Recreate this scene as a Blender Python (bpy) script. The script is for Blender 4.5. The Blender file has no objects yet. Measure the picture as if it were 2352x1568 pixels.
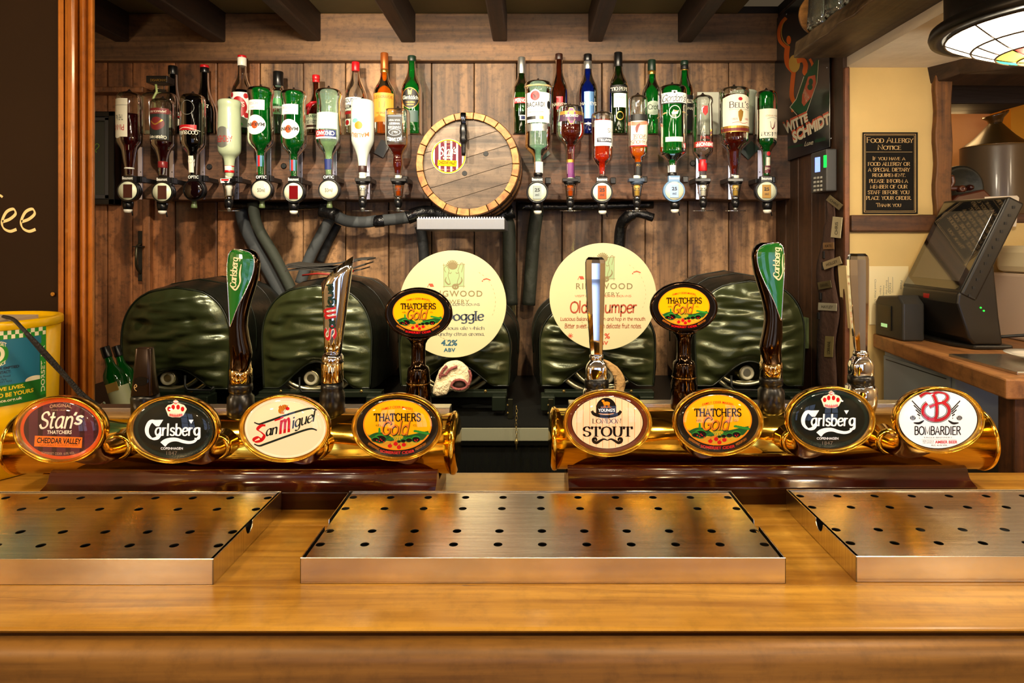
import bpy, math, random
from mathutils import Vector, Matrix, noise
random.seed(7)
sc = bpy.context.scene
PI = math.pi
F = 1468.0; CX = 1219.0; CY = 560.0; CAMZ = 1.47

# ---------------- camera, world, exposure, lights ----------------
cam_d = bpy.data.cameras.new('camera'); cam = bpy.data.objects.new('camera', cam_d)
sc.collection.objects.link(cam); sc.camera = cam
cam.location = (0, 0, CAMZ); cam.rotation_euler = (PI / 2, 0, 0)
cam_d.sensor_width = 36; cam_d.lens = F / 2352 * 36
cam_d.shift_x = (1176 - CX) / 2352; cam_d.shift_y = (CY - 784) / 2352
cam_d.clip_start = 0.02
sc.view_settings.view_transform = 'Standard'; sc.view_settings.look = 'None'
sc.view_settings.gamma = 1; sc.view_settings.use_curve_mapping = False
sc.view_settings.exposure = 0.2
sc.cycles.max_bounces = 9; sc.cycles.transparent_max_bounces = 24
sc.cycles.sample_clamp_indirect = 6; sc.cycles.blur_glossy = 0.5
w = bpy.data.worlds.new('world'); sc.world = w; w.use_nodes = True
w.node_tree.nodes['Background'].inputs[0].default_value = (1.0, 0.72, 0.42, 1)
w.node_tree.nodes['Background'].inputs[1].default_value = 0.06

def lamp(kind, loc, e, col, size=0.03, target=None, spot=None, blend=0.6, sy=None):
    d = bpy.data.lights.new('light', kind); o = bpy.data.objects.new('light', d)
    sc.collection.objects.link(o); o.location = loc; d.energy = e; d.color = col
    if kind == 'AREA':
        d.size = size; d.shape = 'RECTANGLE' if sy else 'DISK'
        if sy: d.size_y = sy
    else: d.shadow_soft_size = size
    if spot: d.spot_size = math.radians(spot); d.spot_blend = blend
    if target:
        o.rotation_euler = (Vector(target) - Vector(loc)).to_track_quat('-Z', 'Y').to_euler()
    return o
WHITE = (1.0, 0.86, 0.64); WARM = (1.0, 0.68, 0.34)
# halogen spots under the ceiling on the bar side, aimed at the bottles
lamp('SPOT', (-0.78, 1.28, 2.24), 64, WHITE, 0.02, (-0.62, 2.45, 1.62), 95)
lamp('SPOT', (-0.30, 1.20, 2.24), 54, WHITE, 0.02, (-0.20, 2.45, 1.50), 90)
lamp('SPOT', (0.22, 1.20, 2.24), 46, WHITE, 0.02, (0.20, 2.45, 1.50), 85)
lamp('SPOT', (0.52, 1.30, 2.24), 12, WHITE, 0.02, (0.55, 2.45, 1.70), 75)
# warm bulbs over the customer side of the counter
lamp('AREA', (-0.9, 0.35, 2.20), 6.5, WARM, 0.16, (-0.5, 0.9, 1.05))
lamp('AREA', (0.35, 0.25, 2.22), 6, (1.0, 0.76, 0.46), 0.16, (0.3, 0.95, 1.05))
lamp('AREA', (1.0, 0.1, 2.22), 5.5, (1.0, 0.82, 0.62), 0.16, (0.7, 0.9, 1.05))
# long strip lamp above the front of the counter
lamp('AREA', (0.0, 0.12, 2.33), 8, (1.0, 0.84, 0.58), 2.6, (0.0, 0.9, 1.1), sy=0.05)
# unseen fill bulbs, added to brighten the customers' room that the metals reflect
for q in ((-1.6, -1.2, 1.9), (-0.4, -2.2, 2.0), (1.9, -1.4, 1.9), (2.1, 0.3, 1.9), (-2.0, 0.4, 1.8)):
    lamp('POINT', q, 15, (1.0, 0.80, 0.54), 0.07)

# ---------------- helpers ----------------
def P(px, py, Y): return Vector(((px - CX) * Y / F, Y, CAMZ - (py - CY) * Y / F))
def L(h):
    h = h.lstrip('#'); c = [int(h[i:i + 2], 16) / 255 for i in (0, 2, 4)]
    return tuple(((x + .055) / 1.055) ** 2.4 if x > .04 else x / 12.92 for x in c)
_m = {}
def mat(key, col='#808080', rough=0.5, metal=0.0, emit=0.0, bump=0.0, bscale=60, coat=0.0, spec=0.5, var=0.0, vscale=8, stretch=(1, 1, 1), col2=None, alpha=1):
    if key in _m: return _m[key]
    m = bpy.data.materials.new(key); _m[key] = m; m.use_nodes = True
    nt = m.node_tree; b = nt.nodes['Principled BSDF']; c = L(col) if isinstance(col, str) else col
    b.inputs['Base Color'].default_value = (*c, 1); b.inputs['Roughness'].default_value = rough
    b.inputs['Metallic'].default_value = metal; b.inputs['Specular IOR Level'].default_value = spec
    b.inputs['Coat Weight'].default_value = coat; b.inputs['Coat Roughness'].default_value = 0.08
    if emit: b.inputs['Emission Color'].default_value = (*c, 1); b.inputs['Emission Strength'].default_value = emit
    if bump or var:
        tc = nt.nodes.new('ShaderNodeTexCoord'); mp = nt.nodes.new('ShaderNodeMapping')
        nt.links.new(tc.outputs['Object'], mp.inputs[0]); mp.inputs['Scale'].default_value = stretch
    if bump:
        n = nt.nodes.new('ShaderNodeTexNoise'); n.inputs['Scale'].default_value = bscale; n.inputs['Detail'].default_value = 4
        nt.links.new(mp.outputs[0], n.inputs['Vector'])
        bp = nt.nodes.new('ShaderNodeBump'); bp.inputs['Strength'].default_value = bump; bp.inputs['Distance'].default_value = 0.01
        nt.links.new(n.outputs[0], bp.inputs['Height']); nt.links.new(bp.outputs[0], b.inputs['Normal'])
    if var:
        n = nt.nodes.new('ShaderNodeTexNoise'); n.inputs['Scale'].default_value = vscale; n.inputs['Detail'].default_value = 5
        nt.links.new(mp.outputs[0], n.inputs['Vector'])
        r = nt.nodes.new('ShaderNodeValToRGB'); c2 = L(col2) if col2 else tuple(x * (1 - var) for x in c)
        r.color_ramp.elements[0].position = 0.35; r.color_ramp.elements[0].color = (*c2, 1)
        r.color_ramp.elements[1].position = 0.65; r.color_ramp.elements[1].color = (*c, 1)
        nt.links.new(n.outputs[0], r.inputs[0]); nt.links.new(r.outputs[0], b.inputs['Base Color'])
    return m

def wood(key, light, dark, axis='z', scale=1.0, rough=0.5, bump=0.25, coat=0.0, stain=0.5, rnd=0.25, knots=True, stain_col='#241509', patch=None, speck=.45):
    """grain running along an axis, blotches of old stain, small random tone per board"""
    if key in _m: return _m[key]
    m = bpy.data.materials.new(key); _m[key] = m; m.use_nodes = True
    nt = m.node_tree; N = nt.nodes; K = nt.links; b = N['Principled BSDF']
    tc = N.new('ShaderNodeTexCoord'); oi = N.new('ShaderNodeObjectInfo')
    add = N.new('ShaderNodeVectorMath'); add.operation = 'MULTIPLY_ADD'
    cmb = N.new('ShaderNodeCombineXYZ')
    for i in range(3): K.new(oi.outputs['Random'], cmb.inputs[i])
    add.inputs[1].default_value = (13, 17, 11)
    K.new(cmb.outputs[0], add.inputs[0]); K.new(tc.outputs['Object'], add.inputs[2])
    mp = N.new('ShaderNodeMapping'); K.new(add.outputs[0], mp.inputs[0])
    s = {'x': (1.2, 22, 22), 'y': (22, 1.2, 22), 'z': (22, 22, 1.2)}[axis]
    mp.inputs['Scale'].default_value = [v * scale for v in s]
    n1 = N.new('ShaderNodeTexNoise'); n1.inputs['Scale'].default_value = 1.0; n1.inputs['Detail'].default_value = 7; n1.inputs['Roughness'].default_value = 0.65; n1.inputs['Distortion'].default_value = 0.6
    K.new(mp.outputs[0], n1.inputs['Vector'])
    mp2 = N.new('ShaderNodeMapping'); K.new(add.outputs[0], mp2.inputs[0]); mp2.inputs['Scale'].default_value = [v * scale * 4 for v in s]
    n2 = N.new('ShaderNodeTexNoise'); n2.inputs['Scale'].default_value = 1.0; n2.inputs['Detail'].default_value = 3
    K.new(mp2.outputs[0], n2.inputs['Vector'])
    mx0 = N.new('ShaderNodeMath'); mx0.operation = 'MULTIPLY_ADD'; mx0.inputs[1].default_value = 0.35
    K.new(n2.outputs[0], mx0.inputs[0]); 
    sub = N.new('ShaderNodeMath'); sub.operation = 'SUBTRACT'; sub.inputs[1].default_value = 0.175
    K.new(n1.outputs[0], sub.inputs[0]); K.new(sub.outputs[0], mx0.inputs[2])
    r = N.new('ShaderNodeValToRGB'); r.color_ramp.elements[0].position = 0.33; r.color_ramp.elements[1].position = 0.66
    r.color_ramp.elements[0].color = (*L(dark), 1); r.color_ramp.elements[1].color = (*L(light), 1)
    K.new(mx0.outputs[0], r.inputs[0])
    n3 = N.new('ShaderNodeTexNoise'); n3.inputs['Scale'].default_value = 3.2; n3.inputs['Detail'].default_value = 6; n3.inputs['Distortion'].default_value = 0.8
    mp3 = N.new('ShaderNodeMapping'); K.new(add.outputs[0], mp3.inputs[0])
    mp3.inputs['Scale'].default_value = {'x': (.5, 1.6, 1.6), 'y': (1.6, .5, 1.6), 'z': (1.6, 1.6, .5)}[axis]
    K.new(mp3.outputs[0], n3.inputs['Vector'])
    r3 = N.new('ShaderNodeValToRGB'); r3.color_ramp.elements[0].position = 0.40; r3.color_ramp.elements[1].position = 0.68
    r3.color_ramp.elements[0].color = (0, 0, 0, 1); r3.color_ramp.elements[1].color = (stain, stain, stain, 1)
    K.new(n3.outputs[0], r3.inputs[0])
    mx = N.new('ShaderNodeMixRGB'); K.new(r3.outputs[0], mx.inputs[0]); K.new(r.outputs[0], mx.inputs[1]); mx.inputs[2].default_value = (*L(stain_col), 1)
    n5 = N.new('ShaderNodeTexNoise'); n5.inputs['Scale'].default_value = 38; n5.inputs['Detail'].default_value = 5; n5.inputs['Roughness'].default_value = .7
    K.new(add.outputs[0], n5.inputs['Vector']); r5 = N.new('ShaderNodeValToRGB'); g_ = 1 - speck
    r5.color_ramp.elements[0].position = .30; r5.color_ramp.elements[0].color = (g_, g_, g_, 1); r5.color_ramp.elements[1].position = .52; r5.color_ramp.elements[1].color = (1, 1, 1, 1)
    K.new(n5.outputs[0], r5.inputs[0]); m5 = N.new('ShaderNodeMixRGB'); m5.blend_type = 'MULTIPLY'; m5.inputs[0].default_value = 1; K.new(mx.outputs[0], m5.inputs[1]); K.new(r5.outputs[0], m5.inputs[2])
    out = m5
    if patch:
        n4 = N.new('ShaderNodeTexNoise'); n4.inputs['Scale'].default_value = 9; n4.inputs['Detail'].default_value = 8; n4.inputs['Roughness'].default_value = .7
        mp4 = N.new('ShaderNodeMapping'); K.new(add.outputs[0], mp4.inputs[0]); mp4.inputs['Scale'].default_value = (1, 1, .35)
        K.new(mp4.outputs[0], n4.inputs['Vector'])
        r4 = N.new('ShaderNodeValToRGB'); r4.color_ramp.elements[0].position = patch[1]; r4.color_ramp.elements[1].position = patch[1] + .08
        K.new(n4.outputs[0], r4.inputs[0])
        sx_ = N.new('ShaderNodeSeparateXYZ'); K.new(tc.outputs['Object'], sx_.inputs[0])
        mr_ = N.new('ShaderNodeMapRange'); mr_.inputs[1].default_value = 1.5; mr_.inputs[2].default_value = 1.64; mr_.inputs[3].default_value = .75; mr_.inputs[4].default_value = 0
        K.new(sx_.outputs[2], mr_.inputs[0]); ml_ = N.new('ShaderNodeMath'); ml_.operation = 'MULTIPLY'; K.new(mr_.outputs[0], ml_.inputs[0]); K.new(r4.outputs[0], ml_.inputs[1])
        mx2 = N.new('ShaderNodeMixRGB'); K.new(ml_.outputs[0], mx2.inputs[0]); K.new(out.outputs[0], mx2.inputs[1]); mx2.inputs[2].default_value = (*L(patch[0]), 1)
        out = mx2
    hsv = N.new('ShaderNodeHueSaturation'); mr = N.new('ShaderNodeMapRange'); K.new(oi.outputs['Random'], mr.inputs[0])
    mr.inputs[3].default_value = 1 - rnd; mr.inputs[4].default_value = 1 + rnd
    K.new(mr.outputs[0], hsv.inputs['Value']); K.new(out.outputs[0], hsv.inputs['Color']); K.new(hsv.outputs[0], b.inputs['Base Color'])
    b.inputs['Roughness'].default_value = rough; b.inputs['Coat Weight'].default_value = coat; b.inputs['Coat Roughness'].default_value = 0.12
    bp = N.new('ShaderNodeBump'); bp.inputs['Strength'].default_value = bump; bp.inputs['Distance'].default_value = 0.004
    K.new(mx0.outputs[0], bp.inputs['Height']); K.new(bp.outputs[0], b.inputs['Normal'])
    return m

def glass(key, tint, refr=0.5, diff=0.0, refl=1.0, ior=1.45, frost=0.0, dcol=None):
    """tinted glass: part straight-through, part refracted, glossy by Fresnel, a little scatter"""
    if key in _m: return _m[key]
    m = bpy.data.materials.new(key); _m[key] = m; m.use_nodes = True
    nt = m.node_tree; N = nt.nodes; K = nt.links; N.remove(N['Principled BSDF']); out = N['Material Output']
    c = L(tint) if isinstance(tint, str) else tint
    tr = N.new('ShaderNodeBsdfTransparent'); tr.inputs[0].default_value = (*c, 1)
    rf = N.new('ShaderNodeBsdfRefraction'); rf.inputs[0].default_value = (*c, 1); rf.inputs['IOR'].default_value = ior; rf.inputs['Roughness'].default_value = frost
    a = N.new('ShaderNodeMixShader'); a.inputs[0].default_value = refr; K.new(tr.outputs[0], a.inputs[1]); K.new(rf.outputs[0], a.inputs[2])
    d = N.new('ShaderNodeBsdfDiffuse'); dc = L(dcol) if dcol else tuple(x ** .5 for x in c); d.inputs[0].default_value = (*dc, 1)
    a2 = N.new('ShaderNodeMixShader'); a2.inputs[0].default_value = diff; K.new(a.outputs[0], a2.inputs[1]); K.new(d.outputs[0], a2.inputs[2])
    g = N.new('ShaderNodeBsdfGlossy'); g.inputs['Roughness'].default_value = 0.03 + frost; g.inputs[0].default_value = (1, 1, 1, 1)
    fr = N.new('ShaderNodeFresnel'); fr.inputs[0].default_value = 1.5
    mu = N.new('ShaderNodeMath'); mu.operation = 'MULTIPLY_ADD'; mu.inputs[1].default_value = refl; mu.inputs[2].default_value = 0.0; mu.use_clamp = True
    K.new(fr.outputs[0], mu.inputs[0])
    a3 = N.new('ShaderNodeMixShader'); K.new(mu.outputs[0], a3.inputs[0]); K.new(a2.outputs[0], a3.inputs[1]); K.new(g.outputs[0], a3.inputs[2])
    K.new(a3.outputs[0], out.inputs[0])
    return m

ORG = {}
def tag(o, label=None, cat=None, group=None, kind=None):
    if label: o['label'] = label
    if cat: o['category'] = cat
    if group: o['group'] = group
    if kind: o['kind'] = kind
    return o
def thing(name, label, cat, org, group=None):
    o = bpy.data.objects.new(name, None); sc.collection.objects.link(o)
    o.location = org; o.empty_display_size = .02; ORG[o] = Vector(org)
    return tag(o, label, cat, group)

class Sub:
    """a part whose first mesh becomes the part itself and whose later meshes become its sub-parts"""
    def __init__(s, name, parent, label=None): s.name = name; s.parent = parent; s.label = label; s.o = None
class MB:
    def __init__(s): s.v = []; s.f = []; s.m = []; s.s = []
    def add(s, vs, fs, mi=0, smooth=False):
        n = len(s.v); s.v += [Vector(v) for v in vs]
        for f in fs: s.f.append([i + n for i in f]); s.m.append(mi); s.s.append(smooth)
        return s
    def box(s, x0, x1, y0, y1, z0, z1, mi=0):
        return s.add([(x, y, z) for x in (x0, x1) for y in (y0, y1) for z in (z0, z1)],
                     [(0, 1, 3, 2), (4, 6, 7, 5), (0, 4, 5, 1), (2, 3, 7, 6), (0, 2, 6, 4), (1, 5, 7, 3)], mi)
    def obox(s, c, ax, ay, az, mi=0):
        c, ax, ay, az = Vector(c), Vector(ax), Vector(ay), Vector(az)
        return s.add([c + ax * i + ay * j + az * k for i in (-1, 1) for j in (-1, 1) for k in (-1, 1)],
                     [(0, 1, 3, 2), (4, 6, 7, 5), (0, 4, 5, 1), (2, 3, 7, 6), (0, 2, 6, 4), (1, 5, 7, 3)], mi)
    def hexa(s, a, b, mi=0, smooth=False):
        """two loops of equal length joined, ends capped"""
        n = len(a); fs = [tuple(range(n - 1, -1, -1)), tuple(range(n, 2 * n))]
        fs += [(i, (i + 1) % n, n + (i + 1) % n, n + i) for i in range(n)]
        s.add(list(a) + list(b), fs[:2], mi, False)
        k = len(s.v) - 2 * n
        for f in fs[2:]: s.f.append([i + k for i in f]); s.m.append(mi); s.s.append(smooth)
        return s
    def rings(s, rs, mi=0, smooth=True, cap=True):
        n = len(rs[0]); k = len(s.v)
        for r in rs: s.v += [Vector(p) for p in r]
        for j in range(len(rs) - 1):
            for i in range(n):
                s.f.append([k + j * n + i, k + j * n + (i + 1) % n, k + (j + 1) * n + (i + 1) % n, k + (j + 1) * n + i]); s.m.append(mi); s.s.append(smooth)
        if cap:
            s.f.append([k + i for i in range(n)][::-1]); s.m.append(mi); s.s.append(False)
            s.f.append([k + (len(rs) - 1) * n + i for i in range(n)]); s.m.append(mi); s.s.append(False)
        return s
    def lathe(s, c, prof, seg=24, axis='z', mi=0, smooth=True, cap=True, ex=1.0):
        """prof: (radius, distance along the axis)"""
        c = Vector(c); rs = []
        for r, h in prof:
            ring = []
            for i in range(seg):
                a = 2 * PI * i / seg; u, v = r * math.cos(a), r * math.sin(a)
                ring.append(c + (Vector((u, v * ex, h)) if axis == 'z' else Vector((u * ex, h, v)) if axis == 'y' else Vector((h, u, v))))
            rs.append(ring)
        return s.rings(rs, mi, smooth, cap)
    def tube(s, pts, r, seg=8, mi=0, closed=False):
        pts = [Vector(p) for p in pts]; rs = []; n = len(pts); up = Vector((0, 0, 1)); last = None
        for i, p in enumerate(pts):
            a = pts[(i - 1) % n] if (i or closed) else p; b = pts[(i + 1) % n] if (i < n - 1 or closed) else p
            t = (b - a).normalized()
            if last is None: last = t.cross(up) if abs(t.z) < .9 else t.cross(Vector((1, 0, 0)))
            u = (last - t * last.dot(t)).normalized(); last = u; v = t.cross(u)
            rr = r[i] if isinstance(r, (list, tuple)) else r
            rs.append([p + (u * math.cos(2 * PI * k / seg) + v * math.sin(2 * PI * k / seg)) * rr for k in range(seg)])
        if closed: rs.append(rs[0])
        return s.rings(rs, mi, True, not closed)
    def build(s, name, mats, parent=None, bevel=0.0, seg=2, xf=None):
        if not isinstance(mats, (list, tuple)): mats = [mats]
        px_ = None
        if isinstance(parent, Sub):
            if parent.o is None: px_ = parent; name = parent.name; parent = parent.parent
            else: parent = parent.o
        if xf is not None: s.v = [xf @ v for v in s.v]
        if parent is not None: o0 = ORG[parent]
        else:
            xs = [v.x for v in s.v]; ys = [v.y for v in s.v]; zs = [v.z for v in s.v]
            o0 = Vector(((min(xs) + max(xs)) / 2, (min(ys) + max(ys)) / 2, min(zs)))
        me = bpy.data.meshes.new(name); me.from_pydata([v - o0 for v in s.v], [], s.f)
        me.polygons.foreach_set('material_index', s.m); me.polygons.foreach_set('use_smooth', s.s)
        for m in mats: me.materials.append(m)
        me.update()
        o = bpy.data.objects.new(name, me); sc.collection.objects.link(o)
        if parent is not None: o.parent = parent
        else: o.location = o0
        ORG[o] = o0
        if px_ is not None:
            px_.o = o
            if px_.label: o['label'] = px_.label
        if bevel:
            md = o.modifiers.new('bevel', 'BEVEL'); md.width = bevel; md.segments = seg; md.limit_method = 'ANGLE'; md.angle_limit = math.radians(50)
        return o

def pbox(name, m, px0, px1, py0, py1, Y0, Y1, parent=None, bevel=0.0, Yref=None):
    """box whose front face (at Y0) covers the pixel rectangle"""
    a = P(px0, py1, Yref or Y0); b = P(px1, py0, Yref or Y0)
    return MB().box(a.x, b.x, Y0, Y1, a.z, b.z).build(name, m, parent, bevel)

def catmull(pts, n=5, closed=False):
    if len(pts) < 3: return [tuple(p) for p in pts]
    out = []; N_ = len(pts)
    rng = range(N_ if closed else N_ - 1)
    for i in rng:
        p0 = pts[(i - 1) % N_] if (i or closed) else pts[0]; p1 = pts[i]; p2 = pts[(i + 1) % N_]
        p3 = pts[(i + 2) % N_] if (i + 2 < N_ or closed) else pts[-1]
        for k in range(n):
            t = k / n
            out.append(tuple(.5 * ((2 * b) + (-a + c) * t + (2 * a - 5 * b + 4 * c - d) * t * t + (-a + 3 * b - 3 * c + d) * t ** 3) for a, b, c, d in zip(p0, p1, p2, p3)))
    if not closed: out.append(tuple(pts[-1]))
    return out
def chaikin(pts, it=2):
    for _ in range(it):
        q = [pts[0]]
        for a, b in zip(pts, pts[1:]):
            q.append(tuple(x * .75 + y * .25 for x, y in zip(a, b))); q.append(tuple(x * .25 + y * .75 for x, y in zip(a, b)))
        q.append(pts[-1]); pts = q
    return pts

class Solid:
    """upright body: sections (py, xl, xr, half depth in px) at depth Y, super-ellipse cross-section"""
    def __init__(s, Y, secs, e=2.0, smooth=2):
        s.Y = Y; s.e = e; s.k = Y / F
        s.secs = chaikin(secs, smooth) if smooth else secs
    def ring(s, sec, K=28, inset=0.0):
        py, xl, xr, d = sec; c = (xl + xr) / 2; h = max((xr - xl) / 2 - inset, .05); d = max(d - inset, .05); out = []
        for i in range(K):
            a = 2 * PI * i / K; ca, sa = math.cos(a), math.sin(a)
            out.append(P(c + h * math.copysign(abs(ca) ** (2 / s.e), ca), py, s.Y) + Vector((0, d * s.k * math.copysign(abs(sa) ** (2 / s.e), sa), 0)))
        return out
    def mesh(s, mb, K=28, inset=0.0, y0=-1e9, y1=1e9, mi=0):
        L_ = [q for q in s.secs if y0 <= q[0] <= y1]
        if y0 > s.secs[0][0]: L_ = [s.at(y0)] + L_
        if y1 < s.secs[-1][0]: L_ = L_ + [s.at(y1)]
        if inset:
            L_ = [(L_[0][0] + inset,) + tuple(L_[0][1:])] + [q for q in L_[1:-1]] + [(L_[-1][0] - inset * .5,) + tuple(L_[-1][1:])]
        return mb.rings([s.ring(q, K, inset) for q in L_], mi)
    def at(s, py):
        Q = s.secs
        if py <= Q[0][0]: return Q[0]
        for a, b in zip(Q, Q[1:]):
            if a[0] <= py <= b[0]:
                t = (py - a[0]) / max(b[0] - a[0], 1e-9); return tuple(x + (y - x) * t for x, y in zip(a, b))
        return Q[-1]
    def surf(s, px, py, off=.0003):
        _, xl, xr, d = s.at(py); c = (xl + xr) / 2; h = (xr - xl) / 2
        t = min(abs(px - c) / max(h, .01), .999)
        p = P(px, py, s.Y); p.y -= d * s.k * (1 - t ** s.e) ** (1 / s.e) + off; return p
def lathe_px(Y, cx, prof, e=2.0, smooth=2, dr=1.0):
    return Solid(Y, [(py, cx - h, cx + h, h * dr) for py, h in prof], e, smooth)

# ---------------- lettering ----------------
G = {}
def _g(ch, adv, *st): G[ch] = (adv, st)
# stroke glyphs: ('l'|'s', x,y,x,y,...)   x-height 5, capitals 7
_g('a', 5, ('s', 4, 4.2, 3, 5, 1.2, 4.4, .4, 2.4, 1.2, .4, 2.6, .3, 4, 2), ('l', 4, 5, 4, .8), ('s', 4, 1, 4.3, .2, 4.9, .3))
_g('b', 4.8, ('l', .6, 7.6, .6, .2), ('s', .6, 3.6, 2, 5, 3.8, 4.2, 4.2, 2.4, 3.4, .4, 1.8, 0, .6, .9))
_g('c', 4.3, ('s', 4, 4, 2.8, 5, 1.1, 4.3, .4, 2.5, 1.1, .6, 2.6, 0, 4, .9))
_g('d', 5, ('l', 4, 7.6, 4, 0), ('s', 4, 3.8, 2.6, 5, .9, 4.2, .4, 2.4, 1.1, .4, 2.6, 0, 4, 1.1))
_g('e', 4.4, ('s', .6, 2.6, 3, 2.8, 4, 3.5, 3.5, 4.8, 2.2, 5, .9, 4.1, .4, 2.4, 1, .5, 2.5, 0, 4, .9))
_g('f', 3, ('s', 3.2, 7, 2.4, 7.5, 1.5, 7, 1.3, 5.6, 1.3, 0), ('l', .2, 4.8, 2.9, 4.8))
_g('g', 4.9, ('s', 4, 4.9, 4, 1, 3.9, -1.4, 2.6, -2.4, .8, -2), ('s', 4, 4.2, 3, 5, 1.2, 4.4, .4, 2.5, 1.2, .6, 2.6, .4, 4, 1.8))
_g('h', 4.8, ('l', .6, 7.6, .6, 0), ('s', .6, 3.4, 2, 4.9, 3.4, 4.7, 3.9, 3.4, 3.9, 0))
_g('i', 1.9, ('l', .7, 5, .7, 0), ('l', .7, 6.6, .7, 7.1))
_g('j', 1.9, ('s', .9, 5, .9, -1, 0, -2.2), ('l', .9, 6.6, .9, 7.1))
_g('k', 4.2, ('l', .6, 7.6, .6, 0), ('l', 3.6, 5, .7, 2.2), ('l', 1.6, 3, 3.9, 0))
_g('l', 1.9, ('l', .7, 7.6, .7, 0))
_g('m', 6.8, ('l', .6, 5, .6, 0), ('s', .6, 3.4, 1.6, 4.8, 2.7, 4.8, 3.2, 3.6, 3.2, 0), ('s', 3.2, 3.4, 4.2, 4.8, 5.3, 4.8, 5.8, 3.6, 5.8, 0))
_g('n', 4.8, ('l', .6, 5, .6, 0), ('s', .6, 3.4, 2, 4.9, 3.4, 4.7, 3.9, 3.4, 3.9, 0))
_g('o', 5, ('s', 2.4, 5, .8, 4, .4, 2.5, .9, .7, 2.4, 0, 4, .9, 4.4, 2.5, 3.9, 4.1, 2.4, 5))
_g('p', 4.8, ('l', .6, 5, .6, -2.4), ('s', .6, 3.6, 2, 5, 3.8, 4.2, 4.2, 2.4, 3.4, .4, 1.8, 0, .6, .9))
_g('q', 4.9, ('l', 4, 5, 4, -2.4), ('s', 4, 3.8, 2.6, 5, .9, 4.2, .4, 2.4, 1.1, .4, 2.6, 0, 4, 1.1))
_g('r', 3.3, ('l', .6, 5, .6, 0), ('s', .6, 3.2, 1.6, 4.7, 3, 4.8))
_g('s', 3.9, ('s', 3.4, 4.3, 2.2, 5, .9, 4.4, .9, 3.2, 2.1, 2.6, 3.3, 1.9, 3.2, .5, 1.9, 0, .4, .7))
_g('t', 3.2, ('s', 1.3, 6.8, 1.3, 3, 1.3, 1.2, 1.9, .1, 3, .4), ('l', .1, 4.8, 2.8, 4.8))
_g('u', 4.8, ('s', .6, 5, .6, 1.4, 1.4, .1, 2.8, .3, 3.9, 1.8), ('l', 3.9, 5, 3.9, 0))
_g('v', 4.4, ('l', .2, 5, 2.2, 0, 4.1, 5))
_g('w', 6.2, ('l', .2, 5, 1.7, 0, 3.1, 4.6, 4.5, 0, 6, 5))
_g('x', 4.2, ('l', .3, 5, 3.9, 0), ('l', 3.8, 5, .3, 0))
_g('y', 4.4, ('l', .3, 5, 2.3, .4), ('s', 4.1, 5, 2.6, 1, 1.4, -1.8, .2, -2.3))
_g('z', 4.2, ('l', .4, 5, 3.8, 5, .4, 0, 3.9, 0))
_g('A', 5.8, ('l', .2, 0, 2.8, 7, 5.4, 0), ('l', 1.2, 2.4, 4.4, 2.4))
_g('B', 5.2, ('l', .8, 0, .8, 7), ('s', .8, 7, 2.6, 7, 4, 6.4, 4.1, 4.6, 2.8, 3.8, .8, 3.7), ('s', .8, 3.7, 3, 3.8, 4.6, 3, 4.6, 1, 3.2, .1, .8, 0))
_g('C', 5.6, ('s', 5.2, 5.6, 4.2, 6.8, 2.6, 7, 1, 5.8, .4, 3.5, 1, 1.2, 2.6, 0, 4.2, .2, 5.3, 1.4))
_g('D', 6, ('l', .8, 0, .8, 7), ('s', .8, 7, 3, 6.9, 4.8, 5.8, 5.4, 3.5, 4.8, 1.2, 3, .1, .8, 0))
_g('E', 4.8, ('l', .8, 0, .8, 7), ('l', .8, 7, 4.4, 7), ('l', .8, 3.7, 3.8, 3.7), ('l', .8, 0, 4.5, 0))
_g('F', 4.6, ('l', .8, 0, .8, 7), ('l', .8, 7, 4.4, 7), ('l', .8, 3.7, 3.8, 3.7))
_g('G', 6, ('s', 5.2, 5.7, 4.2, 6.8, 2.6, 7, 1, 5.8, .4, 3.5, 1, 1.2, 2.6, 0, 4.2, .2, 5.2, 1), ('l', 5.2, .6, 5.2, 3, 3.4, 3))
_g('H', 6, ('l', .8, 0, .8, 7), ('l', 5.2, 0, 5.2, 7), ('l', .8, 3.6, 5.2, 3.6))
_g('I', 2.2, ('l', 1.1, 0, 1.1, 7))
_g('J', 3.8, ('s', 2.8, 7, 2.8, 2, 2.2, .2, .8, 0, .2, 1))
_g('K', 5.4, ('l', .8, 0, .8, 7), ('l', 4.8, 7, .9, 3), ('l', 2.2, 4.2, 5.1, 0))
_g('L', 4.6, ('l', .8, 0, .8, 7), ('l', .8, 0, 4.4, 0))
_g('M', 7, ('l', .8, 0, .8, 7, 3.5, 1, 6.2, 7, 6.2, 0))
_g('N', 6, ('l', .8, 0, .8, 7, 5.2, 0, 5.2, 7))
_g('O', 6.6, ('s', 3.3, 7, 1.2, 6, .4, 3.5, 1.2, 1, 3.3, 0, 5.4, 1, 6.2, 3.5, 5.4, 6, 3.3, 7))
_g('P', 5, ('l', .8, 0, .8, 7), ('s', .8, 7, 3, 7, 4.4, 6.3, 4.4, 4.3, 3, 3.4, .8, 3.4))
_g('Q', 6.6, ('s', 3.3, 7, 1.2, 6, .4, 3.5, 1.2, 1, 3.3, 0, 5.4, 1, 6.2, 3.5, 5.4, 6, 3.3, 7), ('l', 3.6, 1.8, 6, -.8))
_g('R', 5.4, ('l', .8, 0, .8, 7), ('s', .8, 7, 3, 7, 4.4, 6.3, 4.4, 4.5, 3, 3.7, .8, 3.6), ('l', 2.6, 3.6, 5.1, 0))
_g('S', 4.8, ('s', 4.3, 5.8, 3.2, 7, 1.6, 6.8, .6, 5.6, 1, 4.2, 2.5, 3.6, 4.1, 2.8, 4.4, 1.2, 3.2, .1, 1.5, .1, .4, 1.4))
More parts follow.
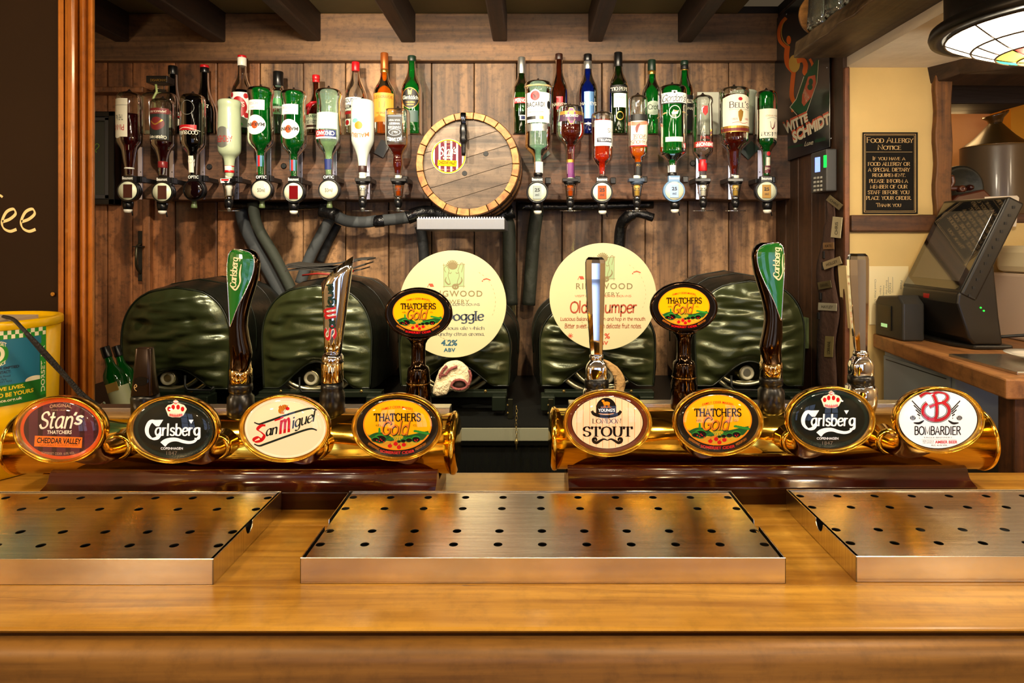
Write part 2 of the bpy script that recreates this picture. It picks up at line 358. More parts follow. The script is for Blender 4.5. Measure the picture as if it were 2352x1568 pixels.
_g('T', 5.2, ('l', 2.6, 0, 2.6, 7), ('l', .1, 6.8, 5.1, 6.8), ('l', .2, 7, .1, 5.5), ('l', 5, 7, 5.1, 5.5))
_g('U', 6, ('s', .8, 7, .8, 2.4, 1.6, .4, 3, 0, 4.4, .4, 5.2, 2.4, 5.2, 7))
_g('V', 5.6, ('l', .2, 7, 2.8, 0, 5.4, 7))
_g('W', 8, ('l', .2, 7, 2.2, 0, 4, 6.6, 5.8, 0, 7.8, 7))
_g('X', 5.4, ('l', .3, 7, 5.1, 0), ('l', 5, 7, .3, 0))
_g('Y', 5.2, ('l', .2, 7, 2.6, 3.4, 5, 7), ('l', 2.6, 3.4, 2.6, 0))
_g('Z', 5, ('l', .4, 7, 4.7, 7, .3, 0, 4.7, 0))
_g('.', 1.6, ('l', .6, 0, .6, .5)); _g(',', 1.6, ('l', .8, .5, .4, -1)); _g("'", 1.6, ('l', .8, 7.2, .5, 5.6)); _g(' ', 2.8); _g('-', 3, ('l', .4, 2.8, 2.6, 2.8))
_g('%', 6, ('l', .8, .2, 5.2, 6.8), ('s', 1.6, 6.6, .6, 5.4, 1.6, 4.4, 2.6, 5.4, 1.6, 6.6), ('s', 4.4, 2.6, 3.4, 1.4, 4.4, .4, 5.4, 1.4, 4.4, 2.6))
def stroke(pts, w, nib=None, thin=.35, taper=False):
    """quads of a pen stroke; nib = direction (deg) of the thin strokes of a broad pen"""
    vs = []; fs = []; n = len(pts)
    q = [pts[0]]
    for p in pts[1:]:
        if (p[0] - q[-1][0]) ** 2 + (p[1] - q[-1][1]) ** 2 > 1e-8: q.append(p)
    pts = q; n = len(pts)
    if n < 2: return [], []
    for i, p in enumerate(pts):
        a = pts[max(i - 1, 0)]; b = pts[min(i + 1, n - 1)]
        dx, dy = b[0] - a[0], b[1] - a[1]; l = math.hypot(dx, dy) or 1; dx /= l; dy /= l
        ww = w
        if nib is not None:
            s_ = abs(math.sin(math.atan2(dy, dx) - math.radians(nib))); ww = w * (thin + (1 - thin) * s_)
        if taper: ww *= .25 + .75 * math.sin(PI * (i + .35) / (n - .3))
        ex = 0.0
        px, py = p
        if not taper:
            if i == 0: px -= dx * ww * .2; py -= dy * ww * .2
            if i == n - 1: px += dx * ww * .2; py += dy * ww * .2
        # mitre for sharp polyline corners
        mt = 1.0
        if 0 < i < n - 1:
            d1 = (p[0] - a[0], p[1] - a[1]); d2 = (b[0] - p[0], b[1] - p[1])
            l1 = math.hypot(*d1) or 1; l2 = math.hypot(*d2) or 1
            c = (d1[0] * d2[0] + d1[1] * d2[1]) / l1 / l2; mt = min(1 / max(math.sqrt(max((1 + c) / 2, .05)), .5), 1.6)
        vs += [(px - dy * ww / 2 * mt, py + dx * ww / 2 * mt), (px + dy * ww / 2 * mt, py - dx * ww / 2 * mt)]
    fs = [(2 * i, 2 * i + 1, 2 * i + 3, 2 * i + 2) for i in range(n - 1)]
    return vs, fs
_tc = {}
_cu = bpy.data.curves.new('lettering_source', 'FONT'); _co = bpy.data.objects.new('lettering_source', _cu)
def glyphs(text, style='sans', bold=0.0, w=.9, nib=None, thin=.3, serif=False, sx=1.0, track=0.0, smallcaps=False, shear=0.0):
    """normalised to a unit box (0..1, 0..1)"""
    key = (text, style, bold, w, nib, thin, serif, track, smallcaps, shear)
    if key in _tc: return _tc[key]
    vs = []; fs = []
    if style == 'sans':
        _cu.body = text; _cu.offset = bold; _cu.resolution_u = 3; _cu.space_character = 1 + track; _cu.shear = shear
        me = bpy.data.meshes.new_from_object(_co)
        vs = [(v.co.x, v.co.y) for v in me.vertices]; fs = [tuple(p.vertices) for p in me.polygons]
        bpy.data.meshes.remove(me)
    else:
        x = 0
        for ch in text:
            sc_ = 1.0; c = ch
            if smallcaps and ch.islower(): c = ch.upper(); sc_ = .78
            if c not in G: c = ' '
            adv, st = G[c]
            for t in st:
                pts = [(t[i] * sc_, t[i + 1] * sc_) for i in range(1, len(t), 2)]
                ends = [pts[0], pts[-1]]; isl = t[0] == 'l'
                vert = [abs(pts[1][0] - pts[0][0]) < .5 * abs(pts[1][1] - pts[0][1]), abs(pts[-1][0] - pts[-2][0]) < .5 * abs(pts[-1][1] - pts[-2][1])]
                if not isl: pts = catmull(pts, 4)
                elif len(pts) == 2: pts = [tuple(pts[0][q] + (pts[1][q] - pts[0][q]) * r / 5 for q in (0, 1)) for r in range(6)]
                v, f = stroke(pts, w, nib, thin); n = len(vs)
                vs += [(a + x + shear * b, b) for a, b in v]; fs += [tuple(i + n for i in q) for q in f]
                if serif:
                    for e_, vt in zip(ends, vert):
                        if vt and len(t) > 4 and t[2] != t[4] and not (ch in 'Tt' and e_[1] > 3) and any(abs(e_[1] - h) < .15 for h in (0, 7 * sc_, 5, 7.6)):
                            v, f = stroke([(e_[0] - w * .95, e_[1]), (e_[0] + w * .95, e_[1])], w * .3); n = len(vs)
                            vs += [(a + x + shear * b, b) for a, b in v]; fs += [tuple(i + n for i in q) for q in f]
            x += adv * sc_ + track
    x0 = min(v[0] for v in vs); x1 = max(v[0] for v in vs); y0 = min(v[1] for v in vs); y1 = max(v[1] for v in vs)
    vs = [((a - x0) / (x1 - x0 or 1), (b - y0) / (y1 - y0 or 1)) for a, b in vs]
    _tc[key] = (vs, fs); return vs, fs

class Print:
    """flat print in pixel units laid on a surface; each colour a material slot"""
    def __init__(s, surf, step=.00018): s.surf = surf; s.mb = MB(); s.mats = []; s.n = 0; s.step = step if step >= .00014 else step * .3; s.done = []; s.cur = None
    def part(s, name):
        """what follows becomes a part of its own"""
        if s.mats: s.done.append((s.cur, s.mb, s.mats))
        s.mb = MB(); s.mats = []; s.n = 0; s.cur = name; return s
    def _mi(s, m):
        if m not in s.mats: s.mats.append(m)
        return s.mats.index(m)
    def raw(s, vs, fs, m):
        s.n += 1; off = .0003 + s.step * s.n
        s.mb.add([s.surf(x, y, off) for x, y in vs], fs, s._mi(m), False); return s
    def poly(s, pts, m): return s.raw(pts, [tuple(range(len(pts)))], m)
    def strips(s, x0, x1, top, bot, m, n=14):
        vs = []; fs = []
        for i in range(n + 1):
            x = x0 + (x1 - x0) * i / n; a = top(x) if callable(top) else top; b = bot(x) if callable(bot) else bot
            k = max(1, 4)
            for j in range(k + 1): vs.append((x, a + (b - a) * j / k))
        for i in range(n):
            for j in range(4): a = i * 5 + j; fs.append((a, a + 1, a + 6, a + 5))
        return s.raw(vs, fs, m)
    def rect(s, x0, y0, x1, y1, m, n=12): return s.strips(x0, x1, y0, y1, m, n)
    def oval(s, cx, cy, rx, ry, m, n=24):
        f = lambda x: ry * math.sqrt(max(0, 1 - ((x - cx) / rx) ** 2))
        vs = []; fs = []
        for i in range(n + 1):
            x = cx - rx * math.cos(PI * i / n); h = f(x)
            for j in range(5): vs.append((x, cy - h + 2 * h * j / 4))
        for i in range(n):
            for j in range(4): a = i * 5 + j; fs.append((a, a + 1, a + 6, a + 5))
        return s.raw(vs, fs, m)
    def line(s, pts, w, m, spline=False, nib=None, thin=.35, taper=False, closed=False):
        if spline: pts = catmull(pts, 6, closed)
        if closed: pts = list(pts) + [pts[0]]
        v, f = stroke(pts, w, nib, thin, taper)
        return s.raw(v, f, m) if v else s
    def ring(s, cx, cy, rx, ry, w, m, n=40):
        return s.line([(cx + rx * math.cos(2 * PI * i / n), cy + ry * math.sin(2 * PI * i / n)) for i in range(n + 1)], w, m)
    def text(s, t, x0, y0, x1, y1, m, rot=0, arc=0.0, quad=None, **k):
        """fit the words into the box; rot 0/90/180/-90; arc lifts the middle (px)"""
        vs, fs = glyphs(t, **k); out = []
        for u, v in vs:
            if quad:  # bl, br, tr, tl
                a, b, c, d = quad
                out.append(tuple((a[i] * (1 - u) + b[i] * u) * (1 - v) + (d[i] * (1 - u) + c[i] * u) * v for i in (0, 1))); continue
            lift = arc * (1 - (2 * u - 1) ** 2)
            if rot == 0: out.append((x0 + (x1 - x0) * u, y1 - (y1 - y0) * v - lift))
            elif rot == 180: out.append((x1 - (x1 - x0) * u, y0 + (y1 - y0) * v + lift))
            elif rot == 90: out.append((x1 - (x1 - x0) * v - lift, y1 - (y1 - y0) * u)) if False else out.append((x0 + (x1 - x0) * (1 - v), y1 - (y1 - y0) * u))
            else: out.append((x0 + (x1 - x0) * v, y0 + (y1 - y0) * u))
        return s.raw(out, fs, m)
    def build(s, name, parent, label=None):
        for nm, mb, ms in s.done: mb.build(nm or name, ms, parent)
        o = s.mb.build(s.cur or name, s.mats, parent)
        if label: o['label'] = label
        return o
def flat(Y):
    return lambda px, py, off: P(px, py, Y) - Vector((0, off, 0))
# ---------------- materials ----------------
BLACK = mat('black_plastic', '#0c0c0d', .28); BLACKM = mat('black_matte', '#0b0b0b', .6)
STEEL = mat('brushed_steel', '#c9c2b6', .26, 1.0, bump=.06, bscale=30, stretch=(1, 1, 40), var=.12, vscale=20)
TRAY = mat('tray_steel', '#f2ebdc', .23, 1.0, bump=.05, bscale=12, stretch=(2, 60, 2), var=.22, vscale=5)
CHROME = mat('chrome', '#dcdcde', .05, 1.0)
DCHROME = mat('black_chrome', '#3a2c20', .10, 1.0)
BRASS = mat('polished_brass', '#f2c44c', .10, 1.0, var=.12, vscale=7)
BRASS2 = mat('lens_brass', '#edb438', .15, 1.0)
ALU = mat('aluminium', '#c8ccd6', .3, 1.0)
WHITEP = mat('white_plastic', '#e6e2d2', .35)
IRON = mat('dark_iron', '#141512', .5, .4)
CREAM = mat('label_cream', '#ece5cc', .5); WHITEL = mat('label_white', '#f0efe6', .5); INK = mat('ink_black', '#0d0c0c', .5)
GOLDP = mat('gold_print', '#b58a3c', .35, .7); REDP = mat('red_print', '#b3141a', .45)
PLANK = wood('wall_plank_wood', '#b4875a', '#523520', 'z', .8, .55, .5, stain=.75, rnd=.34, speck=.6)
PLANKR = wood('reddish_plank_wood', '#ac6e40', '#5e351b', 'z', .8, .5, .5, stain=.7, rnd=.18, speck=.6)
PLANKG = wood('paint_marked_plank_wood', '#8f6b48', '#4a3220', 'z', .8, .55, .5, stain=.7, rnd=.1, patch=('#8e8c48', .54), speck=.6)
PLANKD = wood('dark_plank_wood', '#4e311b', '#25150a', 'z', 1.0, .5, .3, stain=.5, rnd=.15)
HEADER = wood('header_wood', '#86603a', '#523520', 'x', .8, .55, .2, stain=.6, rnd=.05, stain_col='#1f1c0c')
BEAM = wood('beam_wood', '#3a2414', '#180d06', 'y', .8, .6, .4, stain=.4, rnd=.1)
SHELFW = wood('shelf_timber', '#7a5338', '#2c1b12', 'x', .8, .6, 1.0, stain=.6, rnd=.05, speck=.7)
OAK = wood('counter_wood', '#cd9a3c', '#8f5f18', 'x', 1.0, .32, .10, coat=.3, stain=.3, rnd=.05, stain_col='#7c4c14', speck=.2)
OAKF = wood('counter_edge_wood', '#a5742e', '#5f3d14', 'x', .7, .5, .12, coat=0, stain=.3, rnd=.03, stain_col='#3a1c06', speck=.25)
MAHOG = wood('mahogany', '#4e120a', '#280805', 'x', .7, .22, .1, coat=.7, stain=.3, rnd=.03, speck=.3)
POSTW = wood('moulding_wood', '#c87a28', '#84440f', 'z', .8, .28, .12, coat=.4, stain=.35, rnd=.05, stain_col='#52240a', speck=.3)
WORKW = wood('worktop_wood', '#b98149', '#80502a', 'y', .7, .45, .15, stain=.25, rnd=.04, stain_col='#4a2a12')
OLDW = wood('old_timber', '#8e5c2a', '#4a2c12', 'z', .8, .6, .5, stain=.4, rnd=.1)
OLDWX = wood('old_timber_rail', '#7a4c28', '#39210f', 'x', .8, .6, .7, stain=.4, rnd=.1)
PLASTER = mat('cream_plaster', '#d6b878', .85, bump=.5, bscale=9, var=.1, vscale=6)
PEACH = mat('peach_plaster', '#d9a268', .85, bump=.3, bscale=10)
CEIL = mat('ceiling_plaster', '#6a5c34', .9, bump=.2, bscale=8, var=.25, vscale=3)
SOFFIT = mat('soffit_plaster', '#e4dac8', .7, bump=.9, bscale=7, var=.12, vscale=8)
ROOMW = mat('room_wall_plaster', '#c9ac7c', .85); ROOMC = mat('room_ceiling_plaster', '#8a7a58', .85); ROOMF = mat('floor_boards', '#8a6846', .4, var=.3, vscale=3)

def struct(o): o['kind'] = 'structure'; return o
# ---------------- setting ----------------
WB = 2.5
# floor, and the room round the customers
struct(MB().box(-2.2, 2.4, -2.6, 3.1, -.05, 0).build('floor', ROOMF))
ceiling = struct(MB().box(-2.2, .80, .25, 2.56, 2.362, 2.41).build('ceiling', CEIL))
struct(MB().box(-2.2, 2.4, -2.6, .25, 2.42, 2.47).build('ceiling', ROOMC))
struct(MB().box(-2.25, -2.2, -2.6, 2.6, 0, 2.45).build('wall_left', ROOMW))
struct(MB().box(2.40, 2.45, -2.6, 3.1, 0, 2.45).build('wall_right', ROOMW))
struct(MB().box(-2.2, 2.4, -2.65, -2.6, 0, 2.45).build('wall_front', ROOMW))
WG = mat('window_daylight', '#b8d0ff', .5, emit=2.6)
for wi, (wa, wb) in enumerate(((-1.7, -.9), (.1, .95), (1.5, 2.2))):
    win = struct(MB().box(wa, wb, -2.595, -2.585, .45, 1.95).build('window_%d' % (wi + 1), WG))
    wf = MB()
    for a in (wa - .03, (wa + wb) / 2 - .02, wb - .02): wf.box(a, a + .05, -2.59, -2.56, .4, 2.0)
    for a in (.4, .93, 1.43, 1.96): wf.box(wa - .03, wb + .03, -2.59, -2.56, a, a + .04)
    wf.build('window_frame', BEAM, win)

# joists
for px in (275, 498, 718, 937, 1149, 1370, 1577):
    a = P(px, 93, 2.45)
    MB().box(a.x - .03, a.x + .026, .3, 2.49, 2.25 + random.uniform(-.004, .004), 2.364).build('joist', BEAM, ceiling, .006)

wall_back = struct(MB().box(-2.2, 1.05, 2.53, 2.58, 0, 2.41).build('wall_back', mat('wall_backing', '#1a100a', .8)))
seams = [120, 218, 247, 305, 403, 499, 597, 696, 794, 893, 991, 1089, 1187, 1291, 1383, 1482, 1580, 1674, 1792]
for i, (a, b) in enumerate(zip(seams, seams[1:])):
    m = PLANKR if i < 6 else PLANKG if seams[i] in (1089, 1291) else PLANK
    z0 = .3; A = P(a, 0, WB); B = P(b, 0, WB); dy = random.uniform(-.003, .003)
    MB().box(A.x + .0015, B.x - .0015, WB + dy, WB + .028, z0, 2.3).build('plank', m, wall_back, .003)
a = P(0, 142, 2.47)
hd = MB().box(P(200, 0, 2.47).x, .956, 2.465, 2.50, CAMZ + (560 - 140) * 2.47 / F, 2.36)
hd.build('trim_1', HEADER, None, .004)
bpy.data.objects['trim_1']['kind'] = 'structure'
struct(MB().box(P(325, 0, 2.47).x, P(343, 0, 2.47).x, 2.472, 2.499, .9, P(0, 455, 2.48).z).build('trim_2', PLANKR, None, .003))
struct(MB().box(-2.2, P(332, 0, 2.45).x, 2.44, 2.499, P(0, 213, 2.45).z, P(0, 200, 2.45).z).build('trim_3', PLANKR, None, .004))

# right-hand side wall of dark boards, X = .96
SX = .958
wall_right_in = struct(MB().box(SX + .02, SX + .035, 1.99, 2.56, .3, 2.41).build('wall_right', mat('wall_backing', '#1a100a')))
ys = [2.499, 2.40, 2.29, 2.18, 2.08, 1.96]
for a, b in zip(ys, ys[1:]):
    MB().box(SX, SX + .02, b + .001, a - .001, .3, 2.36).build('plank', PLANKD, wall_right_in, .002)
struct(MB().box(SX - .002, P(1951, 0, 1.95).x, 1.945, 1.9595, .9, P(0, 155, 1.95).z).build('trim_4', wood('edge_post_wood', '#8a5230', '#47270f', 'z', 1, .5, .4, stain=.35, rnd=0), None, .004))

# cream plaster wall facing the camera, Y = 1.97, with timbers and the niche
YW = 1.97
def zz(py, Y=YW): return P(0, py, Y).z
def xx(px, Y=YW): return P(px, 0, Y).x
wall_cream = struct(MB().box(xx(1946), xx(2146), YW, YW + .25, .3, 2.10).build('wall_back', PLASTER, None))
MB().box(xx(2146), 2.4, YW, YW + .08, .3, zz(512)).build('lower_wall', PLASTER, wall_cream)
# uneven left edge of the plaster where it meets the post: timbers
struct(MB().box(xx(1949), xx(2165), YW - .018, YW + .01, zz(533), zz(494)).build('trim_5', OLDWX, None, .006))
struct(MB().rings([[(xx(2141 + 2 * math.sin(k * 1.3)), YW - .02, zz(y)), (xx(2178 + 2 * math.sin(k * .9 + 1)), YW - .02, zz(y)),
        (xx(2178 + 2 * math.sin(k * .9 + 1)), YW + .10, zz(y)), (xx(2141 + 2 * math.sin(k * 1.3)), YW + .10, zz(y))] for k, y in enumerate(range(520, 150, -24))], 0, False).build('trim_6', OLDW, None, .004))
# soffit above the cream wall, lintels over the niche
zs = zz(155)
struct(MB().box(.97, 2.4, .2, 2.03, zs, zs + .06).build('ceiling', SOFFIT))
# side beam running forward above the niche's left post
bm = MB(); n = 12
rs = []
for k in range(n + 1):
    t = k / n; Y = 1.985 - 1.1 * t
    x0 = 1.225 + .50 * t + .005 * math.sin(k * 2.1); z0 = zs - .052 + .012 * math.sin(k * 1.7) - .01 * t
    rs.append([(x0, Y, z0), (x0 + .55, Y, z0 - .004), (x0 + .55, Y, zs + .01), (x0 - .012, Y, zs + .01)])
bm.rings(rs, 0, False)
struct(bm.build('trim_7', wood('lintel_wood', '#4a3220', '#221409', 'y', .8, .6, .7, stain=.4, rnd=0), None, .004))
# the niche: back wall, cheek, lintel, sill
niche = struct(MB().box(1.18, 2.4, 2.72, 2.78, .9, 2.41).build('wall_back', PEACH))
MB().box(P(2322, 0, 2.60).x, 2.2, 2.60, 2.72, 1.2, 2.3).build('chimney_side', mat('ochre_plaster', '#d0901e', .8, bump=.3, bscale=9), niche)
struct(MB().box(1.22, 1.73, 2.22, 2.40, P(0, 238, 2.22).z, P(0, 182, 2.22).z).build('trim_8', mat('dark_lintel', '#1e120b', .7, bump=.5, bscale=12, stretch=(.3, 1, 3)), None, .006))
struct(MB().box(1.2, 2.4, 2.0, 2.74, 2.19, 2.21).build('ceiling', PEACH))
struct(MB().box(1.19, 2.39, 1.97, 2.72, zz(512), zz(512) + .03).build('trim_9', OLDWX, None, .004))

# ---- left: chalkboard and its moulded post ----
YB = 1.36
bd = thing('chalkboard', 'dark brown chalkboard at the left edge with cream chalk letters', 'board', P(60, 1110, YB + .02))
MB().box(-1.7, P(133, 0, YB).x, YB, YB + .03, 1.05, 2.361).build('board_panel', mat('chalkboard_face', '#2c1c0b', .85, spec=.15, var=.15, vscale=3), bd)
CH = mat('chalk', '#f3d795', .8)
pr = Print(flat(YB), .0002)
def e_chalk(x, y, s_=1.0):
    pr.line([(x - 2 * s_, y + 2), (x + 14 * s_, y - 4), (x + 27 * s_, y - 16 * s_), (x + 22 * s_, y - 27 * s_), (x + 6 * s_, y - 20 * s_), (x - 4 * s_, y + 2), (x, y + 17 * s_), (x + 14 * s_, y + 24 * s_), (x + 28 * s_, y + 20 * s_)], 7, CH, True, nib=60, thin=.45)
e_chalk(9, 507); e_chalk(53, 507)
pr.line([(-30, 440), (2, 449), (6, 452)], 5, CH)
pr.build('chalk_writing', bd)
MB().lathe(P(124, 675, YB) + Vector((0, -.004, 0)), [(.0038, -.001), (.0048, 0), (.0038, .003)], 14, 'y').build('screw_cup', mat('old_brass', '#a8762a', .4, .8), bd)
# moulded post: profile (px, Y offset) extruded upward
prof = [(133, 0), (134, -.018), (146, -.022), (148, -.014), (150, -.024), (156, -.032), (164, -.036), (172, -.032), (178, -.022), (181, -.014), (184, -.024), (190, -.030), (196, -.026), (200, -.016), (203, -.020), (212, -.024), (217, -.018), (218, 0), (218, .05), (133, .05)]
lo = [(P(a, 0, YB + b).x, YB + b, 1.05) for a, b in prof]; hi = [(x, y, 2.361) for x, y, _ in lo]
struct(MB().hexa(hi, lo, 0, False).build('trim_10', POSTW, None, .0015))

# ---------------- bar counter ----------------
ct = thing('bar_counter', 'long golden oak bar counter with a double rounded front edge', 'counter', (0, .95, 0))
ZC = CAMZ - .42
def extr(name, prof, x0, x1, m, parent=None, bev=0.0, smooth=False):
    return MB().hexa([(x0, y, z) for y, z in prof], [(x1, y, z) for y, z in prof], 0, smooth).build(name, m, parent, bev)
# boards of the top, seams across the run
extr('board', [(.7125, ZC - .03), (.7125, ZC - .0032), (.6985, ZC - .0032), (.6975, ZC - .0022), (.6985, ZC - .0008), (.701, ZC), (.7855, ZC), (.7855, ZC - .03)], -1.7, 1.7, OAK, ct)
for pts_ in (((480, 1345), (640, 1350), (880, 1358)), ((960, 1341), (1180, 1347), (1420, 1356), (1700, 1371)), ((-20, 1371), (60, 1374), (170, 1384))):
    cr = []
    for a, b in catmull(pts_, 4): Yc = .42 * F / (b - CY); cr.append(((a - CX) * Yc / F, Yc))
    n_ = len(cr); w_ = [.0007 * (1 - (i / (n_ - 1)) * .8) for i in range(n_)]
    MB().rings([[(x, y - q, ZC - .0004), (x, y + q, ZC - .0004), (x, y, ZC + .00008)] for (x, y), q in zip(cr, w_)], 0, False).build('grain_crack', mat('crack_dark', '#3a1c06', .7), ct)
for a, b, dz in ((.7862, .8595, 0), (.8602, .955, -.0004), (.9557, 1.06, 0), (1.0607, 1.175, -.0003)):
    MB().box(-1.7, 1.7, a, b, ZC - .03, ZC + dz).build('board', OAK, ct, .0006)
pts = [(.712, -.013), (.700, -.0130), (.6995, -.0086)] + [(.689 - .0165 * math.sin(t), -.0225 + .0142 * math.cos(t)) for t in [PI / 2 * k / 10 for k in range(11)]] + [(.6722, -.05), (.6722, -.11), (.712, -.11)]
extr('front_moulding', [(y, ZC + z) for y, z in pts], -1.7, 1.7, OAKF, ct, 0, True)
MB().box(-1.7, 1.7, .72, .75, .02, ZC - .03).build('front_panel', OAKF, ct)
MB().box(-1.7, 1.7, 1.12, 1.14, .02, ZC - .03).build('back_panel', IRON, ct)

# ---------------- drip trays ----------------
def drip_tray(x0, x1, y0, y1, label, dy_tilt=0.0, cols=11, h=.0315, notch_l=True, notch_r=True):
    t = thing('drip_tray', label, 'tray', ((x0 + x1) / 2, (y0 + y1) / 2, ZC + .0002), 'steel drip trays')
    zb = ZC + .0002; zt = zb + h; th = .0016
    m = MB(); m.box(x0, x1, y0, y0 + th, zb, zt + .0006); m.box(x0, x1, y1 - th, y1, zb, zt + .0006); m.box(x0, x1, y0, y1, zb, zb + .001)
    for x, has in ((x0, notch_l), (x1 - th, notch_r)):
        ym = y0 + (y1 - y0) * .47; r = .011; pr_ = [(y0, zb), (y1, zb), (y1, zt)]
        if has: pr_ += [(ym + r, zt)] + [(ym + r * math.cos(a), zt - 1.2 * r * math.sin(a)) for a in [PI * k / 8 for k in range(1, 8)]] + [(ym - r, zt)]
        pr_ += [(y0, zt)]
        m.hexa([(x, a, b) for a, b in pr_], [(x + th, a, b) for a, b in pr_])
    m.build('tray_body', TRAY, t, .0005, 1)
    # perforated plate
    g = .0055; X0, X1, Y0, Y1 = x0 + g, x1 - g, y0 + .004, y1 - .002; zp = zt - .0012
    rows = [.036, .076, .152, .195]; rb = [0, .056, .112, .172, Y1 - Y0]
    sp = (X1 - X0 - .014) / (cols - 1); m = MB(); K = 16
    for c in range(cols):
        cx = X0 + .007 + sp * c; a = X0 if c == 0 else cx - sp / 2; b = X1 if c == cols - 1 else cx + sp / 2
        for r_ in range(4):
            cy = Y0 + rows[r_] * (Y1 - Y0) / .216; lo_ = Y0 + rb[r_] * (Y1 - Y0) / .216 if r_ else Y0; hi_ = Y0 + rb[r_ + 1] * (Y1 - Y0) / .216 if r_ < 3 else Y1
            inner = []; outer = []
            for k in range(K):
                an = 2 * PI * (k + .5) / K; u, v = math.cos(an), math.sin(an)
                inner.append((cx + .0058 * u, cy + .0058 * v, zp))
                s_ = max(abs(u), abs(v)); uu, vv = u / s_, v / s_
                outer.append((cx + (b - cx if uu > 0 else cx - a) * uu, cy + (hi_ - cy if vv > 0 else cy - lo_) * vv, zp))
            # snap corners
            for i_, (ux, vy) in ((1, (1, 1)), (5, (-1, 1)), (9, (-1, -1)), (13, (1, -1))):
                outer[i_] = (b if ux > 0 else a, hi_ if vy > 0 else lo_, zp)
                outer[i_ + 1] = outer[i_ + 1]
            low = [(x, y, zp - .0012) for x, y, z in inner]
            m.add(inner + outer + low, [(K + k, K + (k + 1) % K, (k + 1) % K, k) for k in range(K)] + [(k, (k + 1) % K, 2 * K + (k + 1) % K, 2 * K + k) for k in range(K)])
    m.box(X0, X1, Y0 - .0005, Y0 + .0012, zp - .006, zp); m.box(X0, X1, Y1 - .001, Y1, zp - .006, zp)
    m.build('perforated_plate', TRAY, t)
    MB().box(X0, X1, Y0, Y1, zb + .0012, zb + .002).build('wet_bottom', mat('tray_inside', '#14100b', .5, .5), t)  # near-black sheet laid over the steel floor of the tray
    return t
drip_tray(-.99, -.391, .787, 1.003, 'left steel drip tray, its right end beside the gap in the counter')
drip_tray(-.2853, .3155, .790, 1.005, 'middle steel drip tray with round holes, complete in view')
drip_tray(.404, 1.004, .7935, 1.0105, 'right steel drip tray running out of the frame')
# ---------------- mahogany plinths, brass font tubes ----------------
def plinth(t, px0, px1, Yf):
    x0 = P(px0, 0, Yf).x; x1 = P(px1, 0, Yf + .03).x; z = ZC + .0003
    og = chaikin([(Yf - .004, z + .029), (Yf + .003, z + .0315), (Yf + .012, z + .035), (Yf + .017, z + .042), (Yf + .019, z + .050), (Yf + .025, z + .0545), (Yf + .033, z + .053), (Yf + .042, z + .036), (Yf + .046, z + .030)], 2)
    pr_ = [(Yf, z), (Yf, z + .023), (Yf - .003, z + .025), (Yf - .004, z + .027)] + og + [(Yf + .13, z + .030), (Yf + .13, z)]
    extr('plinth', pr_, x0, x1, MAHOG, t, 0, True)

def font_tube(px0, px1, Y, zc, r, label):
    x0 = P(px0, 0, Y).x; x1 = P(px1, 0, Y).x
    t = thing('beer_font', label, 'beer tap', ((x0 + x1) / 2, Y, zc - r), 'brass beer fonts')
    MB().lathe((0, Y, zc), [(r, x0 + .004), (r, x1 - .004)], 72, 'x').build('tube', BRASS, t)
    for s_, x in ((1, x0), (-1, x1)):
        MB().lathe((0, Y, zc), [(r * .96, x + .006 * s_), (r * 1.035, x + .007 * s_), (r * 1.05, x + .003 * s_), (r * 1.03, x), (r * .93, x - .003 * s_), (r * .8, x - .005 * s_), (.001, x - .007 * s_)], 72, 'x').build('end_cap', BRASS, t)
    MB().box(x0 + .03, x1 - .012, Y + .005, Y + .034, zc + r * .72, zc + r + .0075).build('top_rail', STEEL, t, .001)
    MB().box(x0 + .05, x1 - .05, Y - .02, Y + .02, ZC + .0303, zc - r * .93).build('foot', BRASS, t)
    return t, zc, r
FL, zL, RL = font_tube(52, 1048, 1.100, CAMZ - .3415, .0505, 'left brass beer font on a red mahogany plinth, four oval badges')
FR, zR, RR = font_tube(1268, 2248, 1.122, CAMZ - .3405, .0515, 'right brass beer font on a red mahogany plinth, beside the till')
plinth(FL, 93, 1006, 1.010); plinth(FR, 1306, 2212, 1.030)

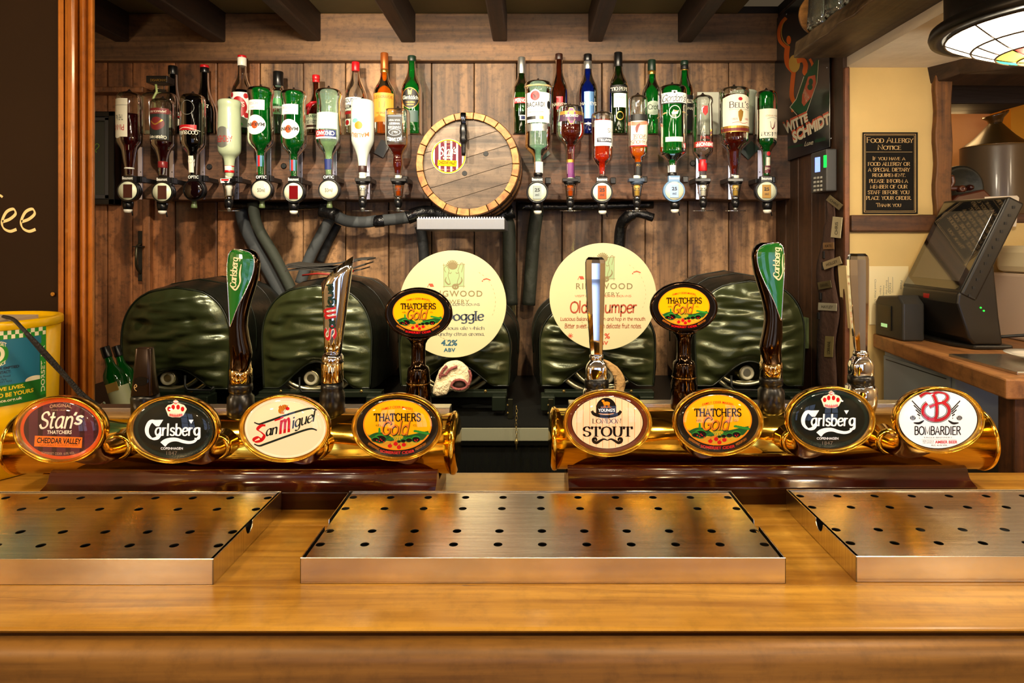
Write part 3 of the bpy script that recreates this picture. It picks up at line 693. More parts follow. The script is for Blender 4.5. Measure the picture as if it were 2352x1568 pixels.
# ---------------- print helpers for the lenses ----------------
def E(key, col, e=.0): return mat(key, col, .4, emit=e)
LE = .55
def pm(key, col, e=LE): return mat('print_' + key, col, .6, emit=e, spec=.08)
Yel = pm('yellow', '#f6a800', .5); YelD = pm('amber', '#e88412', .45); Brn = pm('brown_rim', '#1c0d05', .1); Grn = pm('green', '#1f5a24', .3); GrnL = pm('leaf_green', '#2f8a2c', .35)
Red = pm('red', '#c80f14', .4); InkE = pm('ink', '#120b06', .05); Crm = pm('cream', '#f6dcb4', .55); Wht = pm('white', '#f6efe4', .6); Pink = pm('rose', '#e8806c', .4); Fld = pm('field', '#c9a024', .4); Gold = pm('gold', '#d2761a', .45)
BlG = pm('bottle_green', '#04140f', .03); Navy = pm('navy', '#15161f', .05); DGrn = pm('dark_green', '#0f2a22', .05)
def thatchers(p, cx, cy, k):
    X = lambda v: cx + v * k; Yy = lambda v: cy + v * k
    T = lambda s_, a, b, c, d, m, **q: p.text(s_, X(a), Yy(b), X(c), Yy(d), m, **q)
    p.oval(cx, cy, 100 * k, 74 * k, InkE, 28)
    p.oval(cx, Yy(-4), 84 * k, 62 * k, YelD, 28); p.oval(cx, Yy(-5), 81 * k, 59 * k, Yel, 28)
    # landscape, clipped by the oval
    def clip(y): return 81 * math.sqrt(max(0, 1 - ((y + 5) / 62) ** 2))
    low = lambda x: Yy(-5) + 59 * k * math.sqrt(max(0, 1 - ((x - cx) / (81 * k)) ** 2))
    p.strips(X(-72), X(72), lambda x: min(Yy(20 + 7 * math.cos((x - cx) / k / 36)), low(x)), low, Fld, 24)
    p.strips(X(-74), X(-8), lambda x: min(Yy(14 + ((x - cx) / k + 44) ** 2 / 75), low(x) - .2), lambda x: min(Yy(30 + .14 * ((x - cx) / k + 60)), low(x)), Grn, 14)
    p.strips(X(14), X(76), lambda x: min(Yy(24 - .22 * ((x - cx) / k - 14)), low(x) - .2), lambda x: min(Yy(33), low(x)), Grn, 14)
    for i in range(9): p.line([(X(-2 + i * 1.5), Yy(20)), (X(-26 + i * 7), Yy(33))], 1.1 * k, GrnL)
    for i in range(9): p.line([(X(-46 + 10 * i), Yy(50 - abs(i - 4) * 1.2)), (X(-20 + 6 * i), Yy(38)), (X(0 + 4 * i), Yy(33))], 1.4 * k, Gold, True)
    p.poly([(X(-47), Yy(16)), (X(-46), Yy(3)), (X(-42), Yy(3)), (X(-40), Yy(16))], GrnL)
    for i in range(6): p.oval(X(44 + i * 6), Yy(11 + i * 1.2), 5 * k, 3 * k, GrnL, 8)
    for x, y, r_ in ((-42, 29, 17), (-54, 31, 10), (45, 30, 12), (28, 32, 9), (14, 34, 7), (4, 36, 5)):
        p.oval(X(x), Yy(y), r_ * k, r_ * .72 * k, Grn, 10); p.oval(X(x + .5), Yy(y - r_ * .2), r_ * .85 * k, r_ * .45 * k, GrnL, 10); p.oval(X(x + .6), Yy(y + .06 * r_), r_ * .8 * k, r_ * .48 * k, InkE, 10)
    for x, y in ((-50, 33), (-44, 36), (-38, 33), (-33, 37), (-41, 30), (43, 33), (49, 32), (46, 36)): p.oval(X(x), Yy(y), 1.7 * k, 1.5 * k, Red, 6)
    for x, y in ((-18, 47), (-4, 42), (4, 50), (16, 44)):
        p.oval(X(x), Yy(y), 5.4 * k, 4.8 * k, Red, 10); p.line([(X(x), Yy(y - 4)), (X(x + 1.5), Yy(y - 7))], .9 * k, InkE)
    T('THATCHERS', -58, -34, 58, -12, InkE, style='pen', w=1.5, nib=0, thin=.65, serif=True, track=.6)
    p.text('Gold', X(-37), Yy(-14.6), X(33), Yy(23), InkE, style='pen', w=1.25, shear=.25)
    p.text('Gold', X(-38), Yy(-16), X(32), Yy(21), Gold, style='pen', w=.9, shear=.25)
    T('FAMILY CIDER MAKERS', -38, -45, 38, -39, Red, arc=6 * k, bold=.01)
    T('EST. 1904', 22, -38, 42, -35.6, InkE); T('4.8%', -53, -6, -40, -.5, InkE); T('VOL.', 38, -6, 49, -.5, InkE)
    T('SOMERSET CIDER', -42, 55, 42, 62, Red, arc=-5 * k, bold=.03)
    T('REFRESHING', 0, 0, 0, 0, Gold, quad=[(X(-72), Yy(43)), (X(-46), Yy(58)), (X(-43), Yy(53)), (X(-69), Yy(38))])
    T('MEDIUM DRY', 0, 0, 0, 0, Gold, quad=[(X(46), Yy(58)), (X(72), Yy(43)), (X(69), Yy(38)), (X(43), Yy(53))])
def carlsberg(p, cx, cy, k):
    X = lambda v: cx + v * k; Yy = lambda v: cy + v * k
    p.oval(cx, cy, 100 * k, 74 * k, BlG, 28)
    p.ring(cx, cy, 92 * k, 67 * k, 7 * k, DGrn)
    cr = [(-17, -32), (-24, -52), (-18, -60), (-10, -62), (-4, -66), (-6, -70), (0, -74), (6, -70), (4, -66), (12, -63), (20, -60), (26, -50), (18, -34), (10, -29), (-8, -29)]
    p.poly([(X(a * 1.05 + 4), Yy(b * .96)) for a, b in cr], Crm)
    for a, b in ((-16, -50), (-6, -55), (6, -55), (17, -50)): p.oval(X(a + 4), Yy(b * .96), 4.4 * k, 6 * k, Red, 8)
    p.oval(X(4), Yy(-64), 5 * k, 5 * k, Pink, 8)
    p.line([(X(-11), Yy(-34)), (X(4), Yy(-31)), (X(20), Yy(-34))], 6 * k, Pink, True)
    for i in range(7): p.line([(X(-9 + 4.6 * i), Yy(-37)), (X(-8 + 4.2 * i), Yy(-31))], 1.1 * k, Red)
    # big C with a flag top
    p.line([(X(-42), Yy(-18)), (X(-52), Yy(-19)), (X(-60), Yy(-14)), (X(-66), Yy(0)), (X(-64), Yy(14)), (X(-54), Yy(24)), (X(-42), Yy(23)), (X(-36), Yy(16))], 10 * k, Wht, True, nib=20, thin=.38)
    p.poly([(X(-60), Yy(-21)), (X(-26), Yy(-22)), (X(-36), Yy(-6)), (X(-44), Yy(-6)), (X(-50), Yy(-12))], Wht)
    p.text('arlsber', X(-47), Yy(-13), X(46), Yy(18), Wht, style='pen', w=1.4, nib=0, thin=.55, shear=.06, track=.35)
    p.text('g', X(47), Yy(-4), X(65), Yy(27), Wht, style='pen', w=1.6, nib=0, thin=.5)
    up_ = catmull([(-33, 33), (-24, 26), (-10, 22), (6, 22), (22, 27), (38, 30), (50, 27), (59, 18)], 4); dn_ = catmull([(-21, 44), (-14, 36), (-4, 31.5), (8, 31), (22, 35), (38, 37), (52, 33), (62, 21)], 4)
    vs_ = [q for ab in zip(up_, dn_) for q in ab]
    p.raw([(X(a), Yy(b)) for a, b in vs_], [(2 * i, 2 * i + 1, 2 * i + 3, 2 * i + 2) for i in range(len(up_) - 1)], Wht)
    p.poly([(X(36), Yy(-22)), (X(48), Yy(-22)), (X(42), Yy(-12))], Wht)
    p.text('COPENHAGEN', X(-32), Yy(45), X(22), Yy(51), Wht, bold=.01); p.text('1847', X(-18), Yy(55), X(8), Yy(64), mat('print_grey', '#8c7b63', .5))
def sanmiguel(p, cx, cy, k):
    X = lambda v: cx + v * k; Yy = lambda v: cy + v * k
    p.oval(cx, cy, 100 * k, 74 * k, pm('san_cream', '#efcfa0', .55), 28)
    p.ring(cx, cy, 96 * k, 70 * k, 3 * k, Crm)
    for dy in (0, 53): p.line([(X(-76), Yy(-13 + dy)), (X(-64), Yy(-9 + dy)), (X(-48), Yy(-14 + dy)), (X(10), Yy(-34 + dy * .985)), (X(58), Yy(-47 + dy * .94)), (X(76), Yy(-44 + dy * .94))], 5.2 * k, DGrn, True, nib=50, thin=.35)
    def q(a, b, c, d): return [(X(a[0]), Yy(a[1])) for a in (a, b, c, d)]
    p.line([(X(-50), Yy(-6)), (X(-60), Yy(-5)), (X(-68), Yy(4)), (X(-58), Yy(12)), (X(-52), Yy(20)), (X(-60), Yy(31)), (X(-74), Yy(34)), (X(-77), Yy(28)), (X(-66), Yy(23)), (X(-58), Yy(30))], 8 * k, Red, True, nib=30, thin=.28)
    p.text('an', 0, 0, 0, 0, DGrn, quad=q((-49, 22), (-20, 15), (-19, -4), (-48, 3)), style='pen', w=1.5, nib=20, thin=.4, shear=.1)
    p.text('m', 0, 0, 0, 0, Red, quad=q((-16, 16), (12, 10), (12, -27), (-14, -19)), style='pen', w=1.7, nib=20, thin=.4, shear=.05)
    p.line([(X(-26), Yy(-18)), (X(-14), Yy(-22)), (X(-6), Yy(-26))], 4 * k, Red, True)
    p.text('iguel', 0, 0, 0, 0, DGrn, quad=q((16, 12), (72, -8), (74, -44), (16, -27)), style='pen', w=1.3, nib=20, thin=.4, shear=.12)
    for i, (a, b, r_, m) in enumerate(((-8, -42, 10, YelD), (-2, -50, 8, Gold), (2, -40, 7, Crm), (-12, -50, 5, Gold), (5, -47, 5, Red))): p.oval(X(a), Yy(b), r_ * k, r_ * .85 * k, m, 10)
    for i in range(5): p.line([(X(-16 + 3 * i), Yy(-36)), (X(-12 + 4.6 * i), Yy(-56))], .9 * k, InkE)
def stans(p, cx, cy, k, dark=True, wide=True):
    X = lambda v: cx + v * k; Yy = lambda v: cy + v * k
    A, B = (100, 74) if wide else (100, 100)
    sx = 1 if wide else .95; sy = 1 if wide else 1.3
    P1 = pm('stave_a', '#5c2530' if dark else '#b393a0', .25); P2 = pm('stave_b', '#3a141b', .2) if dark else pm('stave_c', '#c0a2a6', .3)
    Or = pm('orange_ring', '#d4480e', .5) if dark else pm('yellow_ring', '#e09a28', .4)
    p.oval(cx, cy, A * k, B * k, Or, 28); p.oval(cx, cy, (A - 8) * k, (B - 8) * k, P1, 28)
    for i in range(-5, 6):
        x0 = i * 17 - 6; h = lambda x: (B - 9) * math.sqrt(max(0, 1 - (x / (A - 8)) ** 2))
        if i % 2: p.strips(X(x0), X(x0 + 12), lambda x: cy - h((x - cx) / k) * k, lambda x: cy + h((x - cx) / k) * k, P2, 3)
    W = Crm
    p.text('Stan', X(-54 * sx), Yy(-44 * sy), X(30 * sx), Yy(0), W, style='pen', w=1.15, nib=20, thin=.6, shear=.3, track=.4)
    p.text("'s", X(30 * sx), Yy(-42 * sy), X(56 * sx), Yy(-10 * sy), W, style='pen', w=1.3, shear=.3)
    p.text('THATCHERS', X(-34 * sx), Yy(3 * sy), X(26 * sx), Yy(12 * sy), W, bold=.02, shear=.15)
    p.poly([(X(-64 * sx), Yy(16 * sy)), (X(52 * sx), Yy(20 * sy)), (X(50 * sx), Yy(46 * sy)), (X(-66 * sx), Yy(42 * sy))], pm('orange_panel', '#e86a12', .6) if dark else Yel)
    p.text('CHEDDAR VALLEY', 0, 0, 0, 0, InkE, quad=[(X(-60 * sx), Yy(34 * sy)), (X(48 * sx), Yy(37 * sy)), (X(50 * sx), Yy(23 * sy)), (X(-58 * sx), Yy(20 * sy))], bold=.03)
    p.text('NATURALLY CLOUDY CIDER', X(-52 * sx), Yy(37 * sy), X(42 * sx), Yy(41 * sy), InkE)
    p.text('ORIGINAL', X(-28), Yy((-59 if wide else -84)), X(26), Yy((-51 if wide else -74)), pm('tan', '#c8966a', .4), arc=3 * k, bold=.01)
    p.text('CIDER CRAFTED', X(-24), Yy(-48 * sy), X(22), Yy(-45 * sy), pm('tan', '#c8966a', .4))
    p.text('SOMERSET CIDER  6.0% VOL.', X(-48), Yy((54 if wide else 72)), X(34), Yy((60 if wide else 79)), pm('tan', '#c8966a', .4), arc=-3 * k)
def stout(p, cx, cy, k):
    X = lambda v: cx + v * k; Yy = lambda v: cy + v * k
    p.oval(cx, cy, 100 * k, 74 * k, pm('copper_rim', '#6e2a0c', .2), 28); p.oval(cx, cy, 90 * k, 66 * k, InkE, 28); p.oval(cx, cy, 88 * k, 64.5 * k, pm('stout_cream', '#f1c593', .55), 28)
    for i in range(-5, 6):
        x = i * 16 + 4; h = 63 * math.sqrt(max(0, 1 - (x / 88) ** 2)); p.line([(X(x), Yy(-h)), (X(x), Yy(h))], .9 * k, Gold)
    p.strips(X(-28), X(22), lambda x: Yy(-34 - 28 * math.sqrt(max(0, 1 - (((x - cx) / k + 3) / 26) ** 2))), lambda x: Yy(-22), InkE, 14)
    p.line([(X(-38), Yy(-28)), (X(-34), Yy(-22)), (X(-20), Yy(-17)), (X(-3), Yy(-15)), (X(14), Yy(-17)), (X(28), Yy(-22)), (X(33), Yy(-28))], 8.5 * k, InkE, True, nib=90, thin=.7)
    p.text('YOUNG\'S', X(-23), Yy(-35), X(19), Yy(-27), Wht, bold=.02)
    p.line([(X(-22), Yy(-23)), (X(-3), Yy(-21)), (X(16), Yy(-23))], 1 * k, YelD, True); p.line([(X(-16), Yy(-38)), (X(10), Yy(-38))], 1 * k, YelD)
    p.oval(X(-2), Yy(-48), 8.5 * k, 4.6 * k, YelD, 10); p.oval(X(-11), Yy(-54), 3.6 * k, 3 * k, YelD, 8); p.line([(X(-8), Yy(-47)), (X(-10), Yy(-54))], 4.5 * k, YelD)
    for a in (-8, -5, 2, 5): p.line([(X(a), Yy(-45)), (X(a), Yy(-39.5))], 1.4 * k, YelD)
    p.text('LONDON', X(-38), Yy(-10), X(35), Yy(2), InkE, style='pen', w=1.0, nib=0, thin=.4, serif=True, track=.3)
    p.text('STOUT', X(-62), Yy(9), X(64), Yy(35), InkE, style='pen', w=1.5, nib=0, thin=.3, serif=True, track=.7)
    for s_ in (-1, 1):
        p.line([(X(s_ * 0), Yy(44)), (X(s_ * 9), Yy(41)), (X(s_ * 18), Yy(45)), (X(s_ * 27), Yy(50)), (X(s_ * 34), Yy(47)), (X(s_ * 35), Yy(41)), (X(s_ * 30), Yy(39)), (X(s_ * 27), Yy(43)), (X(s_ * 30), Yy(45))], 7.5 * k, InkE, True, taper=True)
def bombardier(p, cx, cy, k):
    X = lambda v: cx + v * k; Yy = lambda v: cy + v * k
    p.oval(cx, cy, 100 * k, 74 * k, InkE, 28); p.oval(cx, cy, 97.5 * k, 71.5 * k, Wht, 28)
    Rd = pm('badge_red', '#c01424', .4)
    for m, wd in ((Navy, 1.5), (Wht, 1.15), (Navy, 1.0), (Rd, .8)):
        p.line([(X(-5 + 33 * math.cos(a)), Yy(-22 + 24 * math.sin(a))) for a in [math.radians(225 - 7.5 * i) for i in range(39)]], 9 * k * wd, m)
        p.line([(X(-44), Yy(-58)), (X(-30), Yy(-66)), (X(-14), Yy(-64)), (X(0), Yy(-68)), (X(18), Yy(-64)), (X(24), Yy(-54)), (X(16), Yy(-44)), (X(0), Yy(-40)), (X(-20), Yy(-32))], 8.5 * k * wd, m, True, nib=20, thin=.5)
        p.line([(X(-12), Yy(-62)), (X(-4), Yy(-42)), (X(-4), Yy(-8)), (X(-16), Yy(0))], 8 * k * wd, m, True)
    for s_ in (-1, 1):
        for i in range(5): p.line([(X(-5 + s_ * (38 + i * .6)), Yy(-24 + i * 5)), (X(-5 + s_ * (60 - i * 4.5)), Yy(-47 + i * 11))], 4.2 * k, Navy, True, taper=True)
        p.oval(X(-5 + s_ * 58), Yy(-4), 7 * k, 6 * k, Navy, 10)
        for i in range(3): p.line([(X(-5 + s_ * (53 + i * 4)), Yy(-9)), (X(-5 + s_ * (56 + i * 3)), Yy(1))], .7 * k, Wht)
        p.line([(X(-5 + s_ * 56), Yy(8)), (X(-5 + s_ * 42), Yy(9)), (X(-5 + s_ * 30), Yy(2))], 6 * k, Navy, True, taper=True)
    p.text('BOMBARDIER', X(-59), Yy(15), X(57), Yy(39), Navy, style='pen', w=1.3, nib=0, thin=.7, track=.3)
    p.text('\u00b7 EAGLE BREWERY \u00b7', X(-40), Yy(43), X(40), Yy(46), Navy); p.line([(X(-42), Yy(49.5)), (X(46), Yy(49.5))], .5 * k, Navy)
    p.text('BRITISH', X(-38), Yy(52), X(-11), Yy(55), Navy); p.text('HOPPED', X(-38), Yy(56.5), X(-11), Yy(59.5), Navy)
    p.text('AMBER BEER', X(-8), Yy(52), X(48), Yy(59.5), Rd, bold=.03)
    p.text('ALC. 4.1% VOL.', X(-18), Yy(62), X(24), Yy(65.5), Navy, bold=.02)

# ---------------- domed lens badges on brass horns ----------------
DOME = glass('lens_dome_glass', (1, 1, 1), .0, 0.0, .65)
def lens(cx, cy, Yl, Yt, zt, art, label, rx=101, ry=75):
    c = P(cx, cy, Yl); k = Yl / F; RX = rx * k; RZ = ry * k
    t = Sub('lens_badge', FL if cx < 1219 else FR, label)
    el = lambda s_, y, ox=0, oz=0, n=56: [(c.x + ox + RX * s_ * math.cos(2 * PI * i / n), y, c.z + oz + RZ * s_ * math.sin(2 * PI * i / n)) for i in range(n)]
    # housing: rim, bowl, horn narrowing back to the tube
    back = Vector((c.x, Yt, zt))
    rs = [el(.955, Yl - .002), el(.985, Yl - .007), el(1.01, Yl - .008), el(1.03, Yl - .004), el(1.025, Yl + .004), el(.98, Yl + .012)]
    def blend(f, s_, y):
        w_ = f; rr = .017
        n = 56; o = []
        for i in range(n):
            a = 2 * PI * i / n
            o.append((c.x, y, 0) if False else (c.x + (RX * s_ * (1 - w_) + rr * w_) * math.cos(a), y, c.z * (1 - w_) + (zt) * w_ + (RZ * s_ * (1 - w_) + rr * w_) * math.sin(a)))
        return o
    D = Yt - Yl
    for f, s_, y in ((.22, .95, .14), (.45, .88, .24), (.70, .8, .36), (.88, .8, .50), (.97, .9, .66), (1.0, 1, .82), (1.0, 1, 1.05)): rs.append(blend(f, s_, Yl + D * y))
    hs = MB().rings(rs, 0, True, True).build('housing', BRASS2, t)
    MB().lathe((c.x, Yl + D * .80, zt), [(.0175, 0), (.021, .003), (.022, .008), (.019, .012), (.024, .026)], 32, 'y').build('horn_collar', BRASS, t)
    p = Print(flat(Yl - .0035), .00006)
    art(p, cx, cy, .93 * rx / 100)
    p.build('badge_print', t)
    # dome
    rs = []
    for j in range(9):
        a = PI / 2 * j / 9; rs.append(el(.952 * math.cos(a), Yl - .0065 - .012 * math.sin(a)))
    rs.append(el(.02, Yl - .0187)); MB().rings(rs, 0, True, True).build('clear_dome', DOME, t)
    return t
Yl1, Yl2 = .905, .925
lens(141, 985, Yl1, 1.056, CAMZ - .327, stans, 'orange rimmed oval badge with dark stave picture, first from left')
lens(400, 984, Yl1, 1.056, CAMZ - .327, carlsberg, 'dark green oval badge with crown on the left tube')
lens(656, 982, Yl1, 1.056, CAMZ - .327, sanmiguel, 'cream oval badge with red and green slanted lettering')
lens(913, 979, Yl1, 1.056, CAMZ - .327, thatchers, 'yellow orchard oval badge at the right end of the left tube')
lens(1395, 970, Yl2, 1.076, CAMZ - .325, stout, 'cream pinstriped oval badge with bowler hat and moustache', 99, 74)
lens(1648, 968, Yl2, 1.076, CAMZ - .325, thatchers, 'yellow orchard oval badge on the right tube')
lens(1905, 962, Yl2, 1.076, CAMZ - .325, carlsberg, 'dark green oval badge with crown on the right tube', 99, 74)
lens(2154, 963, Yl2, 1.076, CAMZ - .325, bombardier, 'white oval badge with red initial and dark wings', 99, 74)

# ---------------- tap handles ----------------
def base_cyl(t, cx, Y, secs, m, name='base'):
    s_ = lathe_px(Y, cx, secs, 2, 0); o = s_.mesh(MB(), 36).build(name, m, t); return o
def green_lever(cx, Y, mir, top, label, botpy):
    """swan-neck lever with green enamel face; mir=-1 mirrors it"""
    d = top - 570
    X = lambda v: cx + mir * (v - 550)
    t = Sub('tap_handle', FL if cx < 1219 else FR, label)
    raw = [(572, 538, 578, 12), (580, 529, 592, 15), (600, 526, 599, 17), (630, 525, 596, 18), (660, 526, 588, 18), (700, 528, 575, 17), (740, 530, 567, 17), (780, 529, 573, 18), (805, 531, 579, 18), (820, 532, 579, 17), (830, 532, 576, 15), (848, 531, 570, 10), (856, 533, 562, 6)]
    S_ = Solid(Y - .012, [(py + d, min(X(a), X(b)), max(X(a), X(b)), dd) for py, a, b, dd in raw], 2.6, 1)
    S_.mesh(MB(), 40).build('lever', DCHROME, t)
    rim = [(536, 574), (528, 590), (527, 620), (530, 660), (533, 700), (535.5, 735), (538, 748), (546, 728), (556, 702), (573, 668), (587, 632), (591, 605), (588, 588), (578, 578), (556, 573)]
    p = Print(lambda px, py, off: S_.surf(px, py, off + .0006), .0003)
    def col(py, side):
        pts = rim[:7] if side == 0 else rim[6:][::-1]
        pts = sorted(pts, key=lambda q: q[1])
        for a, b in zip(pts, pts[1:]):
            if a[1] <= py <= b[1]: return a[0] + (b[0] - a[0]) * (py - a[1]) / max(b[1] - a[1], .01)
        return pts[0][0] if py < pts[0][1] else pts[-1][0]
    vs = []; fs = []; N_ = 34
    for i in range(N_ + 1):
        y = 573.5 + (748 - 573.5) * i / N_; a = col(y, 0); b = col(y, 1)
        for j in range(9): vs.append((X(a + (b - a) * j / 8), y + d))
    for i in range(N_):
        for j in range(8): a = i * 9 + j; fs.append((a, a + 1, a + 10, a + 9))
    p.raw(vs, fs, mat('green_enamel', '#03661a', .12, coat=1.0))
    W = mat('enamel_cream', '#f0e2b8', .3)
    q = lambda *a: [(X(x), y + d) for x, y in a]
    x0, x1 = (535, 563) if mir > 0 else (537, 563)
    f0 = (lambda v: v) if mir > 0 else (lambda v: 2 * 550 - v)
    Q = [(cx + f0(556) - 550, 662 + d), (cx + f0(560) - 550, 590 + d), (cx + f0(540) - 550, 589 + d), (cx + f0(534) - 550, 660 + d)]
    if mir > 0: Q = [(cx + 10 - 3, 660 + d), (cx + 12, 592 + d), (cx - 10, 589 + d), (cx - 14, 658 + d)]
    else: Q = [(cx + 12, 652 + d), (cx + 16, 584 + d), (cx - 6, 582 + d), (cx - 8, 650 + d)]
    p.text('Carlsberg', 0, 0, 0, 0, W, quad=Q, style='pen', w=1.5, nib=0, thin=.5)
    p.line([(Q[0][0] + 1, Q[0][1] - 4), (Q[0][0] + 5, Q[0][1] - 16), (Q[0][0] + 4, Q[0][1] - 34), (Q[1][0] + 2, Q[1][1] + 14)], 4, W, True, taper=True)
    p.line([(Q[0][0] - 16, Q[0][1] - 4), (Q[0][0] - 6, Q[0][1] + 4), (Q[0][0] + 2, Q[0][1] - 6)], 3.5, W, True)
    p.build('enamel_face', t)
    pe = [S_.surf(X(a), b + d, .0012) for a, b in catmull(rim, 4, True)]
    MB().tube(pe, .0009, 6, closed=True).build('chrome_edge', CHROME, t)
    b0 = cx + mir * 4
    base_cyl(t, b0, Y, [(820 + d, 22), (845 + d, 23), (847 + d, 25), (880 + d, 25)], mat('brassy_chrome', '#d8c08c', .08, 1.0), 'ring')
    base_cyl(t, b0, Y, [(880 + d, 25), (886 + d, 26), (897 + d, 26), (899 + d, 23), (905 + d, 24), (910 + d, 29), (935 + d, 30), (958, 29)], BLACK, 'socket')
    return t
green_lever(549, 1.105, 1, 570, 'green enamelled swan-neck tap handle on the left tube', 958)
green_lever(1775, 1.127, -1, 555, 'green enamelled swan-neck tap handle on the right tube', 945)

def oval_lever(cx, cy, Y, label, rx=78, ry=59, bot=950):
    t = Sub('tap_handle', FL if cx < 1219 else FR, label)
    c = P(cx, cy, Y - .014); k = (Y - .014) / F
    el = lambda s_, y: [(c.x + rx * k * s_ * math.cos(2 * PI * i / 48), y, c.z + ry * k * s_ * math.sin(2 * PI * i / 48)) for i in range(48)]
    MB().rings([el(.80, c.y - .001), el(.88, c.y - .004), el(.96, c.y - .004), el(1.0, c.y), el(1.0, c.y + .006), el(.9, c.y + .014), el(.3, c.y + .018)], 0).build('head', DCHROME, t)
    p = Print(flat(c.y - .0042), .00006)
    thatchers(p, cx, cy, .90 * rx / 100)
    p.build('badge_print', t)
    d = cy - 718
    lathe_px(Y, cx, [(772 + d, 30), (779 + d, 22), (788 + d, 17), (800 + d, 16), (820 + d, 16), (838 + d, 17), (842 + d, 23), (848 + d, 25), (878 + d, 27), (880 + d, 26), (895 + d, 30), (bot, 30)], 2, 0).mesh(MB(), 32).build('stem', DCHROME, t)
    MB().lathe(P(cx, 880 + d, Y), [(.0205, 0), (.0222, .002), (.0205, .004)], 32).build('collar', mat('dark_bronze', '#7a5a2a', .12, 1.0), t)
oval_lever(961, 719, 1.105, 'yellow orchard oval tap handle in front of the left round clip', bot=952)
oval_lever(1571, 706, 1.127, 'yellow orchard oval tap handle left of the rightmost jacket', bot=945)

def chrome_lever(cx, top, Y, label, bot, lean=0):
    t = Sub('tap_handle', FL if cx < 1219 else FR, label)
    d = top - 590; S8 = []
    for py, h, l in ((590, 15, 0), (596, 21, 0), (604, 23, 0), (640, 22.5, 0), (720, 19, 1), (780, 16, 2), (815, 14, 3)):
        c = cx + l + lean * (py - 590) / 225; ring = []
        for i in range(8):
            a = PI / 8 + PI / 4 * i; ring.append(P(c + h * 1.08 * math.cos(a), py + d, Y) + Vector((0, h * .8 * Y / F * math.sin(a), 0)))
        S8.append(ring)
    MB().rings(S8, 0, False).build('lever', CHROME, t, .0016, 3)
    b = cx + 3 + lean
    lathe_px(Y, b, [(813 + d, 14), (815 + d, 16), (824 + d, 17), (826 + d, 15)], 2, 0).mesh(MB(), 24).build('ferrule', CHROME, t)
    S2 = Solid(Y, [(825 + d, b - 14, b + 14, 14), (836 + d, b - 22, b + 22, 18), (845 + d, b - 25, b + 25, 20), (866 + d, b - 25, b + 25, 20), (872 + d, b - 22, b + 22, 18)], 4, 0)
    S2.mesh(MB(), 32).build('knuckle', CHROME, t, .001, 2)
    base_cyl(t, b, Y, [(870 + d, 26), (872 + d, 28), (888 + d, 28), (890 + d, 26)], BLACK, 'band')
    lathe_px(Y, b, [(889 + d, 26), (896 + d, 31), (915 + d, 32), (930 + d, 31), (bot, 27)], 3, 0).mesh(MB(), 32).build('base', CHROME, t)
chrome_lever(1367, 590, 1.127, 'plain chrome tap handle in front of the right round clip', 950)
chrome_lever(1970, 582, 1.127, 'plain chrome tap handle beside the till', 945, 4)

# slanted chrome handle with red and green lettering
t = Sub('tap_handle', FL if 762 < 1219 else FR, 'slant-cut chrome tap handle with red and green lettering')
Ys = 1.10; K = 40; cols = []
rings = []
for f in (0, .12, .3, .5, .7, .85, 1.0):
    r_ = []
    for i in range(K):
        a = 2 * PI * i / K; ca, sa = math.cos(a), math.sin(a)
        hw_b, cb = 19.5, 764.5; hw_t, ct_ = 38, 774
        yt = 652 - (ca + 1) / 2 * 64 if True else 0
        py = 812 + (yt - 812) * f; g = (812 - py) / (812 - 600.0)
        hw_ = hw_b + (hw_t - hw_b) * min(g, 1.0) ** 1.1; cc = cb + (ct_ - cb) * min(g, 1.1)
        r_.append(P(cc + hw_ * ca, py, Ys) + Vector((0, hw_ * .62 * Ys / F * sa, 0)))
    rings.append(r_)
top = rings[-1]; cen = sum((Vector(p) for p in top), Vector()) / K
inner = [cen + (Vector(p) - cen) * .86 for p in top]; inner2 = [cen + (Vector(p) - cen) * .80 + Vector((0, 0, -.02)) for p in top]
MB().rings(rings + [inner, inner2], 0).build('lever', CHROME, t)
def sm_surf(px, py, off):
    g = (812 - py) / 212.0; h = 19.5 + 18.5 * min(max(g, 0), 1) ** 1.1; c = 764.5 + 9.5 * min(g, 1.1)
    u = min(abs(px - c) / h, .99); p = P(px, py, Ys); p.y -= h * .62 * Ys / F * math.sqrt(1 - u * u) + off + .0004; return p
p = Print(sm_surf, .0002); RL_ = mat('lever_red', '#b8141c', .35); GL_ = mat('lever_green', '#123222', .35)
for m_, dx, wd in ((WHITEL, 0, 2.4), (None, 0, 1.5)):
    p.text('S', 0, 0, 0, 0, m_ or RL_, quad=[(779, 776), (776, 742), (746, 752), (750, 784)], style='pen', w=wd, nib=30, thin=.4)
    if m_ is None: p.text('an', 0, 0, 0, 0, GL_, quad=[(776, 752), (774, 724), (760, 727), (761, 754)], style='pen', w=1.5)
    p.text('m', 0, 0, 0, 0, m_ or RL_, quad=[(778, 727), (777, 702), (746, 708), (750, 732)], style='pen', w=wd - .2)
    if m_ is None: p.text('iguel', 0, 0, 0, 0, GL_, quad=[(779, 704), (776, 649), (756, 652), (752, 704)], style='pen', w=1.3)
p.build('lettering', t)
base_cyl(t, 764, 1.105, [(810, 19), (818, 24), (830, 25), (832, 24)], CHROME, 'neck_ring')
base_cyl(t, 763, 1.105, [(832, 24), (834, 25), (874, 25), (877, 24)], mat('brassy_chrome', '#d8c08c', .08, 1.0), 'ring')
base_cyl(t, 763, 1.105, [(877, 25), (892, 25), (896, 24), (903, 28), (955, 29)], BLACK, 'socket')

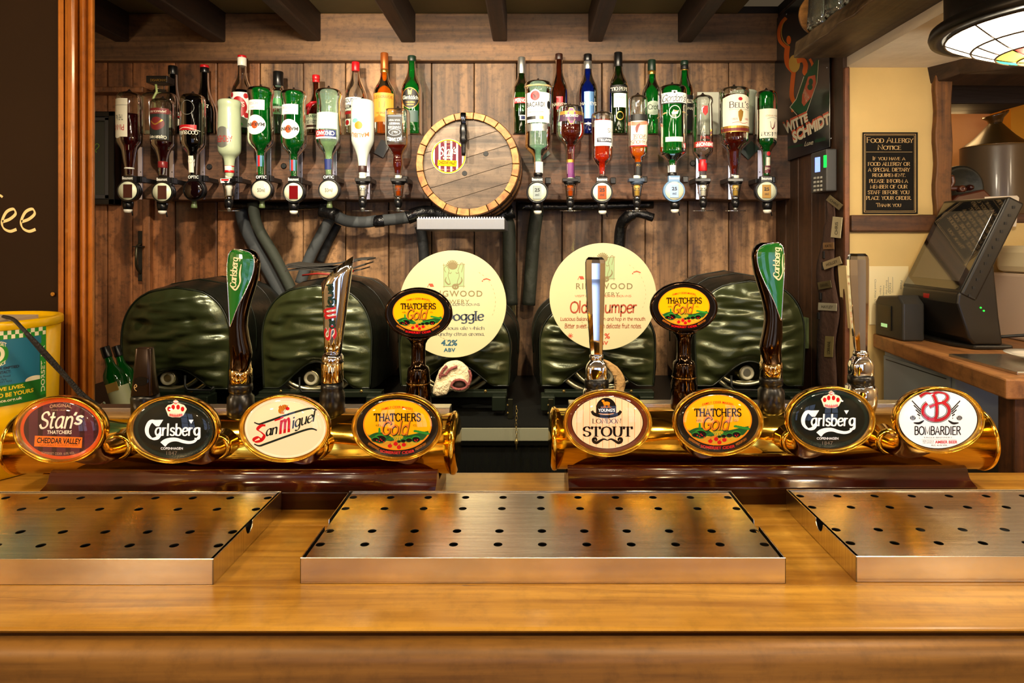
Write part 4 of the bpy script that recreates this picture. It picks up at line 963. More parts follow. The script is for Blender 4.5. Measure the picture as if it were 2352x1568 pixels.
# short black lever seen from its edge
t = Sub('tap_handle', FL if 333 < 1219 else FR, 'short tapered black tap handle at the left end')
S_ = Solid(1.10, [(798, 317, 350, 9), (800, 315, 351, 10), (860, 311, 355, 13), (905, 308, 360, 20)], 5, 0)
S_.mesh(MB(), 32).build('lever', mat('bronze_black', '#2a1c10', .22, .7), t, .001, 2)
pp = Print(lambda px, py, off: S_.surf(px, py, off)); pp.oval(333, 872, 17, 10, mat('dark_dish', '#0b0704', .15, .6), 12)
pp.line([(325, 893), (321, 890), (319, 884), (322, 879), (325, 883), (320, 887)], 1.6, mat('pale_mark', '#b08f5a', .5), True); pp.build('thumb_dish', t)
base_cyl(t, 334, 1.105, [(904, 28), (912, 30), (955, 29)], BLACK, 'socket')
# ---------------- shelf timber, barrel ----------------
YSF = 2.36
sh = thing('shelf_timber', 'thick rough dark timber across the back wall carrying the bottles', 'shelf', (0, 2.42, P(0, 458, YSF).z))
zt_ = P(0, 309, YSF).z; zb_ = P(0, 458, YSF).z
for a, b in ((322, 1000), (1150, 1826)):
    n_ = 16; rs = []
    for i in range(n_ + 1):
        x = P(a + (b - a) * i / n_, 0, YSF).x; w1, w2 = .0018 * math.sin(i * 1.9), .003 * math.sin(i * 1.3 + a)
        rs.append([(x, YSF + w1, zb_ + w2), (x, YSF - w1, zt_), (x, 2.499, zt_), (x, 2.499, zb_ + w2)])
    MB().rings(rs, 0, False).build('timber', SHELFW, sh, .005)
for px, py in ((480, 383), (651, 381), (1592, 375)):
    MB().lathe(P(px, py, YSF - .0035), [(.008, 0), (.011, .002), (.0075, .003)], 14, 'y').build('bolt_hole', BLACKM, sh)

bc = P(1074, 376, 2.09); BY = 2.09; k = BY / F
br = thing('cider_barrel', 'small wooden cider barrel end mounted among the bottles', 'barrel', (bc.x, BY + .12, bc.z - 119 * k))
OAKB = wood('barrel_head_wood', '#86705a', '#43362a', 'x', .8, .5, .25, stain=.5, rnd=.12); STV = wood('barrel_stave_wood', '#cf9450', '#8c5628', 'y', .8, .55, .3, stain=.3, rnd=.18)
angs = [i * 2 * PI / 21 + .05 * math.sin(i * 2.3) for i in range(21)]; angs.append(angs[0] + 2 * PI)
Dp = .268
def bulge(t): return 1 + .05 * math.sin(PI * min(t * .62, 1))
for a, b in zip(angs, angs[1:]):
    rs = []
    for j in range(5):
        t = j / 4; y = BY + Dp * t; ro = 118.5 * k * bulge(t); ri = ro - 15 * k
        g = .008; sub_ = [a + g + (b - a - 2 * g) * q for q in (0, .5, 1)]
        rs.append([(bc.x + ro * math.cos(u), y, bc.z + ro * math.sin(u)) for u in sub_] + [(bc.x + ri * math.cos(u), y, bc.z + ri * math.sin(u)) for u in sub_[::-1]])
    MB().rings(rs, 0, False).build('stave', STV, br, .0015)
# head of five boards running diagonally
R0 = 103 * k; th = math.radians(17)
cuts = [-R0, -.66 * R0, -.27 * R0, .15 * R0, .52 * R0, R0]
for i, (c0, c1) in enumerate(zip(cuts, cuts[1:])):
    c0_, c1_ = c0 + .0006, c1 - .0006; up = []; dn = []
    for q in range(13):
        v = c0_ + (c1_ - c0_) * q / 12; h = math.sqrt(max(R0 * R0 - v * v, 0)); up.append((h, v)); dn.append((-h, v))
    loop = up + dn[::-1]
    W2 = lambda u, v, y: (bc.x + u * math.cos(th) - v * math.sin(th), y, bc.z + u * math.sin(th) + v * math.cos(th))
    MB().hexa([W2(u, v, BY + .012) for u, v in loop], [W2(u, v, BY + .03) for u, v in loop]).build('head_board', OAKB, br, .0006)
for t0, t1 in ((.06, .2), (.42, .56)):
    rs = [[(bc.x + (118.5 * k * bulge(t) + e) * math.cos(2 * PI * i / 64), BY + Dp * t, bc.z + (118.5 * k * bulge(t) + e) * math.sin(2 * PI * i / 64)) for i in range(64)] for t, e in ((t0, 0), (t0, .0025), (t1, .0025), (t1, 0))]
    MB().rings(rs, 0, True, False).build('hoop', mat('rusty_hoop', '#2e221c', .45, .8, var=.4, vscale=14, col2='#5a3a24'), br)
for px, py in ((1116, 353), (1067, 398)):
    c = P(px, py, BY + .0115); MB().lathe(c, [(.0075, -.0006), (.0085, 0), (.0075, .001)], 16, 'y').build('peg_hole', BLACKM, br)
p = Print(flat(BY + .0105), .0002)
p.oval(1030, 359, 40, 40, WHITEL)
stans(p, 1030, 359, .395, False, False)
p.build('round_sticker', br)
# barrel tap
tp = Sub('barrel_tap', br)
S_ = Solid(BY - .02, [(259, 1058, 1070, 3), (262, 1057.5, 1070.5, 5), (284, 1058.5, 1070.5, 6)], 4, 0); S_.mesh(MB(), 16).build('lever', mat('tap_chrome', '#30323a', .15, 1.0), tp, .0006)
lathe_px(BY - .02, 1064.5, [(283, 5), (288, 8), (300, 9), (306, 9), (310, 8), (318, 9), (325, 9), (329, 6), (333, 5.5), (350, 5), (358, 4.5)], 2, 0).mesh(MB(), 20).build('tap_body', BLACK, tp)
MB().lathe(P(1066, 318, BY - .02), [(.008, 0), (.009, .012), (.009, .034)], 16, 'y').build('tap_spigot', BLACK, tp)
# tray under the barrel
tr = thing('barrel_drip_tray', 'bright aluminium drip tray under the barrel', 'tray', P(1058, 527, 2.12))
a = P(957, 527, 2.03); b = P(1159, 497, 2.03)
b.z -= .0062
MB().box(a.x, b.x, 2.03, 2.35, a.z, b.z).build('tray_body', mat('brushed_aluminium', '#9a9da2', .42, 1.0, bump=.05, bscale=12, stretch=(40, 1, 1)), tr, .0015)
m_ = MB()
for i in range(33):
    x = a.x + .006 + i * (b.x - a.x - .012) / 32; m_.box(x - .0022, x + .0022, 2.035, 2.20, b.z, b.z + .0052)
o = m_.build('grille', ALU, tr)
MB().box(P(1110, 0, 2.2).x, P(1125, 0, 2.2).x, 2.24, 2.3, b.z, P(0, 470, 2.3).z).build('bracket', BLACKM, tr)

# ---------------- bottles ----------------
GREEN = glass('green_glass', '#46c865', .45, .20, 1.0, dcol='#087a24'); DGREEN = glass('dark_green_glass', '#4f7a2a', .5, .12, 1.0, dcol='#1c3a0c')
CLEAR = glass('clear_glass', (.97, .99, .97), .2, .0, .9); BLACKG = glass('black_glass', '#2a1a10', .5, .3, 1.0, dcol='#0c0807'); BLUEG = glass('blue_glass', '#2450c8', .5, .22, 1.0, dcol='#0a2076')
AMBERG = glass('brown_glass', '#a04a10', .5, .18, 1.0, dcol='#521e04'); ORANGEG = glass('amber_whisky', '#ffb040', .45, .22, 1.0, dcol='#d0700c'); TEALG = glass('pale_green_glass', '#dcf8e8', .25, .10, 1.0, dcol='#c8f0da')
FROST = mat('frosted_bottle', '#b3bf9c', .3, spec=.6, coat=.3); MILK = mat('white_bottle', '#d6dfd4', .25, coat=.5)
LQ_RED = glass('dark_red_liquid', '#b00a14', .4, .35, .1, dcol='#2a0406'); LQ_BRN = glass('brown_liquid', '#d04c0c', .35, .35, .1, dcol='#4c1206'); LQ_AMB = glass('amber_liquid', '#ffa030', .35, .35, .1, dcol='#d86a08'); LQ_ORG = glass('cognac_liquid', '#ff5a14', .35, .35, .1, dcol='#b82c04')
LQ_CLR = glass('clear_liquid', (.93, 1, .96), .25, .10, .3, 1.33, dcol='#c0ecd4'); LQ_BLK = glass('black_liquid', '#100604', .4, .5, .1, dcol='#060202'); LQ_PALE = glass('pale_liquid', '#eef4b8', .3, .22, .4, dcol='#c8d070')
def bottle(name, label, group, cx, Y, prof, g, e=2.0, dr=1.0, liquid=None, lev=None, cap=None, K=28, prints=None, extra=None, smooth=2):
    """prof: (py, half width); cap: (py0, py1, half width, material); liquid filled between lev rows"""
    base = prof[-1][0]
    t = thing(name, label, 'bottle', P(cx, base, Y), group)
    S_ = lathe_px(Y, cx, prof, e, smooth, dr)
    if liquid: S_.mesh(MB(), K, inset=1.3, y0=lev[0], y1=lev[1]).build('liquid', liquid, t)
    S_.mesh(MB(), K).build('glass_body', g, t)
    if cap:
        for c_ in (cap if isinstance(cap, list) else [cap]):
            lathe_px(Y, cx, [(c_[0], c_[2] * .92), (c_[0] + 1.2, c_[2]), (c_[1] - .6, c_[2]), (c_[1], c_[2] * .97)], 2 if len(c_) < 5 else c_[4], 0).mesh(MB(), K).build('cap' if c_[0] < (prof[0][0] + base) / 2 else 'neck_sleeve', c_[3], t)
    if prints:
        p = Print(S_.surf, .00016); prints(p); p.build('label', t)
    if extra: extra(t, S_)
    return t
SG = 'upright bottles on the shelf timber'
YU = 2.43; B0 = 311
def up(cx, top, hw, sh_y, neck, g, label, cap, prints=None, base=B0, nb=None, Yu=YU, **kw):
    """upright bottle: neck half width, shoulder row, body half width"""
    nb = nb or sh_y - 45
    prof = [(top + 1, neck * .95), (top + 4, neck), (nb, neck), (nb + (sh_y - nb) * .35, neck + (hw - neck) * .22), (nb + (sh_y - nb) * .75, hw * .9), (sh_y, hw), (sh_y + 10, hw), (base - 8, hw), (base - 2, hw * .98), (base, hw * .85)]
    return bottle('spirit_bottle', label, SG, cx, Yu, prof, g, cap=cap, prints=prints, **kw)
def cap_(t, a, b, h, m, *r): return (a, b, h, m) + r
SILV = mat('silver_foil', '#c4c4be', .3, .9); REDC = mat('red_cap', '#c01018', .35); BLKC = mat('black_cap', '#0e0d0d', .3); GLDF = mat('gold_foil', '#c79a4c', .3, .9); ORF = mat('orange_foil', '#b8632a', .35, .6); DGC = mat('dark_green_cap', '#10281a', .4)
up(397, 152, 24, 262, 9.5, BLACKG, 'dark liqueur bottle with red banner label, leftmost upright', (152, 172, 10, BLKC), lambda p: (p.oval(402, 283, 18, 14, CREAM), p.text('BAILEYS', 0, 0, 0, 0, WHITEL, quad=[(384, 268), (420, 268), (420, 260), (384, 260)], bold=.02), p.line([(380, 272), (402, 262), (424, 272)], 7, REDP, True)), nb=196, Yu=2.45)
up(470, 150, 27, 256, 9, BLACKG, 'black liqueur bottle with red cap and slanting red stripe', [(150, 156, 9.8, REDC), (156, 168, 9.6, BLKC)], lambda p: (p.text('Maria', 458, 241, 488, 252, CREAM, style='pen', w=.7, shear=.2), p.poly([(467, 262), (478, 258), (478, 306), (470, 306)], mat('pinkish_red', '#b81e3c', .4))), nb=196)
def straw(p):
    p.rect(536, 216, 577, 296, WHITEL)
    p.oval(557, 250, 17, 24, REDP); p.text('WKD\'S', 545, 238, 570, 250, CREAM, style='pen', w=1.2)
    for x, y in ((541, 222), (572, 224), (541, 270), (573, 268), (548, 282)): p.oval(x, y, 4, 6, REDP, 8)
    p.line([(548, 288), (556, 278), (566, 290)], 3, pm('leaf_green', '#2f8a2c', .35), True)
up(556, 128, 23, 212, 9, CLEAR, 'clear bottle with strawberries on its white label', [(128, 133, 9.6, REDC), (133, 152, 9.8, WHITEP)], straw, nb=168, liquid=LQ_BLK, lev=(208, 309))
up(639, 165, 21, 214, 10.5, TEALG, 'clear bottle with black cap behind the green vermouths', (165, 198, 11.5, BLKC), lambda p: (p.rect(620, 248, 660, 266, WHITEL), p.text('AMER', 624, 253, 650, 262, REDP, bold=.02), p.rect(620, 230, 660, 247, mat('p_green', '#2c8a3a', .4))), nb=200, liquid=LQ_BRN, lev=(262, 309))
def ribbon(t, S_):
    R_ = mat('red_ribbon', '#a8101c', .35)
    MB().tube([S_.surf(704, 256, .002), S_.surf(712, 246, .004), S_.surf(722, 240, .005), S_.surf(732, 237, .003)], [.003, .006, .006, .003], 6).build('ribbon', R_, t)
    MB().tube([S_.surf(722, 240, .004), S_.surf(716, 252, .004), S_.surf(715, 268, .004)], [.004, .005, .005], 6).build('ribbon', R_, t)
up(726, 173, 25, 262, 7.5, AMBERG, 'brown bottle with red ribbon and red seal', [(173, 183, 8.6, REDC), (183, 190, 8.2, REDP)], lambda p: (p.rect(703, 266, 748, 300, CREAM), p.text('ORANGE', 706, 269, 744, 275, INK), p.text('and Marnier', 706, 277, 744, 288, INK, style='pen', w=.8, serif=True), p.rect(703, 291, 748, 296, mat('brown_band', '#4a2414', .5))), nb=215, extra=ribbon)
up(817, 143, 24, 218, 8, CLEAR, 'clear bottle with red screw cap behind the white bottle', (143, 164, 9, REDC), lambda p: (p.rect(794, 228, 840, 258, WHITEL), p.text('SOUTHERN', 796, 231, 838, 240, INK, bold=.02), p.text('COMFORT', 796, 244, 838, 254, INK, bold=.02), p.rect(794, 260, 840, 266, REDP), p.part('lower_label').rect(794, 277, 840, 292, WHITEL), p.oval(803, 285, 5, 6, REDP)), nb=168)
up(883, 122, 25, 214, 8, ORANGEG, 'golden whisky bottle with orange label and copper capsule', [(122, 160, 8.8, ORF), (160, 168, 9, GLDF)], lambda p: (p.rect(861, 218, 906, 284, mat('orange_label', '#e89a34', .5)), p.text('GLENMORANGIE', 862, 224, 905, 231, INK, style='pen', w=.8, serif=True), p.poly([(876, 238), (890, 238), (888, 252), (876, 252)], mat('ochre_mark', '#9a5410', .5)), p.text('THE ORIGINAL', 868, 262, 898, 266, INK)), nb=172)
def gfid(p):
    p.oval(946, 230, 20, 24, GOLDP); p.oval(946, 230, 18.5, 22.5, INK); p.text('Glenfiddich', 929, 224, 964, 233, CREAM, style='pen', w=1.0, serif=True)
    p.poly([(942, 222), (941, 210), (946, 214), (951, 209), (949, 222)], GOLDP); p.text('SPECIAL RESERVE', 935, 238, 957, 241, GOLDP); p.text('SINGLE MALT', 937, 244, 955, 246.5, GOLDP)
    p.part('lower_label').rect(930, 258, 963, 284, mat('slate_label', '#33504a', .5)); p.text('12', 935, 262, 944, 270, CREAM)
up(946, 129, 23.5, 206, 8.5, GREEN, 'green triangular whisky bottle left of the barrel', (129, 142, 9.8, DGC), gfid, nb=160, e=2.4)
def pernod(p):
    p.poly([(1180, 232), (1184, 215), (1212, 215), (1217, 232), (1217, 248), (1210, 258), (1186, 258), (1180, 248)], WHITEL)
    p.rect(1181, 228, 1216, 241, REDP, 8); p.text('PERNOD', 1183, 230, 1215, 239, WHITEL, bold=.03); p.part('lower_label').rect(1194, 268, 1212, 280, WHITEL); p.rect(1197, 270, 1212, 278, mat('p_blue', '#1c2a60', .5))
up(1198, 132, 21, 206, 8, DGREEN, 'dark green aniseed bottle with silver capsule and red banner', (132, 170, 9, SILV), pernod, nb=172)
up(1284, 124, 21, 208, 8, AMBERG, 'brown sherry bottle behind the goblet bottle', (124, 138, 8.6, mat('brown_cap', '#2a120a', .4)), lambda p: (p.rect(1277, 226, 1292, 256, mat('p_red2', '#b82434', .4)), p.text('HARVEYS', 1268, 240, 1301, 248, CREAM)), nb=160)
up(1350, 125, 22.5, 206, 9, BLUEG, 'deep blue sherry bottle with silver neck band', [(125, 141, 9.6, BLKC), (141, 160, 9.4, SILV)], lambda p: (p.rect(1340, 215, 1362, 276, mat('silver_blue', '#5a83b4', .35, .4)), p.text('HARVEYS', 1332, 238, 1368, 246, CREAM, style='pen', w=.8, serif=True), p.part('lower_label').rect(1336, 286, 1366, 289, SILV)), nb=164)
up(1420, 121, 23.5, 200, 9, DGREEN, 'dark green dry sherry bottle with black shoulder band', (121, 154, 9.6, BLKC), lambda p: (p.rect(1397, 200, 1443, 217, INK), p.text('TIO PEPE', 1401, 205, 1440, 213, CREAM, style='pen', w=1.1, nib=0, serif=True), p.rect(1407, 219, 1436, 251, WHITEL), p.text('FINO', 1414, 226, 1429, 231, mat('grey_ink', '#77766c', .5)), p.part('emblem').ring(1421, 270, 8, 9, 2, GOLDP)), nb=158)
up(1497, 138, 22, 214, 8.5, GREEN, 'green sherry bottle with dark green capsule, behind the green gin', [(138, 163, 9.2, DGC), (163, 172, 9, GLDF)], lambda p: (p.oval(1497, 252, 20, 16, mat('pale_label', '#a9b8a4', .5)), p.text('Croft', 1485, 243, 1513, 256, INK, style='pen', w=1, serif=True)), nb=176)
up(1572, 140, 21, 212, 8.5, GREEN, 'green bottle with round dark cap, rightmost upright', [(140, 150, 9.2, DGC), (150, 160, 8.8, INK), (160, 163, 9.1, GLDF)], lambda p: (p.rect(1554, 222, 1590, 302, INK), p.text('NOILLY', 1560, 232, 1588, 241, CREAM, bold=.02), p.text('ORIGINAL', 1558, 250, 1589, 256, CREAM)), nb=168)
# clear decanter with a square black stopper
def dis(t, S_):
    MB().box(*[v for v in (P(341, 0, 2.36).x, P(389, 0, 2.36).x)], 2.345, 2.395, P(0, 192, 2.36).z, P(0, 176, 2.36).z).build('stopper', BLKC, t, .0015)
    q = Print(flat(2.345), .0003); q.text('DISARONNO', 345, 181, 384, 187, GOLDP, style='pen', w=.9, serif=True); q.build('stopper_lettering', t)
    MB().tube([P(356, 246, 2.36), P(352, 225, 2.36), P(360, 210, 2.36), P(358, 194, 2.36)], .004, 6).build('pourer', mat('pale_green_plastic', '#aab872', .4), t)
bottle('decanter_bottle', 'empty square clear decanter with a flat black stopper', SG, 367, 2.385, [(192, 10), (209, 11), (214, 30), (220, 37), (232, 37.5), (300, 35), (309, 33), (311, 31)], CLEAR, e=5, dr=.45, extra=dis, liquid=LQ_CLR, lev=(300, 310), smooth=1)

OG = 'upside-down bottles on optics'
YO = 2.255
def inv(cx, rows, g, label, **kw):
    return bottle('optic_bottle', label, OG, cx, YO, rows, g, **kw)
def knob(t, px, py, Y=YO):
    MB().lathe(P(px, py + 4, Y), [(.011, 0), (.010, .004), (.004, .008), (.003, .0115), (.001, .0125)], 14).build('hanging_knob', mat('dark_knob', '#1c1412', .3), t)
kb = lambda px, py: (lambda t, S_: knob(t, px, py))
grey = mat('grey_ink', '#77766c', .5)
R180 = dict(rot=180)
# 1 clear bottle of dark red
def p1_(p):
    p.rect(272, 231, 308, 318, CREAM); p.rect(272, 246, 308, 246.8, grey); p.text('PIMMS', 272, 290, 302, 304, REDP, rot=180, w=1.0, style='pen'); p.text('THE No.', 280, 268, 300, 281, grey, rot=180, bold=.01)
    p.oval(285, 314, 8, 7, CREAM); p.part('neck_label').poly([(275, 335), (308, 335), (305, 346), (280, 346)], CREAM)
inv(297, [(212, 10), (214, 20), (222, 26), (240, 27), (320, 27), (330, 25), (342, 17), (350, 15), (372, 12), (386, 9), (407, 8)], CLEAR, 'upside-down clear bottle of dark red liqueur, first optic from left', liquid=LQ_RED, lev=(262, 400), prints=p1_, extra=kb(297, 209), cap=(385, 388.5, 10.5, WHITEP))
def p2_(p):
    p.rect(350, 256, 396, 324, mat('deep_label', '#1c2420', .5)); p.rect(350, 253, 396, 266, mat('maroon_label', '#6a1414', .5)); p.text('JAMAICA RUM', 353, 257, 393, 263, CREAM, rot=180)
    p.text('Captain Morgan', 350, 313, 393, 323, CREAM, rot=180, style='pen', w=1.1); p.oval(374, 288, 16, 15, mat('maroon_label', '#6a1414', .5)); p.line([(360, 282), (372, 290), (386, 280)], 3, GOLDP, True)
inv(374, [(228, 12), (230, 22), (238, 26), (250, 26), (326, 26), (336, 25), (346, 17), (358, 12), (372, 9.5), (404, 8.5)], CLEAR, 'upside-down rum bottle with dark red label', liquid=LQ_RED, lev=(326, 400), prints=p2_, extra=kb(374, 225), cap=(371, 386, 10.4, mat('red_clear_sleeve', '#7a1c1c', .35)))
def p3_(p):
    p.rect(418, 291, 462, 303, REDP); p.text('COCKBURNS', 419, 304, 464, 313, CREAM, rot=180, style='pen', w=.8, serif=True); p.line([(418, 303), (440, 297), (470, 305)], 1.2, CREAM, True); p.ring(444, 252, 14, 16, .7, grey)
    p.part('neck_label').rect(438, 359, 449, 397, CREAM, 4); p.oval(443, 371, 6.5, 7, CREAM); p.ring(443, 371, 4.5, 4.5, .6, grey)
inv(443, [(217, 12), (219, 22), (228, 27), (245, 27.5), (326, 27.5), (338, 24), (350, 14), (358, 11), (384, 10), (404, 8.5)], BLACKG, 'upside-down black port bottle with red band', prints=p3_, extra=kb(443, 214))
inv(527, [(229, 14), (231, 24), (240, 25.5), (250, 23.5), (262, 24.5), (342, 25.5), (354, 22), (362, 13), (372, 11), (394, 10), (407, 8)], FROST, 'upside-down frosted pale green bottle with silver roundel', prints=lambda p: (p.oval(521, 318, 19, 24, mat('silver_roundel', '#a4a79c', .3, .7)), p.text('ARCHERS', 504, 315, 543, 330, REDP, rot=180, style='pen', w=.9, serif=True), p.part('neck_label').rect(519, 382, 535, 392, WHITEL, 6)), cap=[(380, 384, 10.6, REDC), (391, 397, 10.6, REDC)], extra=kb(527, 226))
def mart(cx, lx, y):
    def f(p):
        p.rect(cx - 22, y + 35, cx + 17, y + 58, WHITEL); p.text('L. ROSSI', cx - 17, y + 40, cx + 12, y + 46, REDP, rot=180, style='pen', w=.6); p.text('EST. 1863', cx - 12, y + 51, cx + 8, y + 54, grey, rot=180)
        p.part('roundel').oval(lx, y + 92, 22, 22.5, WHITEL); p.oval(lx, y + 92, 7.5, 9, mat('roundel_red', '#d2480e', .5)); p.text('MARTINI', lx - 20, y + 87, lx + 20, y + 95.5, INK, rot=180, bold=.04)
        p.part('neck_label').rect(cx - 10, y + 159, cx + 9, y + 184, mat('neck_stripes', '#4a7aa0', .5), 6); p.rect(cx - 3, y + 159, cx + 2, y + 184, REDP, 3)
    return f
mr = lambda dy: [(201 + dy, 16), (203 + dy, 26), (208 + dy, 29.5), (216 + dy, 29.5), (224 + dy, 27), (236 + dy, 25.5), (262 + dy, 26.5), (310 + dy, 29.5), (328 + dy, 28.5), (340 + dy, 20), (350 + dy, 10.5), (360 + dy, 10), (404 + dy * .4, 9)]
inv(599, mr(0), GREEN, 'upside-down bright green vermouth bottle with white roundel', prints=mart(599, 597, 199), extra=kb(599, 198))
inv(675, mr(7), GREEN, 'upside-down vermouth bottle, dark contents, white roundel', liquid=LQ_BLK, lev=(240, 400), prints=mart(675, 673, 209), extra=kb(675, 205))
inv(755, mr(4)[:8] + [(332, 26.5), (344, 18), (354, 11), (364, 10), (404, 9)], TEALG, 'upside-down pale vermouth bottle with blue and red band', liquid=LQ_PALE, lev=(325, 400), prints=lambda p: (p.rect(733, 262, 779, 300, mat('mint_label', '#cfe2c6', .5)), p.rect(731, 303, 755, 318, REDP, 8), p.rect(755, 303, 777, 318, mat('band_blue', '#1c2c6a', .5), 8), p.text('CINZANO', 734, 305, 775, 315, WHITEL, rot=180, bold=.03), p.rect(731, 318, 778, 322, WHITEL), p.part('neck_label').rect(746, 366, 764, 390, mat('band_blue', '#1c2c6a', .5), 6)), extra=kb(755, 201))
inv(833, [(229, 12), (231, 23), (237, 25.5), (250, 26), (316, 26), (330, 24), (344, 17), (356, 13), (366, 11), (380, 9.5), (404, 8)], MILK, 'upside-down white rum liqueur bottle with orange motif', prints=lambda p: (p.oval(830, 292, 9, 9, mat('p_orange', '#d98214', .5)), p.oval(822, 281, 7, 5, mat('p_aqua', '#6fb6a8', .5)), p.text('MALIBU', 812, 306, 852, 316, mat('copper_ink', '#a86c3c', .5), rot=180, arc=4, bold=.02)), cap=(380, 396, 9.6, mat('brown_sleeve', '#3a2420', .4)), extra=kb(833, 226))
def jd(p):
    p.rect(894, 268, 929, 330, INK); p.ring(911.5, 308, 13, 7, 1, WHITEL); p.text('No.7', 905, 305, 918, 311, WHITEL, rot=180)
    p.text('JACK DANIELS', 895, 315, 928, 326, WHITEL, rot=180, bold=.03, arc=3); p.text('TENNESSEE', 897, 294, 926, 300, WHITEL, rot=180); p.text('WHISKEY', 899, 286, 924, 291, WHITEL, rot=180, bold=.03); p.text('SOUR MASH', 899, 279, 924, 283, WHITEL, rot=180); p.rect(896, 271, 927, 272, WHITEL)
inv(914, [(251, 14), (253, 24), (257, 26), (270, 26), (330, 26), (340, 22), (350, 14), (358, 10), (370, 12), (382, 11), (394, 8), (406, 7.5)], CLEAR, 'upside-down square whiskey bottle with black label, left of the barrel', e=5, liquid=LQ_BRN, lev=(334, 398), prints=jd, extra=kb(914, 248), smooth=1)
def bac(p):
    p.rect(1207, 218, 1266, 286, WHITEL); p.oval(1229, 226, 13.5, 14, WHITEL); p.oval(1229, 226, 10.5, 11, REDP); p.poly([(1222, 226), (1226, 222), (1229, 226), (1233, 222), (1237, 226), (1229, 232)], INK)
    p.text('BACARDI', 1210, 240, 1250, 251, INK, bold=.02, track=.1); p.oval(1260, 245, 4, 9, INK); p.text('CARTA BLANCA', 1212, 254, 1247, 258, grey); p.rect(1213, 262, 1248, 262.8, GOLDP); p.rect(1211, 272, 1230, 279, INK); p.rect(1238, 272, 1248, 279, GOLDP); p.part('silver_band').rect(1207, 289, 1256, 305, SILV); p.text('SUPERIOR', 1224, 294, 1250, 299, grey)
    p.part('neck_label').rect(1227, 372, 1247, 398, WHITEL, 6); p.line([(1229, 388), (1236, 382), (1245, 380)], .7, grey)
inv(1236, [(188, 20), (190, 29), (196, 31.5), (203, 31.5), (206, 30), (330, 30), (340, 30), (352, 17), (360, 10), (372, 9.5), (404, 9)], TEALG, 'upside-down clear white-rum bottle right of the barrel', liquid=LQ_CLR, lev=(335, 400), prints=bac, extra=lambda t, S_: (knob(t, 1236, 184), MB().tube([S_.surf(a, 202, .0) for a in (1205.5, 1215, 1236, 1257, 1266.5)], .0035, 6).build('rubber_band', mat('tan_band', '#b89a6a', .6), t)), cap=(397, 404, 10.5, BLKC))
def cour(p):
    p.rect(1281, 260, 1341, 268, GOLDP); p.rect(1281, 268, 1341, 283, mat('plum_label', '#3a1436', .5)); pl = [(1294, 271), (1304, 262), (1306, 254), (1314, 254), (1318, 262), (1328, 271), (1318, 280), (1314, 289), (1307, 289), (1303, 280)]
    p.poly([(1311 + (a - 1311) * 1.07, 271 + (b - 271) * 1.07) for a, b in pl], GOLDP); p.poly(pl, mat('plum_shield', '#6a2a68', .45)); p.text('COURVOISIER', 1297, 268, 1326, 274, CREAM, rot=180, bold=.02)
    p.part('neck_label').rect(1301, 373, 1320, 408, mat('plum_shield', '#6a2a68', .45), 6); p.rect(1301, 367, 1320, 374, GOLDP, 6)
inv(1310, [(244, 22), (246, 27.5), (256, 29), (276, 31), (300, 33), (314, 31), (326, 22), (334, 13), (342, 11), (366, 10), (400, 9.5), (409, 8.5)], CLEAR, 'upside-down goblet-shaped cognac bottle with purple shield', liquid=LQ_BRN, lev=(288, 404), prints=cour, extra=kb(1310, 242))
def marte(p):
    p.rect(1364, 280, 1406, 338, WHITEL); p.text('VS', 1393, 298, 1405, 308, INK, rot=180, style='pen', w=.8, serif=True); p.text('COGNAC FINE', 1367, 300, 1390, 303, grey, rot=180); p.rect(1369, 320, 1403, 330, mat('band_navy', '#1a1e38', .5), 8); p.text('MARTELL', 1371, 322, 1401, 328, WHITEL, rot=180, bold=.02)
inv(1383, [(258, 12), (260, 22), (266, 25), (280, 24.5), (360, 24.5), (368, 22), (378, 12), (386, 9), (404, 8.5)], CLEAR, 'upside-down cognac bottle, glowing red, with white label', liquid=LQ_ORG, lev=(276, 400), prints=marte, extra=kb(1383, 255))
def grou(p):
    p.rect(1444, 266, 1487, 338, CREAM); p.rect(1444, 266, 1487, 281, INK); p.line([(1444, 285), (1460, 288), (1487, 284)], 8, mat('salmon', '#c87a5c', .5), True); p.line([(1466, 288), (1460, 296), (1459, 308)], 7, mat('grouse_brown', '#7a2a1a', .5), True, taper=True)
    p.text('GROUSE', 1451, 312, 1482, 323, mat('maroon_label', '#6a1414', .5), rot=180, style='pen', w=.8, serif=True); p.text('FAMOUS', 1447, 325, 1484, 334, mat('maroon_label', '#6a1414', .5), rot=180, style='pen', w=.9, serif=True); p.rect(1444, 336, 1487, 339, REDP)
    p.part('neck_label').rect(1456, 373, 1475, 403, INK, 6); p.text('FG', 1461, 378, 1470, 383, GOLDP)
inv(1465.5, [(220, 10), (222, 18), (228, 21.5), (240, 22), (346, 22), (358, 20), (366, 12), (374, 9), (404, 8.5)], CLEAR, 'upside-down whisky bottle with game bird label', liquid=LQ_AMB, lev=(330, 400), prints=grou, extra=kb(1465, 217))
def gord(p):
    p.rect(1511, 219, 1576, 242, WHITEL); p.rect(1536, 215, 1548, 224, WHITEL, 4); p.oval(1542, 219, 2.5, 2.5, INK, 8); p.text("Gordon's", 1517, 223, 1570, 240, INK, style='pen', w=.75, shear=.4); p.rect(1511, 242, 1576, 244.5, INK)
    p.part('emblem').ring(1543, 263, 12.5, 14, 1.6, CREAM); p.poly([(1535, 266), (1540, 258), (1546, 262), (1552, 259), (1549, 268), (1538, 269)], CREAM); p.part('lower_label').rect(1523, 319, 1562, 330, mat('mint_label', '#cfe2c6', .5)); p.part('neck_label').rect(1534, 380, 1553, 396, WHITEL, 6)
